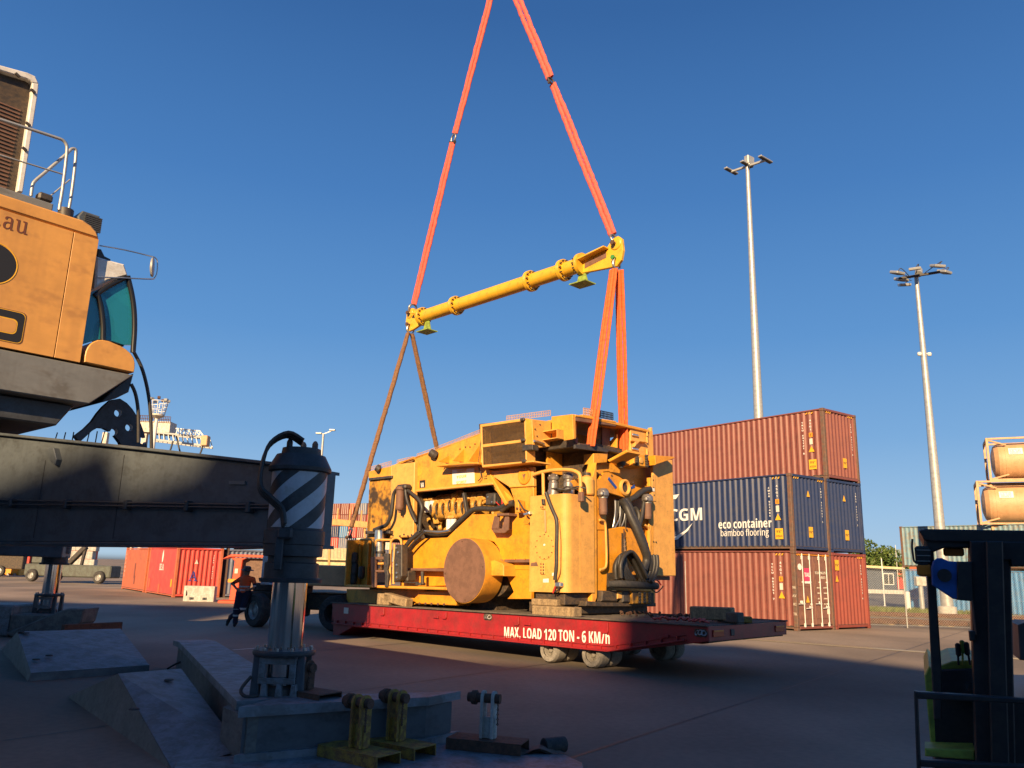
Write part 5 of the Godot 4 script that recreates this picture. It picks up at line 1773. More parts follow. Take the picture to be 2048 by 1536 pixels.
	# ---- long hood panel, notice board, sticker, bracket shelf
	plate(t, "hood_panel", [-5.566, 4.089, -4.655, 4.195, -2.781, 4.446, -2.731, 3.556, -2.407, 3.439, -2.323, 3.116, -5.476, 3.139], -0.3, 0.1, Y, 0.012)
	plate(t, "hood_lip", [-5.421, 3.144, -2.259, 3.119, -2.22, 3.066, -5.417, 3.089], -0.24, 0.14, YP)
	plate(t, "hood_end", [-2.429, 3.455, -2.278, 3.367, -2.271, 3.114, -2.344, 3.095], -0.32, 0.3, Y)
	plate(t, "notice_board", [-3.883, 3.576, -3.002, 3.552, -2.968, 3.163, -3.843, 3.187], -0.285, 0.012, M.letter_white, 0.002)
	var nb := Vector3(-3.427, 3.379, -0.284)
	for k in 3:
		words("notice_text", ["TUPARK", "YOUR", "SECURELY"][k], 0.075, M.sticker_yellow, t, Transform3D(Basis(Vector3.BACK, 0.02), nb + Vector3(-0.06, 0.14 - 0.15 * k, 0.002)), "Droid Sans", 0.4)
	plate(t, "warning_sticker", [-5.278, 3.402, -5.032, 3.398, -5.018, 3.19, -5.263, 3.193], -0.29, 0.005, M.letter_black, 0.0)
	words("sticker_mark", "VA", 0.13, M.letter_white, t, Transform3D(Basis.IDENTITY, Vector3(-5.139, 3.267, -0.285)), "Droid Sans", 0.14)
	plate(t, "shelf_bracket", [-4.093, 3.702, -2.864, 3.655, -2.445, 3.616, -2.443, 3.566, -2.862, 3.604, -4.09, 3.649], 0.08, 0.38, Y, 0.01)
	for q in [[[-4.446, 3.788, -4.076, 3.984, -4.044, 3.778], 0], [[-3.919, 3.767, -3.486, 4.099, -3.45, 3.75], 1], [[-3.251, 3.745, -2.875, 4.14, -2.839, 3.681], 2]]:
		var a: Array = q[0]
		st = S()
		# upright gusset: from the hood out to the shelf edge
		var x: float = a[4]
		var y0: float = a[5]
		var y1: float = a[3]
		fr = FB
		prism(st, [-0.3, y0, 0.06, y0, -0.3, y1], x - 0.02, x + 0.02)
		fr = Transform3D.IDENTITY
		put(st, "gusset", Y, t)
	st = S()
	lathe(st, [0.0, 0.12, 0.1, 0.1, 0.12, 0.0, 0.12, -0.1, 0.0, -0.1], Vector3(-4.61, 4.068, -0.2), Vector3(-0.4, 0.5, 0.77).normalized(), 14)
	var wl := put(st, "work_lamp", K, t)
	st = S()
	lathe(st, [0.0, 0.12, 0.1, 0.1, 0.12, 0.0, 0.0, -0.08], Vector3(-7.126, 3.873, -0.2), Vector3(-0.4, 0.5, 0.77).normalized(), 14)
	put(st, "work_lamp", K, t)
	bolts(t, [Vector3(-3.587, 4.11, -0.29), Vector3(-3.367, 4.14, -0.29), Vector3(-2.993, 4.179, -0.29), Vector3(-3.187, 4.121, -0.29), Vector3(-7.094, 3.791, -0.29), Vector3(-6.721, 3.804, -0.29)], Vector3(0, 0, 1), 0.02, M.rusty)
	for k in 4:
		bolts(t, [Vector3(-2.577, 3.248, -0.29) + Vector3(0.06 * (k % 2), 0.06 * (k >> 1), 0)], Vector3(0, 0, 1), 0.014, M.dark)
	hose(t, [Vector3(-2.686, 4.241, -0.22), Vector3(-2.715, 3.984, -0.22), Vector3(-2.758, 3.601, -0.22), Vector3(-2.675, 3.402, -0.22), Vector3(-2.652, 3.273, -0.22), Vector3(-2.763, 3.192, -0.22)], 0.012, M.hose, "wire", 6)
	# top decks
	var deck := [[-7.36, 3.78, -5.2, 4.08], [-5.2, 4.08, -2.46, 4.42], [-5.9, 4.03, -4.6, 4.13]]
	for q in deck:
		st = S()
		prism(st, [q[0] - 0.4, q[1] - 0.06, q[2] - 0.4, q[3] - 0.02, q[2] - 0.4, q[3] + 0.02, q[0] - 0.4, q[1] - 0.02], -3.9, -0.3)
		put(st, "top_deck", Y, t)
	# wire guards along the top edge
	for q in [[Vector3(-7.754, 3.883, -0.35), Vector3(-6.743, 3.959, -0.35), 14], [Vector3(-6.45, 3.962, -0.35), Vector3(-5.693, 3.993, -0.35), 11], [Vector3(-5.513, 4.047, -0.35), Vector3(-4.67, 4.147, -0.35), 13], [Vector3(-4.584, 4.166, -0.35), Vector3(-2.874, 4.424, -0.35), 30]]:
		st = S()
		grid(st, q[0], q[1], Vector3(0, 0.13, 0), q[2], 2, 0.011)
		put(st, "wire_guard", M.tan, t)
	for q in [[Vector3(-2.25, 4.752, -0.7), Vector3(-0.695, 4.687, -0.7), 26]]:
		st = S()
		grid(st, q[0], q[1], Vector3(0, 0.13, 0), q[2], 2, 0.011)
		put(st, "wire_guard", M.tan, t)
	# ---- intake grille box
	plate(t, "grille_frame_top", [-2.493, 4.59, -0.88, 4.544, -0.879, 4.475, -2.491, 4.519], 0.0, 0.5, YP)
	plate(t, "grille_frame_middle", [-2.399, 4.065, -0.872, 4.032, -0.871, 3.959, -2.397, 3.988], 0.0, 0.1, YP)
	plate(t, "grille_frame_bottom", [-2.348, 3.538, -0.571, 3.484, -0.554, 3.447, -2.346, 3.475], 0.03, 0.6, YP)
	plate(t, "grille_frame_left", [-2.491, 4.538, -2.425, 4.53, -2.352, 3.516, -2.39, 3.519], 0.0, 0.3, YP)
	plate(t, "grille_frame_right", [-0.921, 4.488, -0.853, 4.492, -0.814, 3.498, -0.856, 3.502], 0.0, 0.3, YP)
	plate(t, "grille_back", [-2.979, 4.723, -1.104, 4.609, -1.09, 3.52, -2.86, 3.565], -0.4, 0.5, M.grime, 0.0)
	for q in [[Vector3(-2.447, 4.526, -0.02), Vector3(-0.941, 4.486, -0.02), Vector3(-2.422, 4.075, -0.02), Vector3(-0.916, 4.042, -0.02)], [Vector3(-2.404, 3.991, -0.02), Vector3(-0.891, 3.976, -0.02), Vector3(-2.366, 3.545, -0.02), Vector3(-0.867, 3.51, -0.02)]]:
		st = S()
		var n := 34
		var mrows := 14
		for i in n + mrows:
			for s in 2:
				var x0 := (i if s == 0 else i - mrows) / float(n)
				var x1 := (i - mrows if s == 0 else i) / float(n)
				var y0 := 0.0
				var y1 := 1.0
				# clip to the opening
				if x0 > 1.0:
					y0 = (x0 - 1.0) / (x0 - x1)
					x0 = 1.0
				elif x0 < 0.0:
					y0 = (0.0 - x0) / (x1 - x0)
					x0 = 0.0
				if x1 < 0.0:
					var f := (0.0 - x1) / (x0 - x1)
					y1 = y1 - f * (y1 - y0)
					x1 = 0.0
				elif x1 > 1.0:
					var f := (x1 - 1.0) / (x1 - x0)
					y1 = y1 - f * (y1 - y0)
					x1 = 1.0
				if y1 - y0 < 0.02:
					continue
				var pa: Vector3 = (q[0] as Vector3).lerp(q[1], x0).lerp((q[2] as Vector3).lerp(q[3], x0), y0)
				var pb: Vector3 = (q[0] as Vector3).lerp(q[1], x1).lerp((q[2] as Vector3).lerp(q[3], x1), y1)
				bar(st, pa, pb, 0.008, 0.008, 0.0, Vector3(0, 0, 1))
		put(st, "grille_mesh", M.grille, t)
	for q in [Vector3(-0.934, 4.51, 0.03), Vector3(-0.909, 4.008, 0.03), Vector3(-0.868, 3.5, 0.03)]:
		st = S()
		box(st, q, Vector3(0.14, 0.07, 0.06), 0.015)
		put(st, "latch", K, t)
	# ---- boxes right of the grille
	plate(t, "cab_column", [-0.862, 4.529, -0.644, 4.488, -0.604, 3.87, -0.837, 3.895], 0.0, 0.06, Y)
	var xc := -0.633
	plate_end(t, "cab_side", [0.012, 4.485, -0.652, 4.522, -0.672, 3.909, -0.031, 3.782], xc, 0.05, YP)
	plate(t, "column_foot", [-0.951, 3.905, -0.601, 3.867, -0.6, 3.748, -0.949, 3.748], 0.02, 0.2, K)
	bolts(t, [Vector3(-0.623, 4.255, -0.083), Vector3(-0.623, 4.096, -0.153), Vector3(-0.623, 4.389, -0.254)], Vector3(1, 0, 0), 0.016, M.dark)
	hose(t, [Vector3(-0.583, 3.953, -0.011), Vector3(-0.583, 3.956, -0.13), Vector3(-0.583, 3.93, -0.303), Vector3(-0.583, 3.913, -0.355)], 0.03, M.silver, "door_latch")
	var wb := -0.663
	plate(t, "cab_front", [-0.644, 4.65, 0.038, 4.618, 0.117, 4.596, 0.114, 4.031, -0.625, 4.042], wb, 0.08, Y, 0.02)
	plate(t, "cab_front_base", [-0.647, 4.04, 0.156, 4.034, 0.17, 3.866, -0.646, 3.869], wb + 0.03, 0.1, K)
	# open tray on the cab front
	var ty := Vector3(-0.445, 4.144, -0.663)
	st = S()
	bx(st, ty.x - 0.28, ty.x + 0.28, ty.y - 0.12, ty.y - 0.1, ty.z, ty.z + 0.3)
	bx(st, ty.x - 0.28, ty.x - 0.26, ty.y - 0.1, ty.y + 0.08, ty.z, ty.z + 0.3)
	bx(st, ty.x + 0.26, ty.x + 0.28, ty.y - 0.1, ty.y + 0.08, ty.z, ty.z + 0.3)
	bx(st, ty.x - 0.28, ty.x + 0.28, ty.y + 0.08, ty.y + 0.1, ty.z + 0.02, ty.z + 0.3)
	put(st, "tray", YP, t)
	# roof over the recess and the recess itself
	st = S()
	bx(st, xc - 1.2, 0.35, 4.621 - 0.12, 4.621 - 0.05, -3.3, wb - 0.02, 0.01)
	put(st, "cab_roof", Y, t)
	st = S()
	bx(st, -0.9, -0.85, 3.3, 4.4, -3.4, wb - 0.1)
	put(st, "recess_back", Y, t)
	st = S()
	bx(st, -0.9, 0.3, 3.915 - 0.1, 3.915 - 0.02, -2.5, wb + 0.05, 0.02)
	put(st, "recess_floor", K, t)
	plate_end(t, "floor_edge", [-0.41, 3.818, -0.982, 3.902, -1.73, 3.862, -1.594, 3.773, -0.41, 3.725], 0.35, 0.05, K)
	plate_end(t, "recess_jamb", [-0.338, 4.527, -0.444, 4.52, -0.458, 3.954, -0.37, 3.943], 0.34, 0.3, Y)
	plate_end(t, "recess_lintel", [-0.444, 4.484, -1.954, 4.55, -1.952, 4.462, -0.443, 4.377], 0.34, 0.1, M.cover_brown)
	plate_end(t, "recess_roof_strip", [-0.421, 4.525, -1.93, 4.594, -1.929, 4.543, -0.421, 4.478], 0.36, 0.12, Y)
	plate_end(t, "inner_door", [-1.97, 4.558, -2.308, 4.568, -2.254, 3.986, -1.939, 3.997], -0.1, 0.05, M.cover_brown)
	for q in [[Vector3(0.3, 4.576, -0.777), Vector3(0.3, 4.608, -1.388), M.tan], [Vector3(0.28, 4.615, -1.337), Vector3(0.28, 4.627, -1.914), M.forklift_black]]:
		st = S()
		grid(st, q[0], q[1], Vector3(0, 0.17, 0), 11, 3, 0.016)
		put(st, "wire_guard", q[2], t)
	plate(t, "sling_cheek", [0.078, 4.353, 0.068, 3.886, -0.187, 3.911, -0.133, 4.199], -2.3, 0.06, Y)
	# right hand cover, hinges and catches
	plate_end(t, "side_cover", [-2.589, 4.57, -3.543, 4.574, -3.548, 3.751, -2.582, 3.757], 0.3, 0.5, YP, 0.015)
	plate_end(t, "cover_lip", [-3.46, 4.655, -3.526, 4.665, -3.52, 4.545, -3.455, 4.549], 0.3, 0.1, YP)
	for q in [Vector3(0.33, 4.355, -2.728), Vector3(0.33, 3.997, -2.714)]:
		st = S()
		box(st, q, Vector3(0.05, 0.06, 0.26), 0.02)
		put(st, "catch", M.silver, t)
	for q in [Vector3(0.33, 4.476, -3.238), Vector3(0.33, 4.293, -3.23), Vector3(0.33, 3.968, -3.216)]:
		st = S()
		cyl(st, q - Vector3(0, 0.08, 0), q + Vector3(0, 0.08, 0), 0.025, 8)
		put(st, "hinge", YP, t)
	plate_end(t, "cover_handle", [-2.5, 4.175, -3.064, 4.261, -3.124, 4.192, -2.809, 4.19, -2.597, 4.036, -2.622, 4.153], 0.42, 0.1, YP)
	# ---- body between grille and tank
	plate(t, "body_panel", [-2.354, 3.424, -0.909, 3.398, -0.888, 2.941, -1.692, 2.961, -2.312, 3.281], -0.32, 0.1, YP)
	plate(t, "body_panel_lower", [-1.712, 2.952, -0.907, 2.944, -0.9, 2.259, -1.524, 2.287, -1.547, 2.601], -0.34, 0.1, Y)
	plate(t, "body_seam", [-1.707, 2.979, -0.869, 2.956, -0.868, 2.932, -1.706, 2.955], -0.3, 0.03, Y)
	var em := Vector3(-1.184, 3.203, -0.31)
	st = S()
	lathe(st, [0.0, 0.02, 0.13, 0.02, 0.18, 0.03, 0.205, 0.02, 0.21, -0.02], em, Vector3(0, 0, 1), 32)
	var ep := put(st, "emblem_plate", YD, t)
	st = S()
	prism(st, [em.x - 0.06, em.y + 0.05, em.x - 0.02, em.y + 0.03, em.x + 0.02, em.y + 0.05, em.x + 0.06, em.y + 0.04, em.x + 0.03, em.y - 0.01, em.x + 0.01, em.y - 0.1, em.x - 0.02, em.y - 0.02], em.z + 0.015, em.z + 0.03)
	put(st, "emblem", M.cover_brown, ep)
	st = S()
	bar(st, Vector3(-2.415, 3.315, -0.45), Vector3(-1.781, 2.549, -0.45), 0.35, 0.1, 0.02)
	put(st, "diagonal_strut", Y, t)
	plate(t, "strut_plate", [-2.488, 3.076, -2.154, 3.002, -1.826, 2.795, -1.629, 2.612, -1.628, 2.587, -1.911, 2.615], -0.42, 0.06, Y)
	plate(t, "step_plate", [-1.287, 2.616, -1.168, 2.609, -1.146, 2.313, -1.264, 2.319], -0.1, 0.2, Y)
	bolts(t, [Vector3(-1.195, 2.408, -0.08), Vector3(-1.077, 2.379, -0.08)], Vector3(0, 0, 1), 0.03, M.rusty)
	hose(t, [Vector3(-1.084, 2.596, 0), Vector3(-0.965, 2.461, 0), Vector3(-0.88, 2.363, 0), Vector3(-0.732, 2.31, 0)], 0.02, M.hose, "cable", 6)
	plate(t, "foot_step", [-0.829, 2.262, -0.618, 2.298, -0.601, 2.24, -0.779, 2.214], 0.1, 0.25, M.silver)
	# folded lamp bracket on the frame plate, coloured brown for its shade
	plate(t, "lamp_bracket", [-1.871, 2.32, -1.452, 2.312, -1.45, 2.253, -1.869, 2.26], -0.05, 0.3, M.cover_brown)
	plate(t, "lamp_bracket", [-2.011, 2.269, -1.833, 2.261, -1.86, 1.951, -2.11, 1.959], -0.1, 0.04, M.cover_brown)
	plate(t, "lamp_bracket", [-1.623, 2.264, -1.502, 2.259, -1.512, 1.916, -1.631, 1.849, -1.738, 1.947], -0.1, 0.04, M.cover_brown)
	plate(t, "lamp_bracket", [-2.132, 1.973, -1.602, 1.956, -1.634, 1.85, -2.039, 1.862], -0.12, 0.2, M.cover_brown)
	plate(t, "slot_plate", [-1.181, 2.118, -1.014, 2.123, -1.013, 2.053, -1.18, 2.047], -0.335, 0.02, YD, 0.0)
	# ---- fuel tank with rounded corner
	var x0 := -0.682
	var x1 := 0.445
	var v0 := 0.51
	var v1 := 2.66
	st = S()
	fr = FT
	var ring := [x0, -0.95, x0, 0.0]
	for k in 9:
		var a := PI * 0.5 - PI * 0.5 * k / 8.0
		ring.append(x1 - 0.2 + 0.2 * cos(a))
		ring.append(-0.2 + 0.2 * sin(a))
	ring.append_array([x1, -0.95])
	prism(st, ring, v0, v1, 0.012)
	fr = Transform3D.IDENTITY
	var tank := put(st, "fuel_tank", YP, t)
	plate(tank, "access_cover", disc2(-0.216, 1.503, 0.29, 36), 0.012, 0.012, YP, 0.006)
	for k in 12:
		var a := TAU * k / 12.0
		bolts(tank, [Vector3(-0.205, 1.502, 0.012) + Vector3(cos(a), sin(a), 0) * 0.265], Vector3(0, 0, 1), 0.013, M.rusty)
	bolts(tank, [Vector3(-0.205, 1.536, 0.012)], Vector3(0, 0, 1), 0.028, M.filter_white)
	for q in [[[-0.318, 2.639, -0.192, 2.631, -0.19, 2.337, -0.315, 2.343], 0], [[-0.309, 1.151, -0.186, 1.15, -0.184, 0.889, -0.307, 0.888], 1]]:
		plate(tank, "hinge_plate", q[0], 0.03, 0.03, YP)
	for q in [Vector3(-0.289, 1.117, 0.035), Vector3(-0.211, 1.117, 0.035), Vector3(-0.288, 1.052, 0.035), Vector3(-0.211, 1.052, 0.035), Vector3(-0.288, 0.986, 0.035), Vector3(-0.211, 0.986, 0.035), Vector3(-0.287, 0.921, 0.035), Vector3(-0.21, 0.921, 0.035), Vector3(-0.299, 2.388, 0.035), Vector3(-0.236, 2.385, 0.035)]:
		bolts(tank, [q], Vector3(0, 0, 1), 0.016, M.dark)
	plate(tank, "latch", [-0.257, 2.564, -0.179, 2.56, -0.162, 2.434, -0.24, 2.439], 0.08, 0.05, K)
	st = S()
	bar(st, Vector3(-0.177, 2.304, 0.03), Vector3(-0.159, 1.822, 0.03), 0.035, 0.03, 0.008)
	put(st, "sight_gauge", M.tan, tank)
	plate(tank, "label", [-0.25, 0.791, -0.082, 0.803, -0.082, 0.717, -0.25, 0.715], 0.008, 0.008, M.letter_white, 0.0)
	plate(tank, "label", [0.023, 0.923, 0.099, 0.934, 0.099, 0.869, 0.024, 0.858], 0.008, 0.008, M.letter_white, 0.0)
	plate(tank, "brown_label", [-0.629, 1.141, -0.455, 1.163, -0.408, 1.074, -0.644, 1.075], 0.008, 0.008, M.cover_brown, 0.0)
	plate_end(tank, "seam", [-0.459, 2.621, -0.477, 2.622, -0.465, 0.524, -0.449, 0.524], 0.45, 0.01, YP, 0.0)
	hose(t, [Vector3(-0.082, 2.699, 0.1), Vector3(-0.004, 2.525, 0.1), Vector3(0.12, 2.295, 0.1), Vector3(0.241, 2.069, 0.1), Vector3(0.257, 1.74, 0.1), Vector3(0.242, 1.416, 0.1), Vector3(0.243, 1.093, 0.1), Vector3(0.199, 0.773, 0.1)], 0.045, M.hose)
	hose(t, [Vector3(0.25, 2.071, 0.06), Vector3(0.295, 1.633, 0.06), Vector3(0.295, 1.201, 0.06), Vector3(0.28, 0.934, 0.06), Vector3(0.192, 0.773, 0.06)], 0.03, YP, "conduit")
	st = S()
	bx(st, 0.199, 0.361, 0.626, 0.732, 0.0, 0.12, 0.02)
	put(st, "junction_box", M.silver, t)
	hose(t, [Vector3(0.21, 0.667, 0.08), Vector3(0.151, 0.56, 0.08), Vector3(0.121, 0.496, 0.08)], 0.02, M.red_wire, "wire", 6)
	hose(t, [Vector3(0.299, 0.648, 0.08), Vector3(0.269, 0.563, 0.08), Vector3(0.181, 0.519, 0.08)], 0.02, M.hose, "wire", 6)
	# tank top: filler necks, rail, reservoir
	for q in [Vector3(-0.267, 2.83, -0.35), Vector3(0.066, 2.843, -0.5)]:
		st = S()
		lathe(st, [0.0, 0.34, 0.04, 0.34, 0.1, 0.29, 0.14, 0.25, 0.13, 0.19, 0.1, 0.17, 0.1, 0.14, 0.12, 0.11, 0.12, -0.02, 0.14, -0.06, 0.14, -0.16], q + Vector3(0, 0.02, 0), Vector3.UP, 20)
		for k in 3:
			box(st, q + Vector3(0.1 * cos(TAU * k / 3.0), 0.29, 0.1 * sin(TAU * k / 3.0)), Vector3(0.04, 0.08, 0.04), 0.01)
		put(st, "filler_neck", M.steel, t)
	hose(t, [Vector3(-0.888, 3.202, -0.3), Vector3(-0.575, 3.248, -0.3), Vector3(-0.174, 3.261, -0.3), Vector3(0.291, 3.221, -0.3), Vector3(0.518, 3.145, -0.3), Vector3(0.592, 3.06, -0.3), Vector3(0.605, 2.856, -0.3), Vector3(0.603, 2.632, -0.3)], 0.045, YP, "guard_rail")
	hose(t, [Vector3(-0.559, 3.246, -0.3), Vector3(-0.539, 2.704, -0.3)], 0.04, YP, "guard_rail")
	st = S()
	box(st, Vector3(0.635, 2.584, -0.28), Vector3(0.13, 0.22, 0.1), 0.02)
	put(st, "rail_clamp", M.cover_brown, t)
	for k in 6:
		hose(t, [Vector3(-0.365, 2.743, -0.2) + Vector3(0.12 * k, rng.randf_range(-0.02, 0.1), -0.1), Vector3(-0.365, 2.743, -0.2) + Vector3(0.15 * k + 0.15, rng.randf_range(0.0, 0.12), -0.05), Vector3(-0.365, 2.743, -0.2) + Vector3(0.15 * k + 0.35, 0.03, -0.15)], 0.02, M.hose, "hose", 6)
	var rs := Vector3(0.3, 2.907, -0.883)
	st = S()
	lathe(st, [0.0, -0.22, 0.16, -0.21, 0.17, -0.18, 0.17, 0.14, 0.14, 0.2, 0.1, 0.22, 0.08, 0.22, 0.08, 0.28, 0.0, 0.28], rs, Vector3.UP, 24)
	var res := put(st, "reservoir", YP, t)
	st = S()
	lathe(st, [0.09, 0.24, 0.09, 0.31, 0.0, 0.31], rs, Vector3.UP, 12)
	put(st, "cap", K, res)
	# ---- rear wall
	plate_end(t, "wall_column", [-0.922, 3.041, -1.092, 3.469, -1.058, 0.403, -0.986, 0.284, -0.881, 0.285], 0.42, 0.25, Y)
	plate_end(t, "wall_gusset", [-0.436, 2.989, -1.04, 3.187, -1.339, 3.516, -1.343, 2.625, -1.178, 2.612, -0.575, 2.852], 0.2, 0.05, Y)
	plate_end(t, "wall_upper", [-1.152, 3.09, -1.244, 3.099, -1.396, 3.267, -1.603, 3.3, -2.023, 3.222, -2.453, 3.066, -3.169, 3.005, -2.871, 2.856, -2.263, 2.734, -1.554, 2.808, -1.492, 2.567, -1.478, 1.926, -1.132, 1.909], 0.38, 0.06, YD)
	plate_end(t, "wall_lower", [-1.156, 1.911, -1.503, 1.928, -1.596, 1.956, -2.13, 2.043, -2.522, 2.005, -2.843, 1.997, -2.924, 2.491, -3.038, 2.746, -3.257, 2.951, -3.342, 2.959, -3.248, 0.926, -1.499, 0.902, -1.472, 0.51, -1.13, 0.401], 0.36, 0.06, YD)
	plate_end(t, "inner_wall", [-1.983, 3.759, -4.436, 3.972, -4.254, 0.181, -1.921, 0.207], -0.3, 0.05, Y, 0.0)
	plate_end(t, "wall_top_band", [-1.437, 3.544, -3.796, 3.66, -3.765, 3.008, -2.756, 3.123, -2.318, 3.281, -1.89, 3.361, -1.678, 3.327, -1.505, 3.153, -1.43, 3.146], 0.15, 0.08, Y)
	var eye := Vector3(0.39, 2.98, -2.179)
	st = S()
	lathe(st, [0.1, -0.1, 0.13, 0.04, 0.16, 0.06, 0.2, 0.04, 0.2, -0.02], eye, Vector3(1, 0, 0), 28)
	put(st, "lifting_eye", YP, t)
	plate_end(t, "painted_bore", disc2(eye.z, eye.y, 0.12, 20), 0.39, 0.02, M.grime, 0.0)  # dark disc painted for the shade inside the eye
	plate_end(t, "blue_tape", [-1.588, 3.178, -1.887, 2.967, -1.828, 2.913, -1.548, 3.115], 0.392, 0.012, M.blue_tape, 0.0)
	plate_end(t, "blue_tape", [-2.357, 2.972, -2.581, 3.09, -2.599, 3.017, -2.436, 2.966], 0.392, 0.012, M.blue_tape, 0.0)
	bolts(t, [Vector3(0.385, 3.208, -1.277), Vector3(0.385, 3.225, -1.69), Vector3(0.385, 3.135, -2.529), Vector3(0.385, 2.395, -1.207), Vector3(0.385, 2.28, -1.223), Vector3(0.385, 1.977, -2.232), Vector3(0.385, 2.023, -2.892), Vector3(0.385, 2.292, -3.11)], Vector3(1, 0, 0), 0.022, M.rusty)
	# side panel
	plate_end(t, "side_panel", [-3.295, 3.709, -4.163, 3.87, -4.143, 0.914, -3.164, 0.901], 0.45, 0.08, YP, 0.015)
	plate_end(t, "panel_post", [-3.136, 3.311, -3.285, 3.325, -3.195, 0.973, -3.051, 0.971], 0.46, 0.1, Y)
	plate_end(t, "hinge_strip", [-3.21, 3.38, -3.359, 3.382, -3.349, 2.726, -3.18, 2.726], 0.47, 0.02, YP)
	plate_end(t, "hinge_strip", [-3.192, 1.792, -3.359, 1.787, -3.364, 1.036, -3.177, 1.045], 0.46, 0.02, YP)
	bolts(t, [Vector3(0.472, 1.731, -3.193), Vector3(0.472, 1.723, -3.297), Vector3(0.472, 1.416, -3.178), Vector3(0.472, 1.408, -3.303), Vector3(0.472, 1.236, -3.17), Vector3(0.472, 1.104, -3.184), Vector3(0.472, 1.082, -3.287), Vector3(0.472, 3.257, -3.244), Vector3(0.472, 3.07, -3.256), Vector3(0.472, 2.882, -3.268)], Vector3(1, 0, 0), 0.016, M.dark)
	plate_end(t, "label", [-3.188, 3.051, -3.294, 3.06, -3.29, 2.972, -3.184, 2.975], 0.478, 0.008, M.letter_white, 0.0)
	st = S()
	bx(st, -0.2, 0.3, 0.858 - 0.05, 0.906, -4.1, -3.392, 0.01)
	put(st, "panel_base", M.cover_brown, t)
	# brackets over the rear wall
	plate(t, "rear_bracket", [0.407, 3.575, 0.98, 3.769, 1.023, 3.705, 0.467, 3.522], -1.5, 0.5, Y, 0.015)
	plate_end(t, "bracket_base", [-1.13, 3.699, -1.675, 3.788, -1.631, 3.539, -1.126, 3.46], 0.3, 0.3, Y)
	plate_end(t, "bracket_arm", [-1.883, 3.658, -2.403, 3.829, -2.432, 3.523, -2.114, 3.537], 0.5, 0.4, Y, 0.02)
	plate_end(t, "connector_block", [-2.244, 3.798, -2.856, 3.833, -2.863, 3.521, -2.273, 3.507], 0.62, 0.5, Y, 0.02)
	for k in 10:
		var q := Vector3(0.63, 3.76, -2.349).lerp(Vector3(0.63, 3.538, -2.341), (k % 5) / 4.0)
		if k > 4:
			q = Vector3(0.63, 3.793, -2.737).lerp(Vector3(0.63, 3.545, -2.747), (k % 5) / 4.0)
		st = S()
		lathe(st, [0.0, 0.06, 0.03, 0.06, 0.04, 0.0], q, Vector3(1, 0, 0), 8)
		put(st, "hose_port", K, t)
	st = S()
	lathe(st, [0.0, 0.03, 0.07, 0.02, 0.08, 0.0], Vector3(0.63, 3.659, -2.547), Vector3(1, 0, 0), 14)
	put(st, "port_boss", YP, t)
	st = S()
	var b0 := Vector3(0.5, 3.716, -3.057)
	fr = FB
	prism(st, [-2.973, 3.828, -3.817, 3.887, -3.815, 3.848, -2.983, 3.59], 0.1, 0.75, 0.01)
	fr = Transform3D.IDENTITY
	put(st, "rear_bracket", YD, t)
	st = S()
	lathe(st, [0.0, -0.12, 0.05, -0.12, 0.06, -0.08, 0.1, -0.06, 0.11, 0.0, 0.11, 0.1, 0.0, 0.12], Vector3(0.5, 3.54, -1.918), Vector3.UP, 14)
	put(st, "beacon", K, t)
	# hose hatch: filters at the corners and hoses hanging out
	for q in [[Vector3(0.5, 2.54, -1.216), 0.0], [Vector3(0.55, 2.539, -2.874), 0.0]]:
		var c: Vector3 = q[0]
		st = S()
		lathe(st, [0.0, -0.3, 0.09, -0.28, 0.1, -0.22, 0.1, 0.12, 0.0, 0.14], c, Vector3.UP, 14)
		var fl := put(st, "filter_canister", M.cover_brown, t)
		st = S()
		lathe(st, [0.0, 0.34, 0.1, 0.32, 0.14, 0.26, 0.14, 0.16, 0.11, 0.12, 0.11, 0.1], c, Vector3.UP, 14)
		box(st, c + Vector3(0.05, 0.2, 0.12), Vector3(0.12, 0.12, 0.12), 0.03)
		put(st, "filter_head", M.steel, fl)
	hose(t, [Vector3(0.4, 2.667, -2.04), Vector3(0.45, 2.528, -2.146), Vector3(0.55, 2.253, -2.202), Vector3(0.65, 1.96, -2.294), Vector3(0.7, 1.705, -2.395), Vector3(0.72, 1.498, -2.497), Vector3(0.7, 1.267, -2.574), Vector3(0.7, 1.032, -2.446)], 0.1, M.hose)
	hose(t, [Vector3(0.4, 2.702, -2.177), Vector3(0.5, 2.496, -2.237), Vector3(0.6, 2.198, -2.291), Vector3(0.68, 1.87, -2.408), Vector3(0.7, 1.616, -2.53), Vector3(0.7, 1.327, -2.637), Vector3(0.7, 1.037, -2.704)], 0.08, M.hose)
	hose(t, [Vector3(0.45, 3.023, -3.137), Vector3(0.45, 2.98, -2.926), Vector3(0.45, 2.886, -2.697), Vector3(0.45, 2.773, -2.511), Vector3(0.45, 2.682, -2.269)], 0.075, M.hose)
	hose(t, [Vector3(0.5, 2.822, -2.852), Vector3(0.52, 2.593, -2.754), Vector3(0.55, 2.279, -2.619), Vector3(0.6, 1.99, -2.401)], 0.05, M.hose)
	hose(t, [Vector3(0.3, 2.54, -2.539), Vector3(0.35, 2.498, -2.673), Vector3(0.4, 2.353, -2.722), Vector3(0.42, 2.132, -2.687)], 0.06, M.hose)
	for k in 9:
		var u0 := 0.15 + 0.03 * k
		var s := Vector3(0.2, 2.703, -2.043) + Vector3(0.01 * k, 0, -0.05 * k)
		hose(t, [s, s + Vector3(0.05, -0.25, 0.06), s + Vector3(0.08, -0.5, 0.14 + 0.03 * (k % 3)), s + Vector3(0.06, -0.75, 0.2 + 0.05 * (k % 4))], 0.022, M.hose if k % 3 else M.silver, "hose", 6)
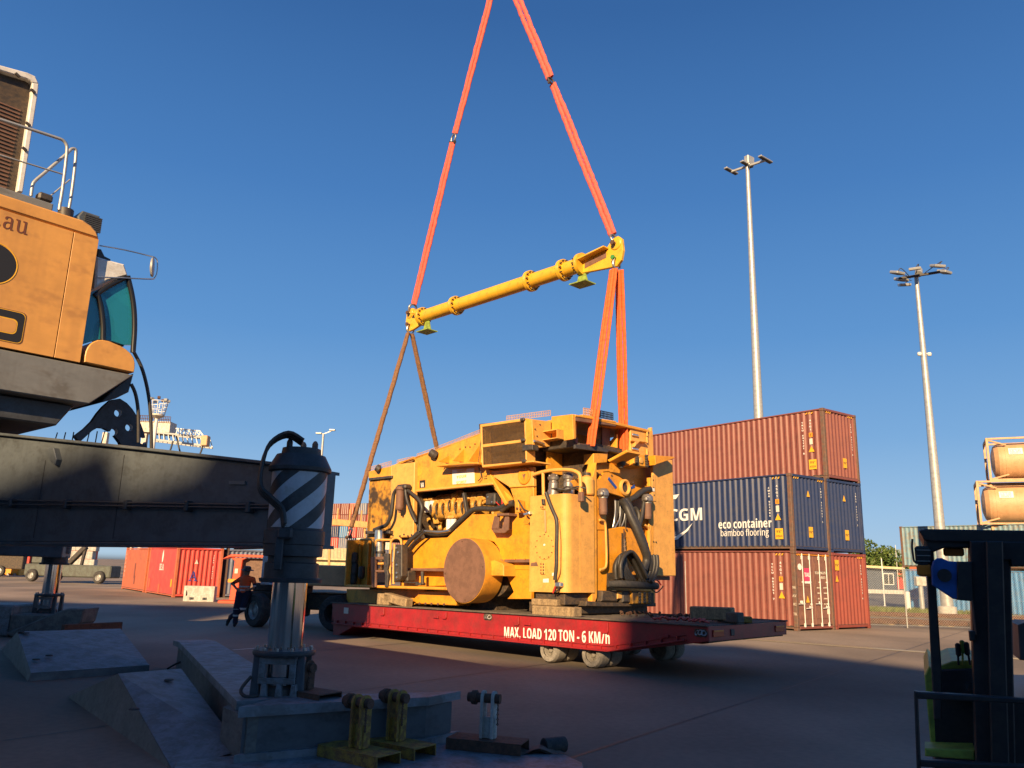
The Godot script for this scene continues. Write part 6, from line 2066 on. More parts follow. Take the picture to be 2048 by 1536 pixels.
	# grab rails
	hose(t, [Vector3(0.45, 2.135, -1.141), Vector3(0.45, 2.122, -1.305), Vector3(0.45, 2.01, -1.357), Vector3(0.45, 1.69, -1.369), Vector3(0.45, 1.35, -1.379), Vector3(0.45, 1.102, -1.356), Vector3(0.45, 1.033, -1.246), Vector3(0.45, 1.02, -1.139)], 0.03, YP, "grab_rail")
	hose(t, [Vector3(0.45, 2.117, -2.869), Vector3(0.45, 2.064, -3.011), Vector3(0.45, 1.933, -3.067), Vector3(0.45, 1.641, -3.054), Vector3(0.45, 1.4, -3.043)], 0.03, YP, "grab_rail")
	hose(t, [Vector3(0.45, 2.619, -3.056), Vector3(0.45, 0.982, -3.024)], 0.025, Y, "conduit")
	# hanging hose loop on the chain
	st = S()
	prism(st, [0, 0, 0.01, 0, 0.01, 0.01, 0, 0.01], 0, 0.01)
	plate_end(t, "painted_slot", [-2.061, 1.886, -2.177, 1.892, -2.145, 1.468, -2.048, 1.441], 0.368, 0.012, M.grime, 0.0)  # flat plate, dark colour standing in for a shaded slot
	for k in 12:
		st = S()
		var c := Vector3(0.42, 1.957, -2.089).lerp(Vector3(0.5, 1.426, -2.008), k / 11.0)
		lathe(st, [0.012, -0.007, 0.026, -0.007, 0.026, 0.007, 0.012, 0.007, 0.012, -0.007], c, Vector3(1, 0, 0) if k % 2 else Vector3(0, 0, 1), 8)
		put(st, "chain_link", M.steel if k > 4 else M.rusty, t)
	for k in 6:
		var o := Vector3(0.05 * k, 0.01 * k, 0.04 * (k % 3) - 0.03)
		hose(t, [Vector3(0.5, 0.792, -1.578) + o, Vector3(0.5, 1.073, -1.567) + o, Vector3(0.5, 1.28, -1.702) + o, Vector3(0.5, 1.39, -1.95) + o, Vector3(0.5, 1.292, -2.157) + o, Vector3(0.5, 1.054, -2.381) + o, Vector3(0.55, 0.801, -2.501) + o], 0.045, M.hose)
	for k in 5:
		var o := Vector3(0.05 * k, 0.0, -0.05 * k)
		hose(t, [Vector3(0.6, 1.387, -2.655) + o, Vector3(0.62, 1.152, -2.638) + o, Vector3(0.6, 0.918, -2.556) + o, Vector3(0.6, 0.755, -2.393) + o], 0.05, M.hose)
	for k in 4:
		hose(t, [Vector3(0.62, 1.334, -1.663) + Vector3(0, 0, -0.06 * k), Vector3(0.64, 1.073, -1.593) + Vector3(0, 0, -0.09 * k), Vector3(0.62, 0.796, -1.871) + Vector3(0, 0, -0.1 * k)], 0.05, M.hose)
	st = S()
	tube(st, [Vector3(0.6, 0.702, -1.234), Vector3(0.72, 0.705, -1.517), Vector3(0.7, 0.667, -2.948)], [0.07, 0.085, 0.085], 12)
	put(st, "rubber_fender", M.rubber, t)
	hose(t, [Vector3(0.6, 0.63, -2.823), Vector3(0.6, 0.514, -3.06), Vector3(0.6, 0.596, -3.269), Vector3(0.6, 0.667, -3.356)], 0.015, M.hose, "cable", 6)
	hose(t, [Vector3(0.6, 0.829, -2.953), Vector3(0.6, 0.784, -3.155), Vector3(0.6, 0.69, -3.274)], 0.018, M.red_wire, "cable", 6)
	# bottom valve block
	plate_end(t, "valve_block", [-2.089, 0.549, -2.852, 0.549, -2.838, 0.249, -2.117, 0.257], 0.62, 0.5, M.yellow_soot, 0.02)
	for k in 12:
		var q := Vector3(0.63, 0.504, -2.362).lerp(Vector3(0.63, 0.3, -2.354), (k % 4) / 3.0)
		q = q.lerp(q + Vector3(0.63, 0.503, -2.736) - Vector3(0.63, 0.504, -2.362), (k >> 2) / 2.0)
		st = S()
		box(st, q, Vector3(0.04, 0.06, 0.09), 0.012)
		put(st, "hose_port", K, t)
	plate_end(t, "valve_body", [-1.158, 0.557, -1.719, 0.547, -1.712, 0.301, -1.117, 0.318], 0.5, 0.5, M.grime, 0.03)
	plate_end(t, "valve_spacer", [-1.674, 0.525, -1.879, 0.525, -1.874, 0.368, -1.67, 0.369], 0.52, 0.4, YP, 0.02)
	plate_end(t, "valve_body", [-1.841, 0.559, -2.219, 0.548, -2.21, 0.276, -1.833, 0.291], 0.55, 0.5, M.dark, 0.03)
	plate_end(t, "base_plate", [-0.616, 0.333, -1.241, 0.295, -3.187, 0.265, -3.183, 0.183, -1.151, 0.209, -0.581, 0.226], 0.5, 1.2, M.grime, 0.01)
	st = S()
	bx(st, -0.6, 0.3, 0.24, 0.5, -3.4, -0.1, 0.02)
	put(st, "tank_underframe", M.grime, t)
	st = S()
	bx(st, -1.2, 0.25, 0.03, 0.3, -3.2, -0.5, 0.03)
	put(st, "tow_block", M.grime, t)
	plate_end(t, "painted_pocket", [-1.485, 0.947, -1.743, 0.962, -1.736, 0.679, -1.479, 0.678], 0.374, 0.012, M.grime, 0.0)  # flat patch coloured dark as the shade of a pocket


# ============================================================ slings and spreader
func strap(called: String, label: String, pts: Array, m: Material, w: float, th: float, strands: int, group: String, side: Vector3, wob: float) -> Node3D:
	# a soft lifting sling: flat strands side by side, slightly rumpled
	var t := thing(called, label, "sling", Transform3D(Basis.IDENTITY, pts[0]), group)
	for s in strands:
		var rings := []
		var total := pts.size() - 1
		var n := 60
		for i in n + 1:
			var f := float(i) / n * total
			var k := mini(int(f), total - 1)
			var p: Vector3 = (pts[k] as Vector3).lerp(pts[k + 1], f - k) - pts[0]
			var d: Vector3 = ((pts[k + 1] as Vector3) - pts[k]).normalized()
			var x := (side - d * side.dot(d)).normalized()
			var y := d.cross(x)
			var e := sin(PI * float(i) / n)
			var spread := w * (0.75 + 0.25 * e)
			p += x * (s - (strands - 1) * 0.5) * spread * 0.94 + y * 0.02 * (s % 2) + x * rng.randf_range(-wob, wob)
			var ww := w * 0.5 * (0.9 + rng.randf_range(-wob, wob) * 4.0)
			var tt := th * 0.5 * (1.0 + rng.randf_range(-wob, wob) * 6.0)
			var ring := []
			for j in 10:
				var a := TAU * j / 10.0
				ring.append(p + x * cos(a) * ww + y * sin(a) * tt)
			rings.append(ring)
		var st := S()
		loft(st, rings, 1, true)
		put(st, "strand", m, t)
	return t

func shackle(called: String, label: String, c: Vector3, down: Vector3, side: Vector3, s: float, bow: Material, pin: Material) -> void:
	# bow shackle: pin across "side", bow reaching along "down"
	var t := thing(called, label, "shackle", Transform3D(Basis.IDENTITY, c), "bow shackles of the lifting gear")
	down = down.normalized()
	side = (side - down * side.dot(down)).normalized()
	var pts := []
	for k in 15:
		var a := lerpf(-0.25, PI + 0.25, k / 14.0)
		pts.append(side * cos(a) * 0.75 * s + down * (0.85 * s + sin(a) * 0.75 * s))
	pts.push_front(side * 0.55 * s)
	pts.push_back(-side * 0.55 * s)
	var st := S()
	tube(st, pts, s * 0.17, 10)
	put(st, "bow", bow, t)
	st = S()
	cyl(st, side * -0.85 * s, side * 0.85 * s, s * 0.2, 12)
	lathe(st, [0.0, 0.25 * s, 0.34 * s, 0.22 * s, 0.36 * s, 0.0, 0.0, 0.0], side * 0.75 * s, side, 6)
	lathe(st, [0.0, 0.2 * s, 0.3 * s, 0.18 * s, 0.32 * s, 0.0, 0.0, 0.0], side * -0.75 * s, -side, 12)
	put(st, "pin", pin, t)

func build_rigging() -> void:
	var L := Vector3(-3.434, 9.941, -25.439)
	var R := Vector3(2.601, 9.949, -19.189)
	var ax := (R - L).normalized()
	var fwd := ax.cross(Vector3.UP).normalized()
	if fwd.z < 0.0:
		fwd = -fwd
	var up := fwd.cross(ax).normalized()
	if up.y < 0.0:
		up = -up
	# spreader beam: local x along the beam, y up, z towards the camera
	var t := thing("spreader_beam", "yellow flanged tube spreader beam with plate ends and green feet", "spreader", Transform3D(Basis(ax, up, ax.cross(up)), L))
	var len := (R - L).length()
	var Yl: Material = M.yellow_spreader
	var cut := [0.075, 0.268, 0.645, 0.79, 0.865]
	for k in 4:
		var st := S()
		cyl(st, Vector3(cut[k] * len + 0.05, 0, 0), Vector3(cut[k + 1] * len - 0.05, 0, 0), 0.205, 28)
		put(st, "tube_section", Yl, t)
	for k in 5:
		for s: float in [-1.0, 1.0]:
			if (k == 0 and s < 0.0) or (k == 4 and s > 0.0):
				continue
			var st := S()
			var x: float = cut[k] * len + s * 0.03
			lathe(st, [0.2, -0.026, 0.3, -0.026, 0.305, -0.02, 0.305, 0.02, 0.3, 0.026, 0.2, 0.026], Vector3(x, 0, 0), Vector3(1, 0, 0), 32)
			var fl := put(st, "flange", Yl, t)
			if s > 0.0 or k == 4:
				for j in 12:
					var a := TAU * j / 12.0
					st = S()
					cyl(st, Vector3(x - 0.12, cos(a) * 0.255, sin(a) * 0.255), Vector3(x + 0.09, cos(a) * 0.255, sin(a) * 0.255), 0.024, 6)
					put(st, "bolt", M.grime, fl)
	# end plates (cheek plates with eyes)
	for e in 2:
		var s := 1.0 if e == 1 else -1.0
		var x0: float = len * (cut[4] if e == 1 else cut[0])
		var x1 := len if e == 1 else 0.0
		var st := S()
		lathe(st, [0.0, -0.03, 0.305, -0.03, 0.305, 0.03, 0.0, 0.03], Vector3(x0 + s * 0.035, 0, 0), Vector3(1, 0, 0), 30)
		put(st, "end_flange", Yl, t)
		st = S()
		prism(st, [x0 + s * 0.06, -0.27, x0 + s * 0.06, 0.24, x1 - s * 0.3, 0.2, x1 - s * 0.12, 0.4, x1 + s * 0.08, 0.44, x1 + s * 0.2, 0.33, x1 + s * 0.24, 0.0, x1 + s * 0.18, -0.25, x1 + s * 0.04, -0.38, x1 - s * 0.2, -0.36], -0.045, 0.045, 0.012)
		put(st, "end_plate", Yl, t)
		for z: float in [-1.0, 1.0]:
			st = S()
			prism(st, [x0 + s * 0.06, 0.05, x0 + s * 0.06, 0.09, x1 - s * 0.22, 0.19, x1 - s * 0.22, 0.16], z * 0.046, z * 0.26)
			put(st, "stiffener", Yl, t)
			st = S()
			lathe(st, [0.0, 0.03, 0.15, 0.03, 0.17, 0.015, 0.17, 0.0], Vector3(x1 + s * 0.02, 0.24, z * 0.045), Vector3(0, 0, z), 24)
			put(st, "eye_boss", Yl, t)
			st = S()
			prism(st, [x0 + s * 0.14, -0.17, x0 + s * 0.14, -0.01, x1 - s * 0.3, 0.08, x1 - s * 0.3, -0.06], z * 0.046, z * 0.05)
			put(st, "name_panel", M.cover_brown, t)
		st = S()
		var xf: float = x0 + s * 0.02 if e == 1 else x0 + 0.25
		prism(st, [xf - 0.09, -0.2, xf + 0.09, -0.2, xf + 0.2, -0.55, xf - 0.2, -0.55], -0.02, 0.02)
		prism(st, [xf - 0.28, -0.58, xf + 0.28, -0.58, xf + 0.28, -0.55, xf - 0.28, -0.55], -0.22, 0.22)
		put(st, "foot", M.lime, t)
	# shackles
	var hook := Vector3(-0.771, 21.783, -22.681)
	var jl := Vector3(-2.218, 15.846, -24.18)
	var jr := Vector3(0.956, 15.94, -20.893)
	var Lu := L + up * 0.24
	var Ru := R + up * 0.24
	var Ld := L - up * 0.16
	var Rd := R - up * 0.16
	var zz := ax.cross(up)
	shackle("shackle", "steel shackle joining left red sling to spreader end", Lu, jl - Lu, zz, 0.2, M.steel, M.rusty)
	shackle("shackle", "steel shackle joining right red sling to spreader end", Ru, jr - Ru, zz, 0.2, M.steel, M.rusty)
	shackle("shackle", "silver shackle hanging brown slings under the spreader end", Ld, Vector3.DOWN, zz, 0.19, M.silver, M.rusty)
	shackle("shackle", "silver shackle with green pin hanging orange slings", Rd, Vector3.DOWN, zz, 0.19, M.silver, M.green_pin)
	shackle("shackle", "dark shackle midway up the left red sling", jl, hook - jl, ax + Vector3(0, 0, 0.2), 0.17, M.steel, M.dark)
	shackle("shackle", "dark shackle midway up the right red sling", jr, hook - jr, zz, 0.17, M.dark, M.dark)
	# upper slings
	var d1 := (jl - Lu).normalized()
	var d2 := (jr - Ru).normalized()
	var d3 := (hook - jl).normalized()
	var d4 := (hook - jr).normalized()
	strap("red_sling", "red round sling from spreader left end up to shackle", [Lu + d1 * 0.33, jl - d1 * 0.02], M.sling_red, 0.17, 0.1, 2, "red upper slings", ax, 0.013)
	strap("red_sling", "red round sling from the left shackle up to crane hook", [jl + d3 * 0.3, hook], M.sling_red, 0.16, 0.1, 2, "red upper slings", ax, 0.013)
	strap("red_sling", "long red double sling from spreader right end to shackle", [Ru + d2 * 0.33, jr - d2 * 0.02], M.sling_red, 0.15, 0.1, 2, "red upper slings", ax, 0.012)
	strap("red_sling", "short red double sling from right shackle up to hook", [jr + d4 * 0.28, hook], M.sling_red, 0.17, 0.1, 2, "red upper slings", ax, 0.013)
	# lower slings
	var e1 := Vector3(-4.763, 2.743, -24.224)
	var e2 := Vector3(-2.451, 5.728, -26.869)
	var e3 := Vector3(1.895, 4.813, -18.625)
	var e4 := Vector3(2.863, 4.86, -19.854)
	var pl := Ld + Vector3(0, -0.3, 0)
	var pr := Rd + Vector3(0, -0.3, 0)
	strap("brown_sling", "worn brown fabric sling down to the machine's left corner lug", [pl + Vector3(-0.06, 0, 0.04), e1 + (pl - e1).normalized() * 0.3], M.sling_brown, 0.12, 0.12, 2, "lower slings", ax, 0.013)
	strap("brown_sling", "worn brown fabric sling going behind the machine's hood", [pl + Vector3(0.06, 0, -0.04), e2], M.sling_brown, 0.12, 0.12, 2, "lower slings", ax, 0.013)
	strap("orange_sling", "orange sling of three strands onto the machine's dark platform", [pr + Vector3(-0.08, 0, 0.03), e3], M.sling_orange, 0.115, 0.06, 3, "lower slings", ax, 0.004)
	strap("orange_sling", "orange sling of three strands down beside the side cover", [pr + Vector3(0.08, 0, -0.03), e4], M.sling_orange, 0.115, 0.06, 3, "lower slings", ax, 0.004)
	shackle("shackle", "rusty shackle on the machine's left corner lug", e1, pl - e1, Vector3(0.5, 0, 0.8), 0.17, M.steel, M.rusty)
	# hook block above the frame
	t = thing("hook_block", "black crane hook block holding both red slings", "hook", Transform3D(Basis.IDENTITY, hook))
	var st := S()
	box(st, Vector3(0, 1.6, 0), Vector3(0.9, 1.2, 0.5), 0.1)
	put(st, "block", M.dark, t)
	st = S()
	tube(st, smooth([Vector3(0, 1.0, 0), Vector3(0, 0.5, 0), Vector3(0.3, 0.25, 0), Vector3(0.25, -0.1, 0), Vector3(0, -0.2, 0), Vector3(-0.25, -0.05, 0), Vector3(-0.3, 0.15, 0)]), 0.13, 12)
	put(st, "hook", M.dark, t)
	for x: float in [-0.3, 0.3]:
		st = S()
		cyl(st, Vector3(x, 2.2, 0), Vector3(x, 30, 0), 0.02, 6)
		put(st, "wire_rope", M.dark, t)


# ============================================================ mobile harbour crane
func facets(st: SurfaceTool, p: Array, faces: Array) -> void:
	var c := Vector3.ZERO
	for q in p:
		c += q
	c /= p.size()
	for f in faces:
		var a := []
		var m := Vector3.ZERO
		for i in f:
			a.append(p[i])
			m += p[i]
		face(st, a, m / f.size() - c)

func build_crane() -> void:
	var base := Vector3(-7.0, 0, -12.5)
	var t := thing("mobile_crane", "yellow and grey mobile harbour crane standing on outrigger legs", "crane", Transform3D(Basis.IDENTITY, base))
	var FH := Transform3D(Basis.IDENTITY, -base) * Transform3D(Basis(Vector3(0.65588, 0.00000, -0.75486), Vector3(0.00000, 1.00000, 0.00000), Vector3(0.75486, -0.00000, 0.65588)), Vector3(-7, 0, -12.5))
	var FE := Transform3D(Basis.IDENTITY, -base) * Transform3D(Basis(Vector3(0.87505, 0.00000, 0.48403), Vector3(0.00000, 1.00000, -0.00000), Vector3(-0.48403, 0.00000, 0.87505)), Vector3(-2.62, 0, -9.2))
	var CYl: Material = M.crane_yellow
	var st := S()
	# --- upper house: flat yellow side, roof strip with a round shoulder, grey skirt
	fr = FH
	prism(st, [-9.0, 5.02, -0.4, 5.02, -0.4, 7.15, -9.0, 7.15], -4.6, 0.0, 0.003)
	put(st, "side_panel", CYl, t)
	st = S()
	fr = FH
	prism(st, [-0.385, 5.02, 0.0, 5.02, 0.0, 7.15, -0.385, 7.15], -4.6, 0.0, 0.003)
	put(st, "corner_panel", CYl, t)
	st = S()
	prism(st, [-9.0, 7.165, 0.0, 7.165, -0.01, 7.21, -0.05, 7.28, -0.14, 7.35, -0.28, 7.4, -9.0, 7.4], -4.6, 0.0, 0.03)
	put(st, "roof_shoulder", CYl, t)
	st = S()
	prism(st, [-9.0, 7.4, -0.72, 7.4, -0.72, 7.56, -9.0, 7.56], -4.4, -0.12, 0.02)
	put(st, "roof_plinth", M.crane_grey, t)
	st = S()
	prism(st, [-9.0, 4.33, 0.24, 4.38, 0.88, 4.99, -9.0, 4.99], -4.4, -0.02, 0.015)
	put(st, "skirt", M.crane_grey, t)
	st = S()
	prism(st, [-9.0, 3.95, -0.1, 4.0, 0.12, 4.36, -9.0, 4.32], -4.0, -0.3, 0.02)
	put(st, "slew_deck", M.beam_dark, t)
	# lettering and ornament on the side
	words("lettering", ".au", 0.21, M.letter_brown, t, FH * Transform3D(Basis.IDENTITY, Vector3(-1.268, 6.966, 0.003)), "Droid Serif", 0.42, false)
	var oc := Vector3(-1.439, 6.282, 0)
	st = S()
	lathe(st, [0.0, 0.006, 0.31, 0.006, 0.31, 0.0], oc, Vector3(0, 0, 1), 40)
	put(st, "round_emblem", M.letter_black, t)
	st = S()
	lathe(st, [0.32, 0.004, 0.325, 0.006, 0.335, 0.006, 0.335, 0.0], oc, Vector3(0, 0, 1), 40)
	put(st, "emblem_ring", M.sticker_yellow, t)
	var pa := Vector3(-1.203, 5.364, 0)
	for q in [[0.30, 0.255, 0.0, M.letter_brown], [0.285, 0.245, 0.003, M.sticker_yellow], [0.275, 0.235, 0.005, M.letter_black], [0.19, 0.12, 0.008, M.sticker_yellow], [0.175, 0.105, 0.01, CYl]]:
		st = S()
		var k: float = q[2]
		prism(st, rounded(pa.x - 0.9, pa.x + q[0] + 0.04, pa.y - q[1], pa.y + q[1], 0.07), 0.0, 0.003 + k)
		put(st, "letter_outline", q[3], t)
	# --- radiator tower
	var tw := -1.3
	st = S()
	fr = FH
	var fo := [-1.836, 10.147, -1.539, 10.184, -1.119, 10.264, -0.997, 10.259, -0.923, 10.147, -0.908, 9.935, -0.869, 8.064, -1.497, 7.969]
	prism(st, fo, tw - 2.5, tw - 0.12, 0.02)
	put(st, "tower_core", M.dark, t)
	st = S()
	prism(st, [-1.83, 10.036, -1.534, 10.072, -1.127, 10.123, -1.027, 10.096, -0.95, 8.048, -1.509, 7.97], tw - 0.12, tw + 0.0)
	put(st, "radiator_mesh", M.grime, t)
	for k in 26:
		st = S()
		var y := 7.75 + k * 0.07
		bx(st, -3.2, -1.02 - 0.1 , y, y + 0.025, tw + 0.001, tw + 0.02)
		put(st, "radiator_fin", M.cover_brown, t)
	for q in [[-1.856, 10.092, -1.562, 10.128, -1.144, 10.207, -1.023, 10.203, -0.95, 10.092, -1.05, 10.059, -1.085, 10.08, -1.142, 10.09, -1.548, 10.039, -1.842, 10.004], [-0.95, 10.092, -0.935, 9.881, -0.896, 8.023, -0.979, 8.009, -1.025, 9.835, -1.05, 10.059]]:
		st = S()
		prism(st, q, tw - 0.3, tw + 0.12, 0.015)
		put(st, "tower_frame", M.white, t)
	for q in [Vector3(-1.297, 10.065, -1.15), Vector3(-1.026, 9.893, -1.15), Vector3(-1.011, 9.257, -1.15), Vector3(-0.996, 8.785, -1.15)]:
		st = S()
		box(st, q, Vector3(0.09, 0.05, 0.04), 0.01, Basis(Vector3.BACK, -0.5))
		put(st, "frame_catch", K_dark(), t)
	# --- roof railing
	for pth in [[Vector3(-1.775, 8.688, -0.25), Vector3(-1.637, 8.702, -0.25), Vector3(-1.206, 8.736, -0.25), Vector3(-0.815, 8.763, -0.25), Vector3(-0.713, 8.764, -0.25), Vector3(-0.651, 8.718, -0.25), Vector3(-0.621, 8.62, -0.25), Vector3(-0.601, 8.259, -0.25), Vector3(-0.589, 7.854, -0.25), Vector3(-0.59, 7.539, -0.25)], [Vector3(-0.956, 7.722, -0.5), Vector3(-0.96, 7.9, -0.5), Vector3(-0.937, 8, -0.5), Vector3(-0.814, 8.206, -0.5), Vector3(-0.676, 8.439, -0.5), Vector3(-0.529, 8.691, -0.5), Vector3(-0.478, 8.789, -0.5), Vector3(-0.425, 8.813, -0.5), Vector3(-0.399, 8.749, -0.5), Vector3(-0.374, 8.343, -0.5), Vector3(-0.363, 7.928, -0.5), Vector3(-0.368, 7.63, -0.5)]]:
		st = S()
		fr = FH
		tube(st, smooth(pth, 3), 0.026, 8)
		put(st, "roof_rail", M.galv, t)
	st = S()
	tube(st, [Vector3(-1.686, 8.11, -0.25), Vector3(-1.548, 8.119, -0.25), Vector3(-0.635, 8.172, -0.25)], 0.014, 6)
	put(st, "roof_rail", M.galv, t)
	st = S()
	tube(st, [Vector3(-0.712, 7.773, -0.5), Vector3(-0.424, 8.238, -0.5)], 0.012, 6)
	put(st, "roof_rail", M.galv, t)
	st = S()
	box(st, Vector3(-0.748, 7.774, -0.55), Vector3(0.22, 0.14, 0.2), 0.03)
	put(st, "roof_lamp", M.dark, t)
	st = S()
	lathe(st, [0.12, -0.1, 0.12, 0.08, 0.0, 0.1], Vector3(-0.405, 7.608, -0.5), Vector3.UP, 12)
	put(st, "roof_stub", M.dark, t)
	st = S()
	prism(st, [0.156, 8.091, 0.225, 8.227, 0.531, 8.23, 0.547, 7.851, 0.227, 7.838], -2.3, -1.6, 0.02)
	put(st, "air_conditioner", M.beam_grey, t)
	for k in 8:
		st = S()
		var a := Vector3(0.25, 8.18, -1.58).lerp(Vector3(0.251, 7.921, -1.58), k / 7.0)
		box(st, a + Vector3(0.17, -0.02, 0), Vector3(0.3, 0.025, 0.04), 0.0)
		put(st, "louvre", M.beam_dark, t)
	# --- cab at the end of the house
	st = S()
	fr = FH
	prism(st, [0.074, 5.046, 0.068, 5.146, 0.072, 5.231, 0.093, 5.304, 0.124, 5.362, 0.172, 5.416, 0.23, 5.456, 0.308, 5.475, 0.404, 5.48, 0.505, 5.46, 0.608, 5.441, 0.705, 5.402, 0.788, 5.35, 0.848, 5.284, 0.876, 5.202, 0.887, 5.116, 0.881, 5.036], -1.9, -0.02, 0.012)
	put(st, "cab_nose", CYl, t)
	st = S()
	prism(st, [0.091, 6.341, 0.038, 6.895, 0.31, 6.893, 0.504, 6.9, 0.597, 6.718, 0.27, 6.519], -1.7, -0.1, 0.03)
	put(st, "cab_roof", M.white, t)
	st = S()
	prism(st, [0.079, 7.069, 0.136, 7.079, 0.208, 6.975, 0.311, 6.954, 0.319, 6.901, 0.076, 6.914], -1.0, -0.2, 0.02)
	put(st, "roof_bracket", M.dark, t)
	var glass := [0.003, 5.334, 0.02, 5.767, 0.032, 6.249, 0.29, 6.44, 0.554, 6.663, 0.642, 6.516, 0.733, 6.223, 0.797, 5.877, 0.827, 5.526, 0.711, 5.499, 0.499, 5.519, 0.296, 5.506]
	st = S()
	prism(st, glass, -0.16, -0.12)
	put(st, "cab_side_window", M.cab_glass, t)
	st = S()
	prism(st, [0.584, 5.738, 0.603, 6.223, 0.616, 6.763, 0.905, 6.976, 1.2, 7.227, 1.3, 7.062, 1.402, 6.734, 1.473, 6.347, 1.506, 5.953, 1.377, 5.923, 1.139, 5.946, 0.912, 5.931], -1.79, -1.75)
	put(st, "cab_side_window", M.cab_glass, t)
	for q in [[Vector3(0.102, 6.203, -0.1), Vector3(0.277, 6.413, -0.1), Vector3(0.56, 6.679, -0.1)], [Vector3(0.582, 6.704, -0.1), Vector3(0.687, 6.433, -0.1), Vector3(0.77, 6.138, -0.1), Vector3(0.825, 5.791, -0.1), Vector3(0.852, 5.395, -0.1)], [Vector3(0.144, 6.251, -0.1), Vector3(0.231, 6.037, -0.1), Vector3(0.303, 5.748, -0.1), Vector3(0.34, 5.478, -0.1)], [Vector3(1.25, 7.283, -1.75), Vector3(1.359, 6.977, -1.75), Vector3(1.452, 6.645, -1.75), Vector3(1.514, 6.256, -1.75), Vector3(1.544, 5.812, -1.75)], [Vector3(0.703, 6.719, -1.75), Vector3(0.899, 6.954, -1.75), Vector3(1.216, 7.252, -1.75)]]:
		st = S()
		fr = FH
		tube(st, smooth(q, 4), 0.045, 8)
		put(st, "cab_pillar", M.black_trim, t)
	st = S()
	tube(st, smooth([Vector3(0.474, 6.21, -0.5), Vector3(0.548, 5.974, -0.5), Vector3(0.599, 5.733, -0.5)], 3), 0.02, 6)
	box(st, Vector3(0.485, 6.435, -0.6), Vector3(0.12, 0.1, 0.1), 0.03)
	prism(st, [0.569, 5.581, 0.58, 5.746, 0.707, 5.814, 0.857, 5.667, 0.909, 5.606], -1.2, -0.6, 0.03)
	put(st, "driver_console", M.dark, t)
	st = S()
	prism(st, [0.673, 5.728, 0.648, 6.094, 0.769, 6.238, 0.852, 6.147, 0.905, 5.764], -1.4, -1.0, 0.05)
	put(st, "driver_seat", M.dark, t)
	st = S()
	prism(st, [1.002, 5.082, 0.961, 4.745, 0.761, 4.595, 0.514, 4.474, 0.719, 4.779], -1.6, -0.3, 0.02)
	put(st, "cab_underside", M.beam_dark, t)
	# round mirror on its wire arm
	st = S()
	fr = FH
	tube(st, smooth([Vector3(0.041, 7.072, -0.05), Vector3(0.459, 7.131, -0.05), Vector3(0.893, 7.162, -0.05), Vector3(0.992, 7.157, -0.05), Vector3(1.037, 7.095, -0.05), Vector3(1.053, 6.902, -0.05), Vector3(1.022, 6.79, -0.05), Vector3(0.947, 6.748, -0.05), Vector3(0.526, 6.639, -0.05), Vector3(0.078, 6.521, -0.05)], 3), 0.012, 6)
	put(st, "mirror_arm", M.silver, t)
	st = S()
	var mc := Vector3(0.971, 6.971, -0.05)
	lathe(st, [0.0, 0.015, 0.16, 0.012, 0.175, 0.0, 0.16, -0.03, 0.05, -0.05, 0.0, -0.05], mc, Vector3(0.86, 0.05, 0.5).normalized(), 24)
	put(st, "mirror", M.galv, t)
	# --- link plate with lightening holes under the cab, and hoses
	var lk := CSGPolygon3D.new()
	lk.polygon = poly([0.369, 3.933, 0.508, 4.082, 0.611, 4.227, 0.681, 4.378, 0.762, 4.515, 0.864, 4.64, 1.012, 4.693, 1.142, 4.635, 1.252, 4.545, 1.347, 4.433, 1.436, 4.302, 1.508, 4.167, 1.578, 3.986, 1.645, 3.751, 1.251, 3.702, 1.192, 3.819, 1.115, 3.932, 1.025, 4.026, 0.921, 4.099, 0.815, 4.136, 0.715, 4.13, 0.626, 4.056, 0.543, 3.949, 0.461, 3.844])
	lk.depth = 0.12
	lk.name = "link_plate"
	lk.transform = FH * Transform3D(Basis.IDENTITY, Vector3(0, 0, -0.75))
	lk.material = M.beam_dark
	for q in [Vector3(1.013, 4.433, -0.75), Vector3(1.235, 4.208, -0.75), Vector3(0.991, 4.092, -0.75), Vector3(0.975, 3.834, -0.75), Vector3(1.511, 4.013, -0.75)]:
		var hcyl := CSGCylinder3D.new()
		hcyl.radius = 0.065
		hcyl.height = 0.6
		hcyl.sides = 20
		hcyl.operation = CSGShape3D.OPERATION_SUBTRACTION
		hcyl.name = "hole"
		hcyl.transform = Transform3D(Basis(Vector3.RIGHT, PI * 0.5), Vector3(q.x, q.y, 0))
		lk.add_child(hcyl, true)
	t.add_child(lk)
	for pth in [[Vector3(0.953, 5.449, -0.3), Vector3(1.104, 5.238, -0.3), Vector3(1.228, 4.965, -0.3), Vector3(1.335, 4.626, -0.3), Vector3(1.413, 4.237, -0.3), Vector3(1.484, 3.761, -0.3)], [Vector3(0.976, 4.89, -0.3), Vector3(1.063, 4.755, -0.3), Vector3(1.135, 4.546, -0.3), Vector3(1.186, 4.29, -0.3), Vector3(1.237, 3.904, -0.3)]]:
		st = S()
		fr = FH
		tube(st, smooth(pth, 3), 0.03, 8)
		put(st, "hose", M.hose, t)
	for k in 7:
		st = S()
		var p := Vector3(0.351, 4.057, -1.5).lerp(Vector3(1.138, 4.199, -1.5), k / 6.0)
		cyl(st, p, p + Vector3(-0.05 + 0.02 * (k % 3), -0.35, 0), 0.01, 6)
		put(st, "hanging_cable", M.hose, t)
	# --- undercarriage mass out of the frame
	st = S()
	fr = FH
	bx(st, -8.8, -2.6, 1.2, 4.0, -4.0, -0.6, 0.05)
	put(st, "chassis", M.beam_grey, t)
	st = S()
	bx(st, -7.0, -4.2, 7.5, 15.0, -4.0, -1.6, 0.1)
	put(st, "boom_tower", CYl, t)
	# --- outrigger beam
	st = S()
	fr = FE
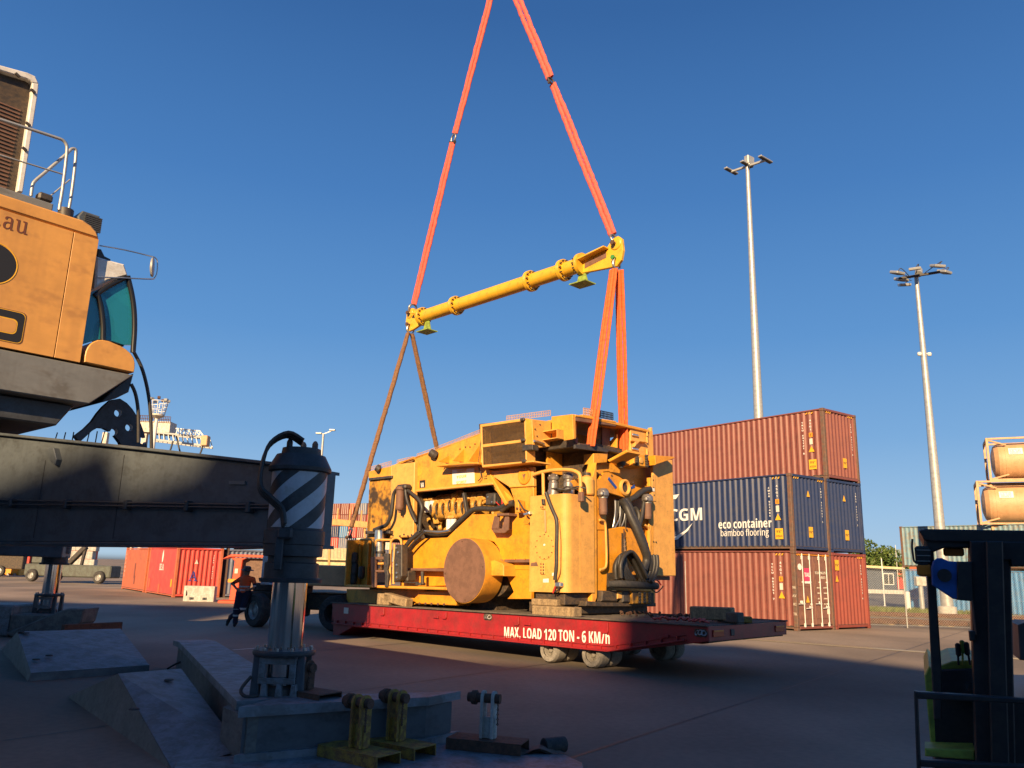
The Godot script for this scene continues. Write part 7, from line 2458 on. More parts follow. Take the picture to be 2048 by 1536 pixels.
	prism(st, [-9.0, 2.12, 0.05, 2.17, 0.05, 3.03, -2.42, 3.33, -5.93, 3.73, -9.0, 3.95], -0.85, 0.0, 0.01)
	put(st, "outrigger_beam", M.beam_grey, t)
	st = S()
	prism(st, [-9.0, 3.94, -5.93, 3.73, -2.42, 3.33, 0.05, 3.03, 0.05, 3.07, -2.42, 3.37, -5.93, 3.77, -9.0, 3.98], -0.92, 0.07, 0.008)
	put(st, "top_flange", M.beam_grey, t)
	st = S()
	prism(st, [-9.0, 2.08, 0.05, 2.13, 0.05, 2.17, -9.0, 2.12], -0.92, 0.05, 0.008)
	put(st, "bottom_flange", M.beam_grey, t)
	for pth in [[Vector3(-6.044, 2.74, 0.06), Vector3(-5.518, 2.732, 0.06), Vector3(-3.396, 2.677, 0.06), Vector3(-1.522, 2.624, 0.06), Vector3(0.062, 2.585, 0.06)], [Vector3(-6.025, 2.68, 0.06), Vector3(-5.5, 2.673, 0.06), Vector3(-3.386, 2.63, 0.06), Vector3(-1.515, 2.587, 0.06), Vector3(0.066, 2.551, 0.06)]]:
		st = S()
		tube(st, pth, 0.016, 8)
		put(st, "pipe", M.beam_dark, t)
	for q in [Vector3(-5.225, 2.692, 0.04), Vector3(-3.915, 2.659, 0.04), Vector3(-2.639, 2.629, 0.04), Vector3(-1.478, 2.595, 0.04), Vector3(-0.428, 2.57, 0.04)]:
		st = S()
		box(st, q, Vector3(0.07, 0.13, 0.1), 0.012)
		put(st, "pipe_clamp", M.beam_dark, t)
	st = S()
	prism(st, [-4.54, 3.403, -4.485, 3.466, -4.364, 3.453, -4.251, 3.284, -4.278, 3.206, -4.383, 3.253], 0.0, 0.09, 0.01)
	put(st, "lug", M.beam_grey, t)
	st = S()
	prism(st, [-0.846, 2.893, -0.578, 2.886, -0.572, 2.844, -0.84, 2.851], 0.0, 0.02)
	put(st, "plate", M.crane_grey, t)
	for x: float in [-4.65, -2.9]:
		st = S()
		bx(st, x, x + 0.01, 2.2, 3.3, 0.001, 0.006)
		put(st, "weld_seam", M.beam_dark, t)
	# --- leg: striped casing, chrome rod, foot
	support_leg(t, Vector3(-2.45, 0, -9.3) - base, 1.0, true)
	support_leg(t, Vector3(-11.619, 0, -21) - base, 1.0, false)
	# far outrigger beam
	st = S()
	fr = Transform3D.IDENTITY
	var a2 := Vector3(-11.534, 2.137, -21) - base
	prism_bar(st, a2 + Vector3(0.2, 0.15, 0), a2 + Vector3(-8.0, 0.3, 2.0), 0.8, 0.75)
	put(st, "outrigger_beam", M.beam_grey, t)

func prism_bar(st: SurfaceTool, a: Vector3, b: Vector3, w: float, h: float) -> void:
	bar(st, a, b, w, h, 0.02)

func K_dark() -> Material:
	return M.dark

func support_leg(t: Node3D, p: Vector3, s: float, near: bool) -> void:
	fr = Transform3D.IDENTITY
	var n := 40 if near else 24
	var st := S()
	cyl(st, p + Vector3(0, 0.62, 0), p + Vector3(0, 1.9, 0), 0.19, n)
	put(st, "chrome_rod", M.chrome, t)
	st = S()
	lathe(st, [0.2, 1.74, 0.34, 1.74, 0.35, 1.78, 0.3, 1.79, 0.3, 1.95, 0.27, 1.96, 0.27, 2.02, 0.33, 2.03, 0.33, 2.15, 0.34, 2.16, 0.34, 2.31, 0.315, 2.32, 0.315, 3.0], p, Vector3.UP, n)
	var cs := put(st, "leg_casing", M.beam_dark, t)
	st = S()
	lathe(st, [0.316, 2.98, 0.355, 2.99, 0.36, 3.03, 0.28, 3.18, 0.23, 3.185, 0.22, 3.26, 0.0, 3.27], p, Vector3.UP, n)
	put(st, "leg_cap", M.beam_dark, cs)
	# painted diagonal stripes
	for k in 5:
		st = S()
		var any := false
		for i in 36:
			var f0 := deg_to_rad(-66.0 + i * 4.4)
			var f1 := deg_to_rad(-66.0 + (i + 1) * 4.4)
			var pts := []
			for q in [[f0, 0.0], [f1, 0.0], [f1, 0.2], [f0, 0.2]]:
				var y := clampf(1.98 + k * 0.375 + (q[0] as float) * 0.335 * 0.8 + q[1], 2.34, 2.97)
				var a: float = q[0] + 0.1
				pts.append(p + Vector3(sin(a) * 0.318, y, cos(a) * 0.318))
			if absf(pts[0].y - pts[3].y) < 0.004 and absf(pts[1].y - pts[2].y) < 0.004:
				continue
			any = true
			face(st, pts, Vector3(sin(f0 + 0.1), 0, cos(f0 + 0.1)), 1)
		if any:
			put(st, "stripe", M.stripe_white, cs)
	if near:
		for q in [[-0.12, 0.1], [0.14, -0.05], [-0.02, -0.14]]:
			st = S()
			lathe(st, [0.035, 0.0, 0.035, 0.1, 0.02, 0.13, 0.0, 0.14], p + Vector3(q[0], 3.23, q[1]), Vector3.UP, 10)
			put(st, "lifting_eye", M.beam_dark, cs)
		for k in 3:
			st = S()
			var o := Vector3(0.02 * k, 0.02 * k, 0.04 * k)
			tube(st, smooth([p + Vector3(0.02, 3.3, 0.1) + o, p + Vector3(-0.15, 3.38, 0.15) + o, p + Vector3(-0.33, 3.25, 0.2) + o, p + Vector3(-0.38, 3.0, 0.25) + o, p + Vector3(-0.36, 2.75, 0.3) + o, p + Vector3(-0.22, 2.62, 0.33) + o, p + Vector3(-0.08, 2.5, 0.36) + o, p + Vector3(-0.03, 2.33, 0.39) + o]), 0.022, 8)
			put(st, "hose", M.hose, cs)
		st = S()
		box(st, p + Vector3(0.0, 2.27, 0.38), Vector3(0.16, 0.12, 0.08), 0.02)
		box(st, p + Vector3(-0.06, 2.05, 0.36), Vector3(0.09, 0.35, 0.05), 0.01)
		put(st, "valve_block", M.beam_dark, cs)
	# foot: bolted disc and framed socket
	st = S()
	lathe(st, [0.0, 0.96, 0.33, 0.96, 0.34, 0.98, 0.34, 1.0, 0.33, 1.02, 0.0, 1.02], p, Vector3.UP, n)
	var ft := put(st, "foot_disc", M.beam_dark, t)
	for k in 12:
		st = S()
		var a := TAU * k / 12.0
		lathe(st, [0.0, 0.03, 0.018, 0.03, 0.02, 0.0], p + Vector3(cos(a) * 0.3, 1.02, sin(a) * 0.3), Vector3.UP, 6)
		put(st, "bolt", M.steel, ft)
	for q in [[-0.24, -0.16], [0.24, -0.16], [-0.24, 0.16], [0.24, 0.16]]:
		st = S()
		prism(st, [p.x + q[0] - 0.05, 0.55, p.x + q[0] + 0.05, 0.55, p.x + q[0] + 0.04, 0.97, p.x + q[0] - 0.04, 0.97], p.z + q[1] - 0.03, p.z + q[1] + 0.03, 0.008)
		put(st, "foot_post", M.beam_grey, t)
	for q in [[-0.2, 0.2, 0.88, 0.95], [-0.2, 0.2, 0.68, 0.74], [-0.2, -0.13, 0.74, 0.88], [0.13, 0.2, 0.74, 0.88]]:
		st = S()
		bx(st, p.x + q[0], p.x + q[1], q[2], q[3], p.z + 0.2, p.z + 0.24, 0.005)
		put(st, "foot_frame", M.pad_grey, t)
	st = S()
	lathe(st, [0.0, 0.5, 0.24, 0.5, 0.22, 0.62, 0.19, 0.66], p, Vector3.UP, n)
	put(st, "ball_joint", M.dark, t)
	if near:
		for k in 3:
			st = S()
			prism(st, [p.x - 0.16 + k * 0.16, 0.55, p.x - 0.08 + k * 0.16, 0.55, p.x - 0.1 + k * 0.16, 0.68, p.x - 0.15 + k * 0.16, 0.68], p.z + 0.14, p.z + 0.26, 0.01)
			put(st, "socket_lug", M.pad_grey, t)
		st = S()
		tube(st, smooth([p + Vector3(-0.28, 0.75, 0.2), p + Vector3(-0.36, 0.62, 0.26), p + Vector3(-0.28, 0.56, 0.32), p + Vector3(-0.16, 0.57, 0.28)]), 0.02, 6)
		put(st, "hose", M.hose, t)

# ============================================================ support pads and loose gear
func build_pads() -> void:
	# cross pad under the near leg
	var base := Vector3(-2.45, 0, -9.3)
	var t := thing("support_pad", "large grey steel support pad under the near crane leg", "support pad", Transform3D(Basis.IDENTITY, base))
	fr = Transform3D(Basis.IDENTITY, -base)
	var st := S()
	# long arm to the rear
	var a0 := Vector3(-2.75, 0, -8.75)
	var a1 := Vector3(-2.1, 0, -9.15)
	var b0 := Vector3(-6.2, 0, -15.6)
	var b1 := Vector3(-5.72, 0, -15.95)
	var U := Vector3(0, 0.55, 0)
	var m0 := a0.lerp(b0, 0.86)
	var m1 := a1.lerp(b1, 0.86)
	var V := Vector3(0, 0.48, 0)
	var th := Vector3(0, 0.09, 0)
	facets(st, [a0 + U, a1 + U, m1 + U, m0 + U, a0 + U - th, a1 + U - th, m1 + U - th, m0 + U - th], [[0, 1, 2, 3], [0, 1, 5, 4], [1, 2, 6, 5], [0, 3, 7, 4], [4, 5, 6, 7]])
	facets(st, [m0 + U, m1 + U, b1 + V, b0 + V, m0 + U - th, m1 + U - th, b1 + V - th, b0 + V - th], [[0, 1, 2, 3], [1, 2, 6, 5], [0, 3, 7, 4], [2, 3, 7, 6], [4, 5, 6, 7]])
	put(st, "arm_top", M.pad_grey, t)
	st = S()
	var i0 := (a1 - a0).normalized() * 0.1
	facets(st, [a0 + i0 + U - th, a1 - i0 + U - th, b1 - i0 + V - th, b0 + i0 + V - th, a0 + i0, a1 - i0, b1 - i0, b0 + i0], [[0, 1, 5, 4], [1, 2, 6, 5], [2, 3, 7, 6], [3, 0, 4, 7]])
	put(st, "arm_web", M.pad_side, t)
	# short arm to the right, I section
	var c0 := Vector3(-2.6, 0, -8.35)
	var c1 := Vector3(-2.35, 0, -9.1)
	var d0 := Vector3(-0.82, 0, -9.35)
	var d1 := Vector3(-0.5, 0, -9.85)
	for q in [[0.46, 0.56, 0.0, "arm_top", M.pad_grey], [0.02, 0.12, 0.0, "arm_foot", M.pad_grey], [0.12, 0.46, 0.09, "arm_web", M.beam_grey]]:
		st = S()
		var y0 := Vector3(0, q[0], 0)
		var y1 := Vector3(0, q[1], 0)
		var s: Vector3 = (c1 - c0).normalized() * q[2]
		var l: Vector3 = (d0 - c0).normalized() * q[2] * 0.8
		facets(st, [c0 + s + y1, c1 - s + y1, d1 - s - l + y1 * 0.98, d0 + s - l + y1 * 0.98, c0 + s + y0, c1 - s + y0, d1 - s - l + y0, d0 + s - l + y0], [[0, 1, 2, 3], [0, 1, 5, 4], [1, 2, 6, 5], [2, 3, 7, 6], [3, 0, 4, 7], [4, 5, 6, 7]])
		put(st, q[3], q[4], t)
	# corner block under the socket
	st = S()
	facets(st, [Vector3(-2.95, 0.455, -8.95), Vector3(-2.52, 0.455, -8.42), Vector3(-2.0, 0.455, -9.0), Vector3(-2.0, 0.455, -9.9), Vector3(-2.9, 0.455, -9.9), Vector3(-2.95, 0.0, -8.95), Vector3(-2.52, 0.0, -8.42), Vector3(-2.0, 0.0, -9.0), Vector3(-2.0, 0.0, -9.9), Vector3(-2.9, 0.0, -9.9)], [[0, 1, 2, 3, 4], [0, 1, 6, 5], [1, 2, 7, 6], [2, 3, 8, 7], [3, 4, 9, 8], [4, 0, 5, 9]])
	put(st, "centre_block", M.pad_side, t)
	# sloped wing
	st = S()
	var w := [Vector3(-6.26, 0, -12.163), Vector3(-4.822, 0.55, -10.523), Vector3(-4.437, 0.5, -11.545), Vector3(-2.655, 0.08, -8.771), Vector3(-3.138, 0, -8.242), Vector3(-2.738, 0, -9.053)]
	facets(st, [w[0], w[1], w[2], w[3], w[4], w[5], Vector3(w[2].x, 0, w[2].z)], [[1, 2, 3, 4]])
	put(st, "wing_top", M.pad_grey, t)
	st = S()
	facets(st, [w[0] - Vector3(0, 0.01, 0), w[1] - Vector3(0, 0.004, 0), w[2] - Vector3(0, 0.004, 0), w[3] - Vector3(0, 0.004, 0), w[4] - Vector3(0, 0.006, 0), Vector3(w[2].x, -0.02, w[2].z), Vector3(w[0].x, -0.02, w[0].z)], [[0, 1, 4], [0, 1, 2], [0, 2, 5], [2, 3, 5]])
	put(st, "wing_side", M.pad_side, t)
	for q in [Vector3(-4.051, 0.33, -9.338), Vector3(-4.255, 0.45, -10.722)]:
		st = S()
		lathe(st, [0.0, 0.012, 0.05, 0.012, 0.06, 0.0], q + Vector3(0, 0.01, 0), Vector3.UP, 12)
		put(st, "plug", M.rubber, t)
	# second wing pad beyond
	var p2 := [Vector3(-9.213, 0.55, -15.747), Vector3(-8.144, 0.5, -17.614), Vector3(-6.291, 0.12, -14.901), Vector3(-7.589, 0.12, -13.521), Vector3(-6.271, 0, -14.861), Vector3(-7.589, 0, -13.471), Vector3(-10.604, 0, -17.64)]
	t = thing("support_pad", "flat sloping grey steel pad wing beside the far leg", "support pad", Transform3D(Basis.IDENTITY, p2[5]))
	fr = Transform3D(Basis.IDENTITY, -p2[5])
	st = S()
	facets(st, [p2[0], p2[1], p2[2], p2[3], Vector3(p2[1].x, -0.5, p2[1].z)], [[0, 1, 2, 3]])
	put(st, "wing_top", M.pad_grey, t)
	st = S()
	var dz := Vector3(0, 0.004, 0)
	facets(st, [p2[0] - dz, p2[1] - dz, p2[2] - dz, p2[3] - dz, p2[4], p2[5], p2[6], Vector3(p2[1].x, 0, p2[1].z)], [[2, 3, 5, 4], [0, 3, 5, 6], [1, 2, 4, 7], [0, 1, 7, 6]])
	put(st, "wing_side", M.pad_side, t)
	for q in [Vector3(-7.836, 0.28, -14.43), Vector3(-7.679, 0.3, -16.161), Vector3(-8.973, 0.53, -15.618), Vector3(-9.104, 0.54, -15.677), Vector3(-7.86, 0.25, -14.093)]:
		st = S()
		lathe(st, [0.0, 0.02, 0.055, 0.02, 0.06, 0.0], q, Vector3.UP, 12)
		put(st, "plug", M.rubber, t)
	st = S()
	bar(st, Vector3(-10.351, 0.3, -19.467), Vector3(-9.589, 0.3, -20.75), 0.12, 0.2, 0.01)
	put(st, "hinge_beam", M.rusty, t)
	# pad under the far leg
	var q2 := Vector3(-11.619, 0, -21)
	t = thing("support_pad", "grey steel pad with raised arms under the far crane leg", "support pad", Transform3D(Basis.IDENTITY, q2))
	fr = Transform3D.IDENTITY
	st = S()
	bx(st, -2.6, -0.5, 0.0, 0.75, -0.6, 0.6, 0.04)
	put(st, "left_block", M.pad_grey, t)
	st = S()
	bx(st, -0.6, 0.6, 0.0, 0.55, -0.6, 0.6, 0.04)
	put(st, "centre_block", M.pad_side, t)
	st = S()
	prism(st, [-0.5, 0.1, 0.75, 0.66, 0.95, 0.72, 1.35, 0.72, 1.3, 0.4, 1.0, 0.1, 0.6, 0.05, -0.3, 0.0], 0.1, 0.8, 0.03)
	put(st, "right_arm", M.pad_side, t)
	st = S()
	prism(st, [-3.4, 0, -1.2, 0, -1.4, 0.5, -3.4, 0.5], 0.6, 2.6, 0.03)
	put(st, "wing", M.pad_grey, t)
	# ground plate in front with pin stands on it
	st = S()
	fr = FT
	var gp := [-3.16, -8.377, -1.944, -9.173, -0.797, -9.484, 0.033, -9.587, 0.576, -9.309, 0.824, -8.761, 0.653, -6.33, -2.411, -6.089]
	prism(st, gp, 0.0, 0.05, 0.008)
	fr = Transform3D.IDENTITY
	single(st, "ground_plate", M.pad_grey, "broad flat grey steel plate on ground carrying the pin stands", "plate")
	pin_stand(Vector3(-1.439, 0.05, -8.615), -0.62, M.yellow_rig, M.rusty, "yellow pin stand with rusty pin nearest to the leg pad", 0.62)
	pin_stand(Vector3(-1.123, 0.05, -9.009), -0.62, M.yellow_rig, M.rusty, "yellow pin stand behind its twin at the short pad arm", 0.62)
	pin_stand(Vector3(-0.157, 0.05, -9.246), -0.3, M.concrete, M.rusty, "whitish rusty pin stand on a dark channel base", 0.6, M.rusty)
	pin_stand(Vector3(-2.187, 0.5, -9.246) , -0.6, M.rusty, M.rusty, "small rusty clevis stand on pad behind the crane foot", 0.42)
	st = S()
	var rp := []
	for k in 9:
		var row := []
		for j in 7:
			row.append(Vector3(-0.28 + 0.56 * k / 8.0, 0.05 + 0.03 * sin(k * 1.1 + j * 0.6) + (0.05 if k == 0 else 0.0), -0.2 + 0.4 * j / 6.0))
		rp.append(row)
	for k in 8:
		for j in 6:
			face(st, [rp[k][j], rp[k + 1][j], rp[k + 1][j + 1], rp[k][j + 1]], Vector3.UP, 1)
			face(st, [rp[k][j] - Vector3(0, 0.02, 0), rp[k + 1][j] - Vector3(0, 0.02, 0), rp[k + 1][j + 1] - Vector3(0, 0.02, 0), rp[k][j + 1] - Vector3(0, 0.02, 0)], Vector3.DOWN, 2)
	single(st, "rubber_mat", M.mat, "curled brown rubber mat lying beside the dark channel base", "mat", "", at(Vector3(0.357, 0.03, -9.26), 0.2))
	st = S()
	for k in 3:
		cyl(st, Vector3(-0.13, 0.09, 0), Vector3(0.13, 0.09, 0), 0.045 + 0.018 * k, 14)
	single(st, "rolled_mat", M.rubber, "black rolled rubber mat beside the brown rubber mat", "mat", "", at(Vector3(0.565, 0.01, -9.308), 0.5))
	# a handle lying by the pad
	st = S()
	tube(st, smooth([Vector3(-0.25, 0.03, 0), Vector3(-0.1, 0.12, 0.02), Vector3(0.05, 0.16, 0), Vector3(0.1, 0.05, 0.05)]), 0.018, 6)
	single(st, "pull_hook", M.dark, "black bent pull hook leaning on the pad's long arm", "hook", "", at(Vector3(-5.763, 0.02, -15.008)))

func pin_stand(p: Vector3, turn: float, m: Material, pin: Material, label: String, h: float, bm: Material = null) -> void:
	var t := thing("pin_stand", label, "stand", at(p, turn), "pin stands by the support pad")
	var st := S()
	bx(st, -0.42, 0.42, 0.1, 0.115, -0.17, 0.17, 0.004)
	bx(st, -0.42, 0.42, 0.0, 0.1, -0.17, -0.155, 0.004)
	bx(st, -0.42, 0.42, 0.0, 0.1, 0.155, 0.17, 0.004)
	put(st, "base_channel", bm if bm else m, t)
	st = S()
	bx(st, -0.09, 0.09, 0.115, h * 0.55, -0.035, 0.035, 0.008)
	put(st, "upright", m, t)
	for s: float in [-1.0, 1.0]:
		st = S()
		fr = FB
		var a := [-0.075, 0.12, 0.075, 0.12]
		for k in 9:
			var g := PI * k / 8.0
			a.append(0.075 * cos(g))
			a.append(h - 0.075 + 0.075 * sin(g))
		prism(st, a, s * 0.045, s * 0.075)
		fr = Transform3D.IDENTITY
		put(st, "cheek", m, t)
	st = S()
	cyl(st, Vector3(-0.24, h - 0.08, 0), Vector3(0.13, h - 0.08, 0), 0.05, 14)
	lathe(st, [0.0, 0.0, 0.075, 0.0, 0.075, 0.05, 0.0, 0.05], Vector3(-0.14, h - 0.08, 0), Vector3(-1, 0, 0), 14)
	put(st, "pin", pin, t)
	st = S()
	for k in 9:
		lathe(st, [0.006, -0.004, 0.014, -0.004, 0.014, 0.004, 0.006, 0.004, 0.006, -0.004], Vector3(0.12, h - 0.13 - 0.025 * k, 0.05), Vector3(1, 0, 0) if k % 2 else Vector3(0, 0, 1), 6)
	put(st, "keeper_chain", M.rusty, t)

# ============================================================ worker
func net_body(bones: Array, lo: Vector3, hi: Vector3, cs: float) -> SurfaceTool:
	# bones: [a, ra, b, rb, blend, colour]; tapered capsules joined with a smooth minimum, meshed as surface nets
	var nx := int((hi.x - lo.x) / cs) + 1
	var ny := int((hi.y - lo.y) / cs) + 1
	var nz := int((hi.z - lo.z) / cs) + 1
	var fld := PackedFloat32Array()
	fld.resize(nx * ny * nz)
	fld.fill(0.3)
	var own := PackedInt32Array()
	own.resize(nx * ny * nz)
	var best := PackedFloat32Array()
	best.resize(nx * ny * nz)
	best.fill(9.0)
	for bi in bones.size():
		var b: Array = bones[bi]
		var a: Vector3 = b[0]
		var c: Vector3 = b[2]
		var ab := c - a
		var l2 := maxf(ab.length_squared(), 1e-6)
		var mr: float = maxf(b[1], b[3]) + 0.09
		var p0 := Vector3(minf(a.x, c.x) - mr, minf(a.y, c.y) - mr, minf(a.z, c.z) - mr)
		var p1 := Vector3(maxf(a.x, c.x) + mr, maxf(a.y, c.y) + mr, maxf(a.z, c.z) + mr)
		var k: float = b[4]
		for i in range(maxi(0, int((p0.x - lo.x) / cs)), mini(nx - 1, int((p1.x - lo.x) / cs) + 1)):
			for j in range(maxi(0, int((p0.y - lo.y) / cs)), mini(ny - 1, int((p1.y - lo.y) / cs) + 1)):
				for q in range(maxi(0, int((p0.z - lo.z) / cs)), mini(nz - 1, int((p1.z - lo.z) / cs) + 1)):
					var p := lo + Vector3(i, j, q) * cs
					var h := clampf((p - a).dot(ab) / l2, 0.0, 1.0)
					var d := p.distance_to(a + ab * h) - lerpf(b[1], b[3], h)
					var id := (i * ny + j) * nz + q
					if d < best[id]:
						best[id] = d
						own[id] = bi
					var f := fld[id]
					var e := maxf(k - absf(f - d), 0.0) / k
					fld[id] = minf(f, d) - e * e * k * 0.25
	var vid := {}
	var vp := []
	var vo := []
	var off := [0, nz, ny * nz, ny * nz + nz, 1, nz + 1, ny * nz + 1, ny * nz + nz + 1]
	var st := S()
	st.set_smooth_group(1)
	for i in nx - 1:
		for j in ny - 1:
			for q in nz - 1:
				var id := (i * ny + j) * nz + q
				if absf(fld[id]) > cs * 2.2:
					continue
				var neg := 0
				for o in off:
					if fld[id + o] < 0.0:
						neg += 1
				if neg == 0 or neg == 8:
					continue
				var s := Vector3.ZERO
				var n := 0
				for e in [[0, 1], [2, 3], [4, 5], [6, 7], [0, 2], [1, 3], [4, 6], [5, 7], [0, 4], [1, 5], [2, 6], [3, 7]]:
					var fa := fld[id + off[e[0]]]
					var fb := fld[id + off[e[1]]]
					if (fa < 0.0) != (fb < 0.0):
						var h := fa / (fa - fb)
						var pa := Vector3((e[0] >> 1) & 1, e[0] & 1, e[0] >> 2)
						var pb := Vector3((e[1] >> 1) & 1, e[1] & 1, e[1] >> 2)
						s += pa.lerp(pb, h)
						n += 1
				vid[id] = vp.size()
				vp.append(lo + (Vector3(i, j, q) + s / n) * cs)
				vo.append(own[id])
	for id in vid:
		var ax := [ny * nz, nz, 1]
		for d in 3:
			var f0 := fld[id]
			var f1 := fld[id + ax[d]]
			if (f0 < 0.0) == (f1 < 0.0):
				continue
			var u: int = ax[(d + 1) % 3]
			var v: int = ax[(d + 2) % 3]
			if not (vid.has(id - u) and vid.has(id - v) and vid.has(id - u - v)):
				continue
			var quad := [vid[id], vid[id - u], vid[id - u - v], vid[id - v]]
			if f0 < 0.0:
				quad.reverse()
			for t in [0, 2, 1, 0, 3, 2]:
				var k: int = quad[t]
				var p: Vector3 = vp[k]
				var c: Color = bones[vo[k]][5]
				# reflective bands sewn on shirt and trousers
				if bones[vo[k]].size() > 6:
					for r in bones[vo[k]][6]:
						if p.y > r[0] and p.y < r[1]:
							c = Color(0.5, 0.5, 0.48)
				st.set_color(c)
				st.add_vertex(p)
	return st

func build_people() -> void:
	var t := thing("person", "worker in orange high visibility shirt and navy trousers, hand on hip", "person", at(Vector3(-8.28, 0, -25.453), 0.0))
	var O := Color(0.72, 0.1, 0.02)
	var N := Color(0.012, 0.014, 0.032)
	var K := Color(0.26, 0.14, 0.09)
	var B := Color(0.012, 0.011, 0.011)
	var band := [[1.17, 1.215], [1.075, 1.11]]
	var tb := [[0.47, 0.52]]
	var bones := [
		[Vector3(0.17, 1.08, 0), 0.155, Vector3(0.18, 1.25, 0), 0.16, 0.06, O, band],
		[Vector3(0.18, 1.25, 0), 0.16, Vector3(0.2, 1.38, 0.0), 0.165, 0.06, O, band],
		[Vector3(0.03, 1.4, 0.0), 0.075, Vector3(0.38, 1.42, 0.0), 0.075, 0.06, O],
		[Vector3(0.2, 1.44, 0.0), 0.06, Vector3(0.21, 1.54, 0.02), 0.055, 0.03, K],
		[Vector3(0.21, 1.6, 0.02), 0.085, Vector3(0.215, 1.67, 0.02), 0.095, 0.03, K],
		[Vector3(0.25, 1.575, 0.09), 0.035, Vector3(0.235, 1.56, 0.07), 0.045, 0.02, K],
		[Vector3(0.265, 1.625, 0.115), 0.012, Vector3(0.26, 1.605, 0.125), 0.016, 0.01, K],
		[Vector3(0.11, 1.62, 0.01), 0.02, Vector3(0.11, 1.65, 0.01), 0.024, 0.01, K],
		[Vector3(0.0, 1.4, 0.0), 0.07, Vector3(-0.12, 1.33, 0.0), 0.058, 0.04, O],
		[Vector3(-0.12, 1.33, 0.0), 0.055, Vector3(-0.22, 1.27, -0.02), 0.046, 0.02, N],
		[Vector3(-0.22, 1.27, -0.02), 0.042, Vector3(-0.07, 1.14, 0.06), 0.033, 0.02, K],
		[Vector3(-0.07, 1.14, 0.06), 0.032, Vector3(0.0, 1.1, 0.1), 0.034, 0.015, K],
		[Vector3(0.42, 1.41, 0.0), 0.07, Vector3(0.47, 1.3, 0.02), 0.06, 0.04, O],
		[Vector3(0.47, 1.3, 0.02), 0.058, Vector3(0.5, 1.17, 0.05), 0.048, 0.02, N, [[1.2, 1.24]]],
		[Vector3(0.5, 1.17, 0.05), 0.042, Vector3(0.42, 1.12, 0.2), 0.034, 0.02, K],
		[Vector3(0.42, 1.12, 0.2), 0.032, Vector3(0.37, 1.11, 0.26), 0.034, 0.015, K],
		[Vector3(0.08, 1.0, 0.0), 0.135, Vector3(0.26, 1.0, 0.0), 0.135, 0.06, N],
		[Vector3(0.06, 0.98, 0.02), 0.125, Vector3(0.0, 0.53, 0.04), 0.095, 0.05, N, tb],
		[Vector3(0.0, 0.53, 0.04), 0.093, Vector3(0.0, 0.12, 0.02), 0.075, 0.03, N, [[0.3, 0.35]]],
		[Vector3(0.0, 0.09, 0.0), 0.055, Vector3(0.03, 0.05, 0.16), 0.045, 0.03, B],
		[Vector3(0.27, 0.98, -0.02), 0.125, Vector3(0.2, 0.54, 0.06), 0.095, 0.05, N, [[0.5, 0.56]]],
		[Vector3(0.2, 0.54, 0.06), 0.092, Vector3(-0.2, 0.27, -0.12), 0.072, 0.03, N],
		[Vector3(-0.2, 0.26, -0.12), 0.055, Vector3(-0.25, 0.14, -0.06), 0.05, 0.03, B],
		[Vector3(-0.25, 0.14, -0.08), 0.05, Vector3(-0.25, 0.05, 0.0), 0.04, 0.03, B]]
	for h in [[Vector3(0.0, 1.1, 0.1), Vector3(0.06, -0.03, 0.02)], [Vector3(0.37, 1.11, 0.26), Vector3(-0.06, 0.0, 0.03)]]:
		for k in 4:
			var o: Vector3 = h[0] + Vector3(0.0, 0.03 - 0.02 * k, 0.01)
			var d: Vector3 = h[1] * [0.9, 1.05, 1.0, 0.8][k]
			bones.append([o, 0.0105, o + d, 0.0095, 0.004, K])
			bones.append([o + d, 0.0095, o + d * 1.4 + Vector3(0, -0.02, -0.02), 0.0085, 0.004, K])
		var o2: Vector3 = h[0] + Vector3(0, 0.03, -0.01)
		bones.append([o2, 0.012, o2 + Vector3(0, 0.03, 0.03), 0.0105, 0.004, K])
	var st := net_body(bones, Vector3(-0.38, -0.01, -0.3), Vector3(0.62, 1.8, 0.4), 0.013)
	put(st, "body", M.clothed, t)
	st = S()
	lathe(st, [0.2, -0.005, 0.2, 0.005, 0.115, 0.025, 0.11, 0.09, 0.07, 0.12, 0.0, 0.125], Vector3(0.215, 1.69, 0.02), Vector3(0.05, 1, 0.08).normalized(), 24)
	put(st, "hat", M.dark, t)

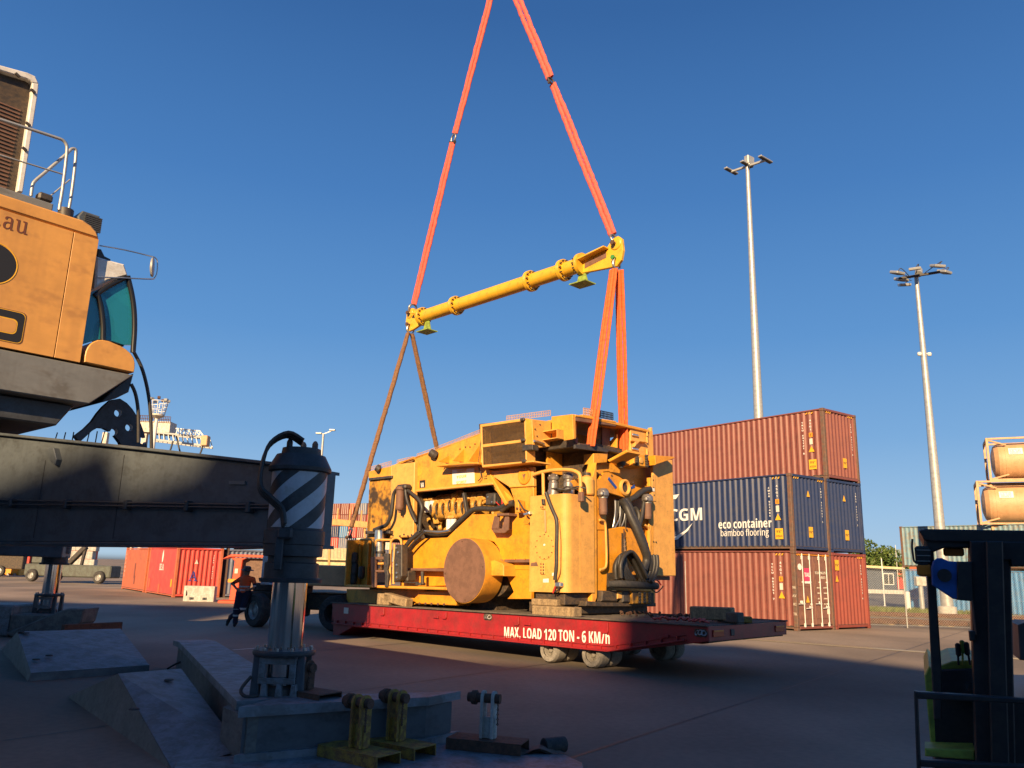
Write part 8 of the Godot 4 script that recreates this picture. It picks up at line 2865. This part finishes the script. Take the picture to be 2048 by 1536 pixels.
# ============================================================ forklift at the right
func build_forklift() -> void:
	var base := Vector3(2.9, 0, -4.5)
	var t := thing("forklift", "black forklift with lime green body and blue mast bracket", "forklift", Transform3D(Basis.IDENTITY, base))
	var FK := Transform3D(Basis.IDENTITY, -base) * Transform3D(Basis(Vector3(0.89241, 0.00000, 0.45122), Vector3(0.00000, 1.00000, -0.00000), Vector3(-0.45122, 0.00000, 0.89241)), Vector3(2.245, 0, -4.4))
	fr = FK
	var Bk: Material = M.forklift_black
	var st := S()
	var parts := [
		["guard_post", [0.026, 2.172, 0.065, 2.177, 0.05, 1.484, 0.03, 1.248, -0.007, 1.244], -0.16, -0.05, Bk],
		["guard_top", [0, 2.22, 0.035, 2.229, 0.665, 2.22, 0.659, 2.16, 0.352, 2.159, 0.063, 2.162, 0.021, 2.17], -0.9, 0.0, Bk],
		["guard_crosspiece", [0.026, 2.176, 0.24, 2.172, 0.236, 2.133, 0.201, 2.13, 0.114, 2.131, 0.059, 2.107, 0.035, 2.106], -0.12, -0.02, Bk],
		["mast_channel", [0.236, 2.164, 0.315, 2.165, 0.243, 1.052, 0.15, 0.858], -0.12, 0.05, Bk],
		["mast_channel", [0.304, 2.162, 0.379, 2.163, 0.289, 0.894, 0.212, 0.883], -0.05, 0.12, Bk],
		["mast_channel", [0.384, 2.168, 0.413, 2.046, 0.322, 0.872, 0.288, 0.867], -0.2, 0.0, Bk],
		["mast_crosshead", [0.237, 2.165, 0.656, 2.164, 0.643, 2.045, 0.41, 2.04, 0.409, 2.07, 0.228, 2.062], -0.2, 0.02, Bk],
		["bracket_plate", [0.042, 2.023, 0.054, 2.057, 0.074, 2.073, 0.098, 2.074, 0.125, 2.059, 0.184, 2.055, 0.226, 2.056, 0.208, 1.858, 0.131, 1.865, 0.039, 1.933], 0.0, 0.06, M.forklift_blue],
		["bracket_web", [0.165, 2.057, 0.236, 2.058, 0.225, 1.857, 0.148, 1.861], 0.0, 0.075, Bk],
		["hydraulic_pipe", [0.212, 1.864, 0.221, 1.864, 0.223, 1.692, 0.213, 1.686], 0.06, 0.08, M.cover_brown],
		["valve_knob", [0.189, 1.709, 0.22, 1.711, 0.216, 1.662, 0.189, 1.66], 0.0, 0.08, Bk],
		["hood", [0.041, 1.498, 0.109, 1.529, 0.23, 1.543, 0.237, 1.497, 0.044, 1.478], -1.2, -0.25, M.lime],
		["dashboard", [0.044, 1.482, 0.235, 1.502, 0.234, 1.366, 0.033, 1.348], -0.6, -0.2, M.beam_dark],
		["side_fender", [-0.035, 1.435, -0.008, 1.49, 0.01, 1.47, -0.005, 1.055, -0.034, 1.051], -1.6, -0.3, M.lime],
		["front_cowl", [-0.001, 1.333, 0.613, 1.373, 0.549, 0.789, -0.035, 0.751], -1.5, -0.3, Bk],
		["step_panel", [-0.061, 1.099, 0.168, 1.118, 0.164, 1.07, -0.064, 1.06], -0.25, -0.05, M.lime],
		["backrest_bar", [-0.085, 1.421, -0.068, 1.418, 0.54, 1.431, 0.537, 1.41, -0.07, 1.385, -0.088, 1.388], 0.25, 0.3, Bk],
		["backrest_bar", [-0.086, 1.416, -0.069, 1.403, -0.089, 0.881, -0.11, 0.878], 0.25, 0.3, Bk],
		["backrest_bar", [-0.084, 1.104, 0.508, 1.142, 0.504, 1.108, -0.086, 1.073], 0.25, 0.3, Bk],
		["seat", [0.466, 1.721, 0.497, 1.734, 0.692, 1.733, 0.668, 1.519, 0.457, 1.53], -1.1, -0.6, M.beam_dark]]
	for q in parts:
		st = S()
		fr = FK
		prism(st, q[1], q[2], q[3], 0.006)
		put(st, q[0], q[4], t)
	st = S()
	cyl(st, Vector3(0.102, 1.984, 0.05), Vector3(0.101, 1.984, 0.09), 0.034, 18)
	put(st, "bracket_pin", Bk, t)
	# head lamp with wire guard, amber lamps
	st = S()
	box(st, Vector3(0.009, 2.087, -0.02), Vector3(0.078, 0.1, 0.08), 0.012)
	var hl := put(st, "head_lamp", Bk, t)
	for k in 3:
		st = S()
		var c := Vector3(0.014, 2.115, 0.022).lerp(Vector3(0.009, 2.057, 0.022), k / 2.0)
		box(st, c, Vector3(0.066, 0.005, 0.006), 0.0)
		put(st, "lens_rib", M.silver, hl)
	st = S()
	tube(st, smooth([Vector3(-0.035, 2.174, 0.02), Vector3(-0.04, 2.136, 0.02), Vector3(-0.039, 2.088, 0.02), Vector3(-0.035, 2.054, 0.02), Vector3(-0.009, 2.041, 0.02), Vector3(0.029, 2.042, 0.02)], 3), 0.006, 6)
	put(st, "lamp_guard", Bk, t)
	st = S()
	box(st, Vector3(0.01, 2.008, 0), Vector3(0.075, 0.062, 0.06), 0.01)
	put(st, "indicator", M.lamp_amber, t)
	st = S()
	box(st, Vector3(0.16, 2.111, -0.1), Vector3(0.1, 0.045, 0.05), 0.008)
	put(st, "indicator", M.lamp_amber, t)
	# levers
	for q in [[Vector3(0.135, 1.515, -0.2), Vector3(0.14, 1.624, -0.2), Bk], [Vector3(0.157, 1.515, -0.22), Vector3(0.163, 1.639, -0.22), M.lime], [Vector3(0.19, 1.519, -0.2), Vector3(0.183, 1.632, -0.2), Bk]]:
		st = S()
		cyl(st, q[0], q[1], 0.006, 6)
		box(st, q[1] - Vector3(0, 0.03, 0), Vector3(0.026, 0.07, 0.026), 0.008)
		put(st, "lever", q[2], t)
	st = S()
	box(st, Vector3(0.188, 1.409, -0.18), Vector3(0.055, 0.05, 0.02), 0.004)
	put(st, "display", M.glass, t)
	fr = Transform3D.IDENTITY
	for q in [[-0.35, -0.7], [0.75, -0.7]]:
		wheel(t, Vector3(q[0], 0.34, q[1]), Vector3(1, 0, 0), 0.34, 0.24, M.rubber, M.lime)
	for x: float in [-0.05, 0.45]:
		st = S()
		bx(st, x - 0.06, x + 0.06, 0.05, 0.1, 0.3, 1.3, 0.01)
		bx(st, x - 0.06, x + 0.06, 0.1, 0.7, 0.3, 0.35, 0.01)
		put(st, "fork", Bk, t)
	fr = Transform3D.IDENTITY
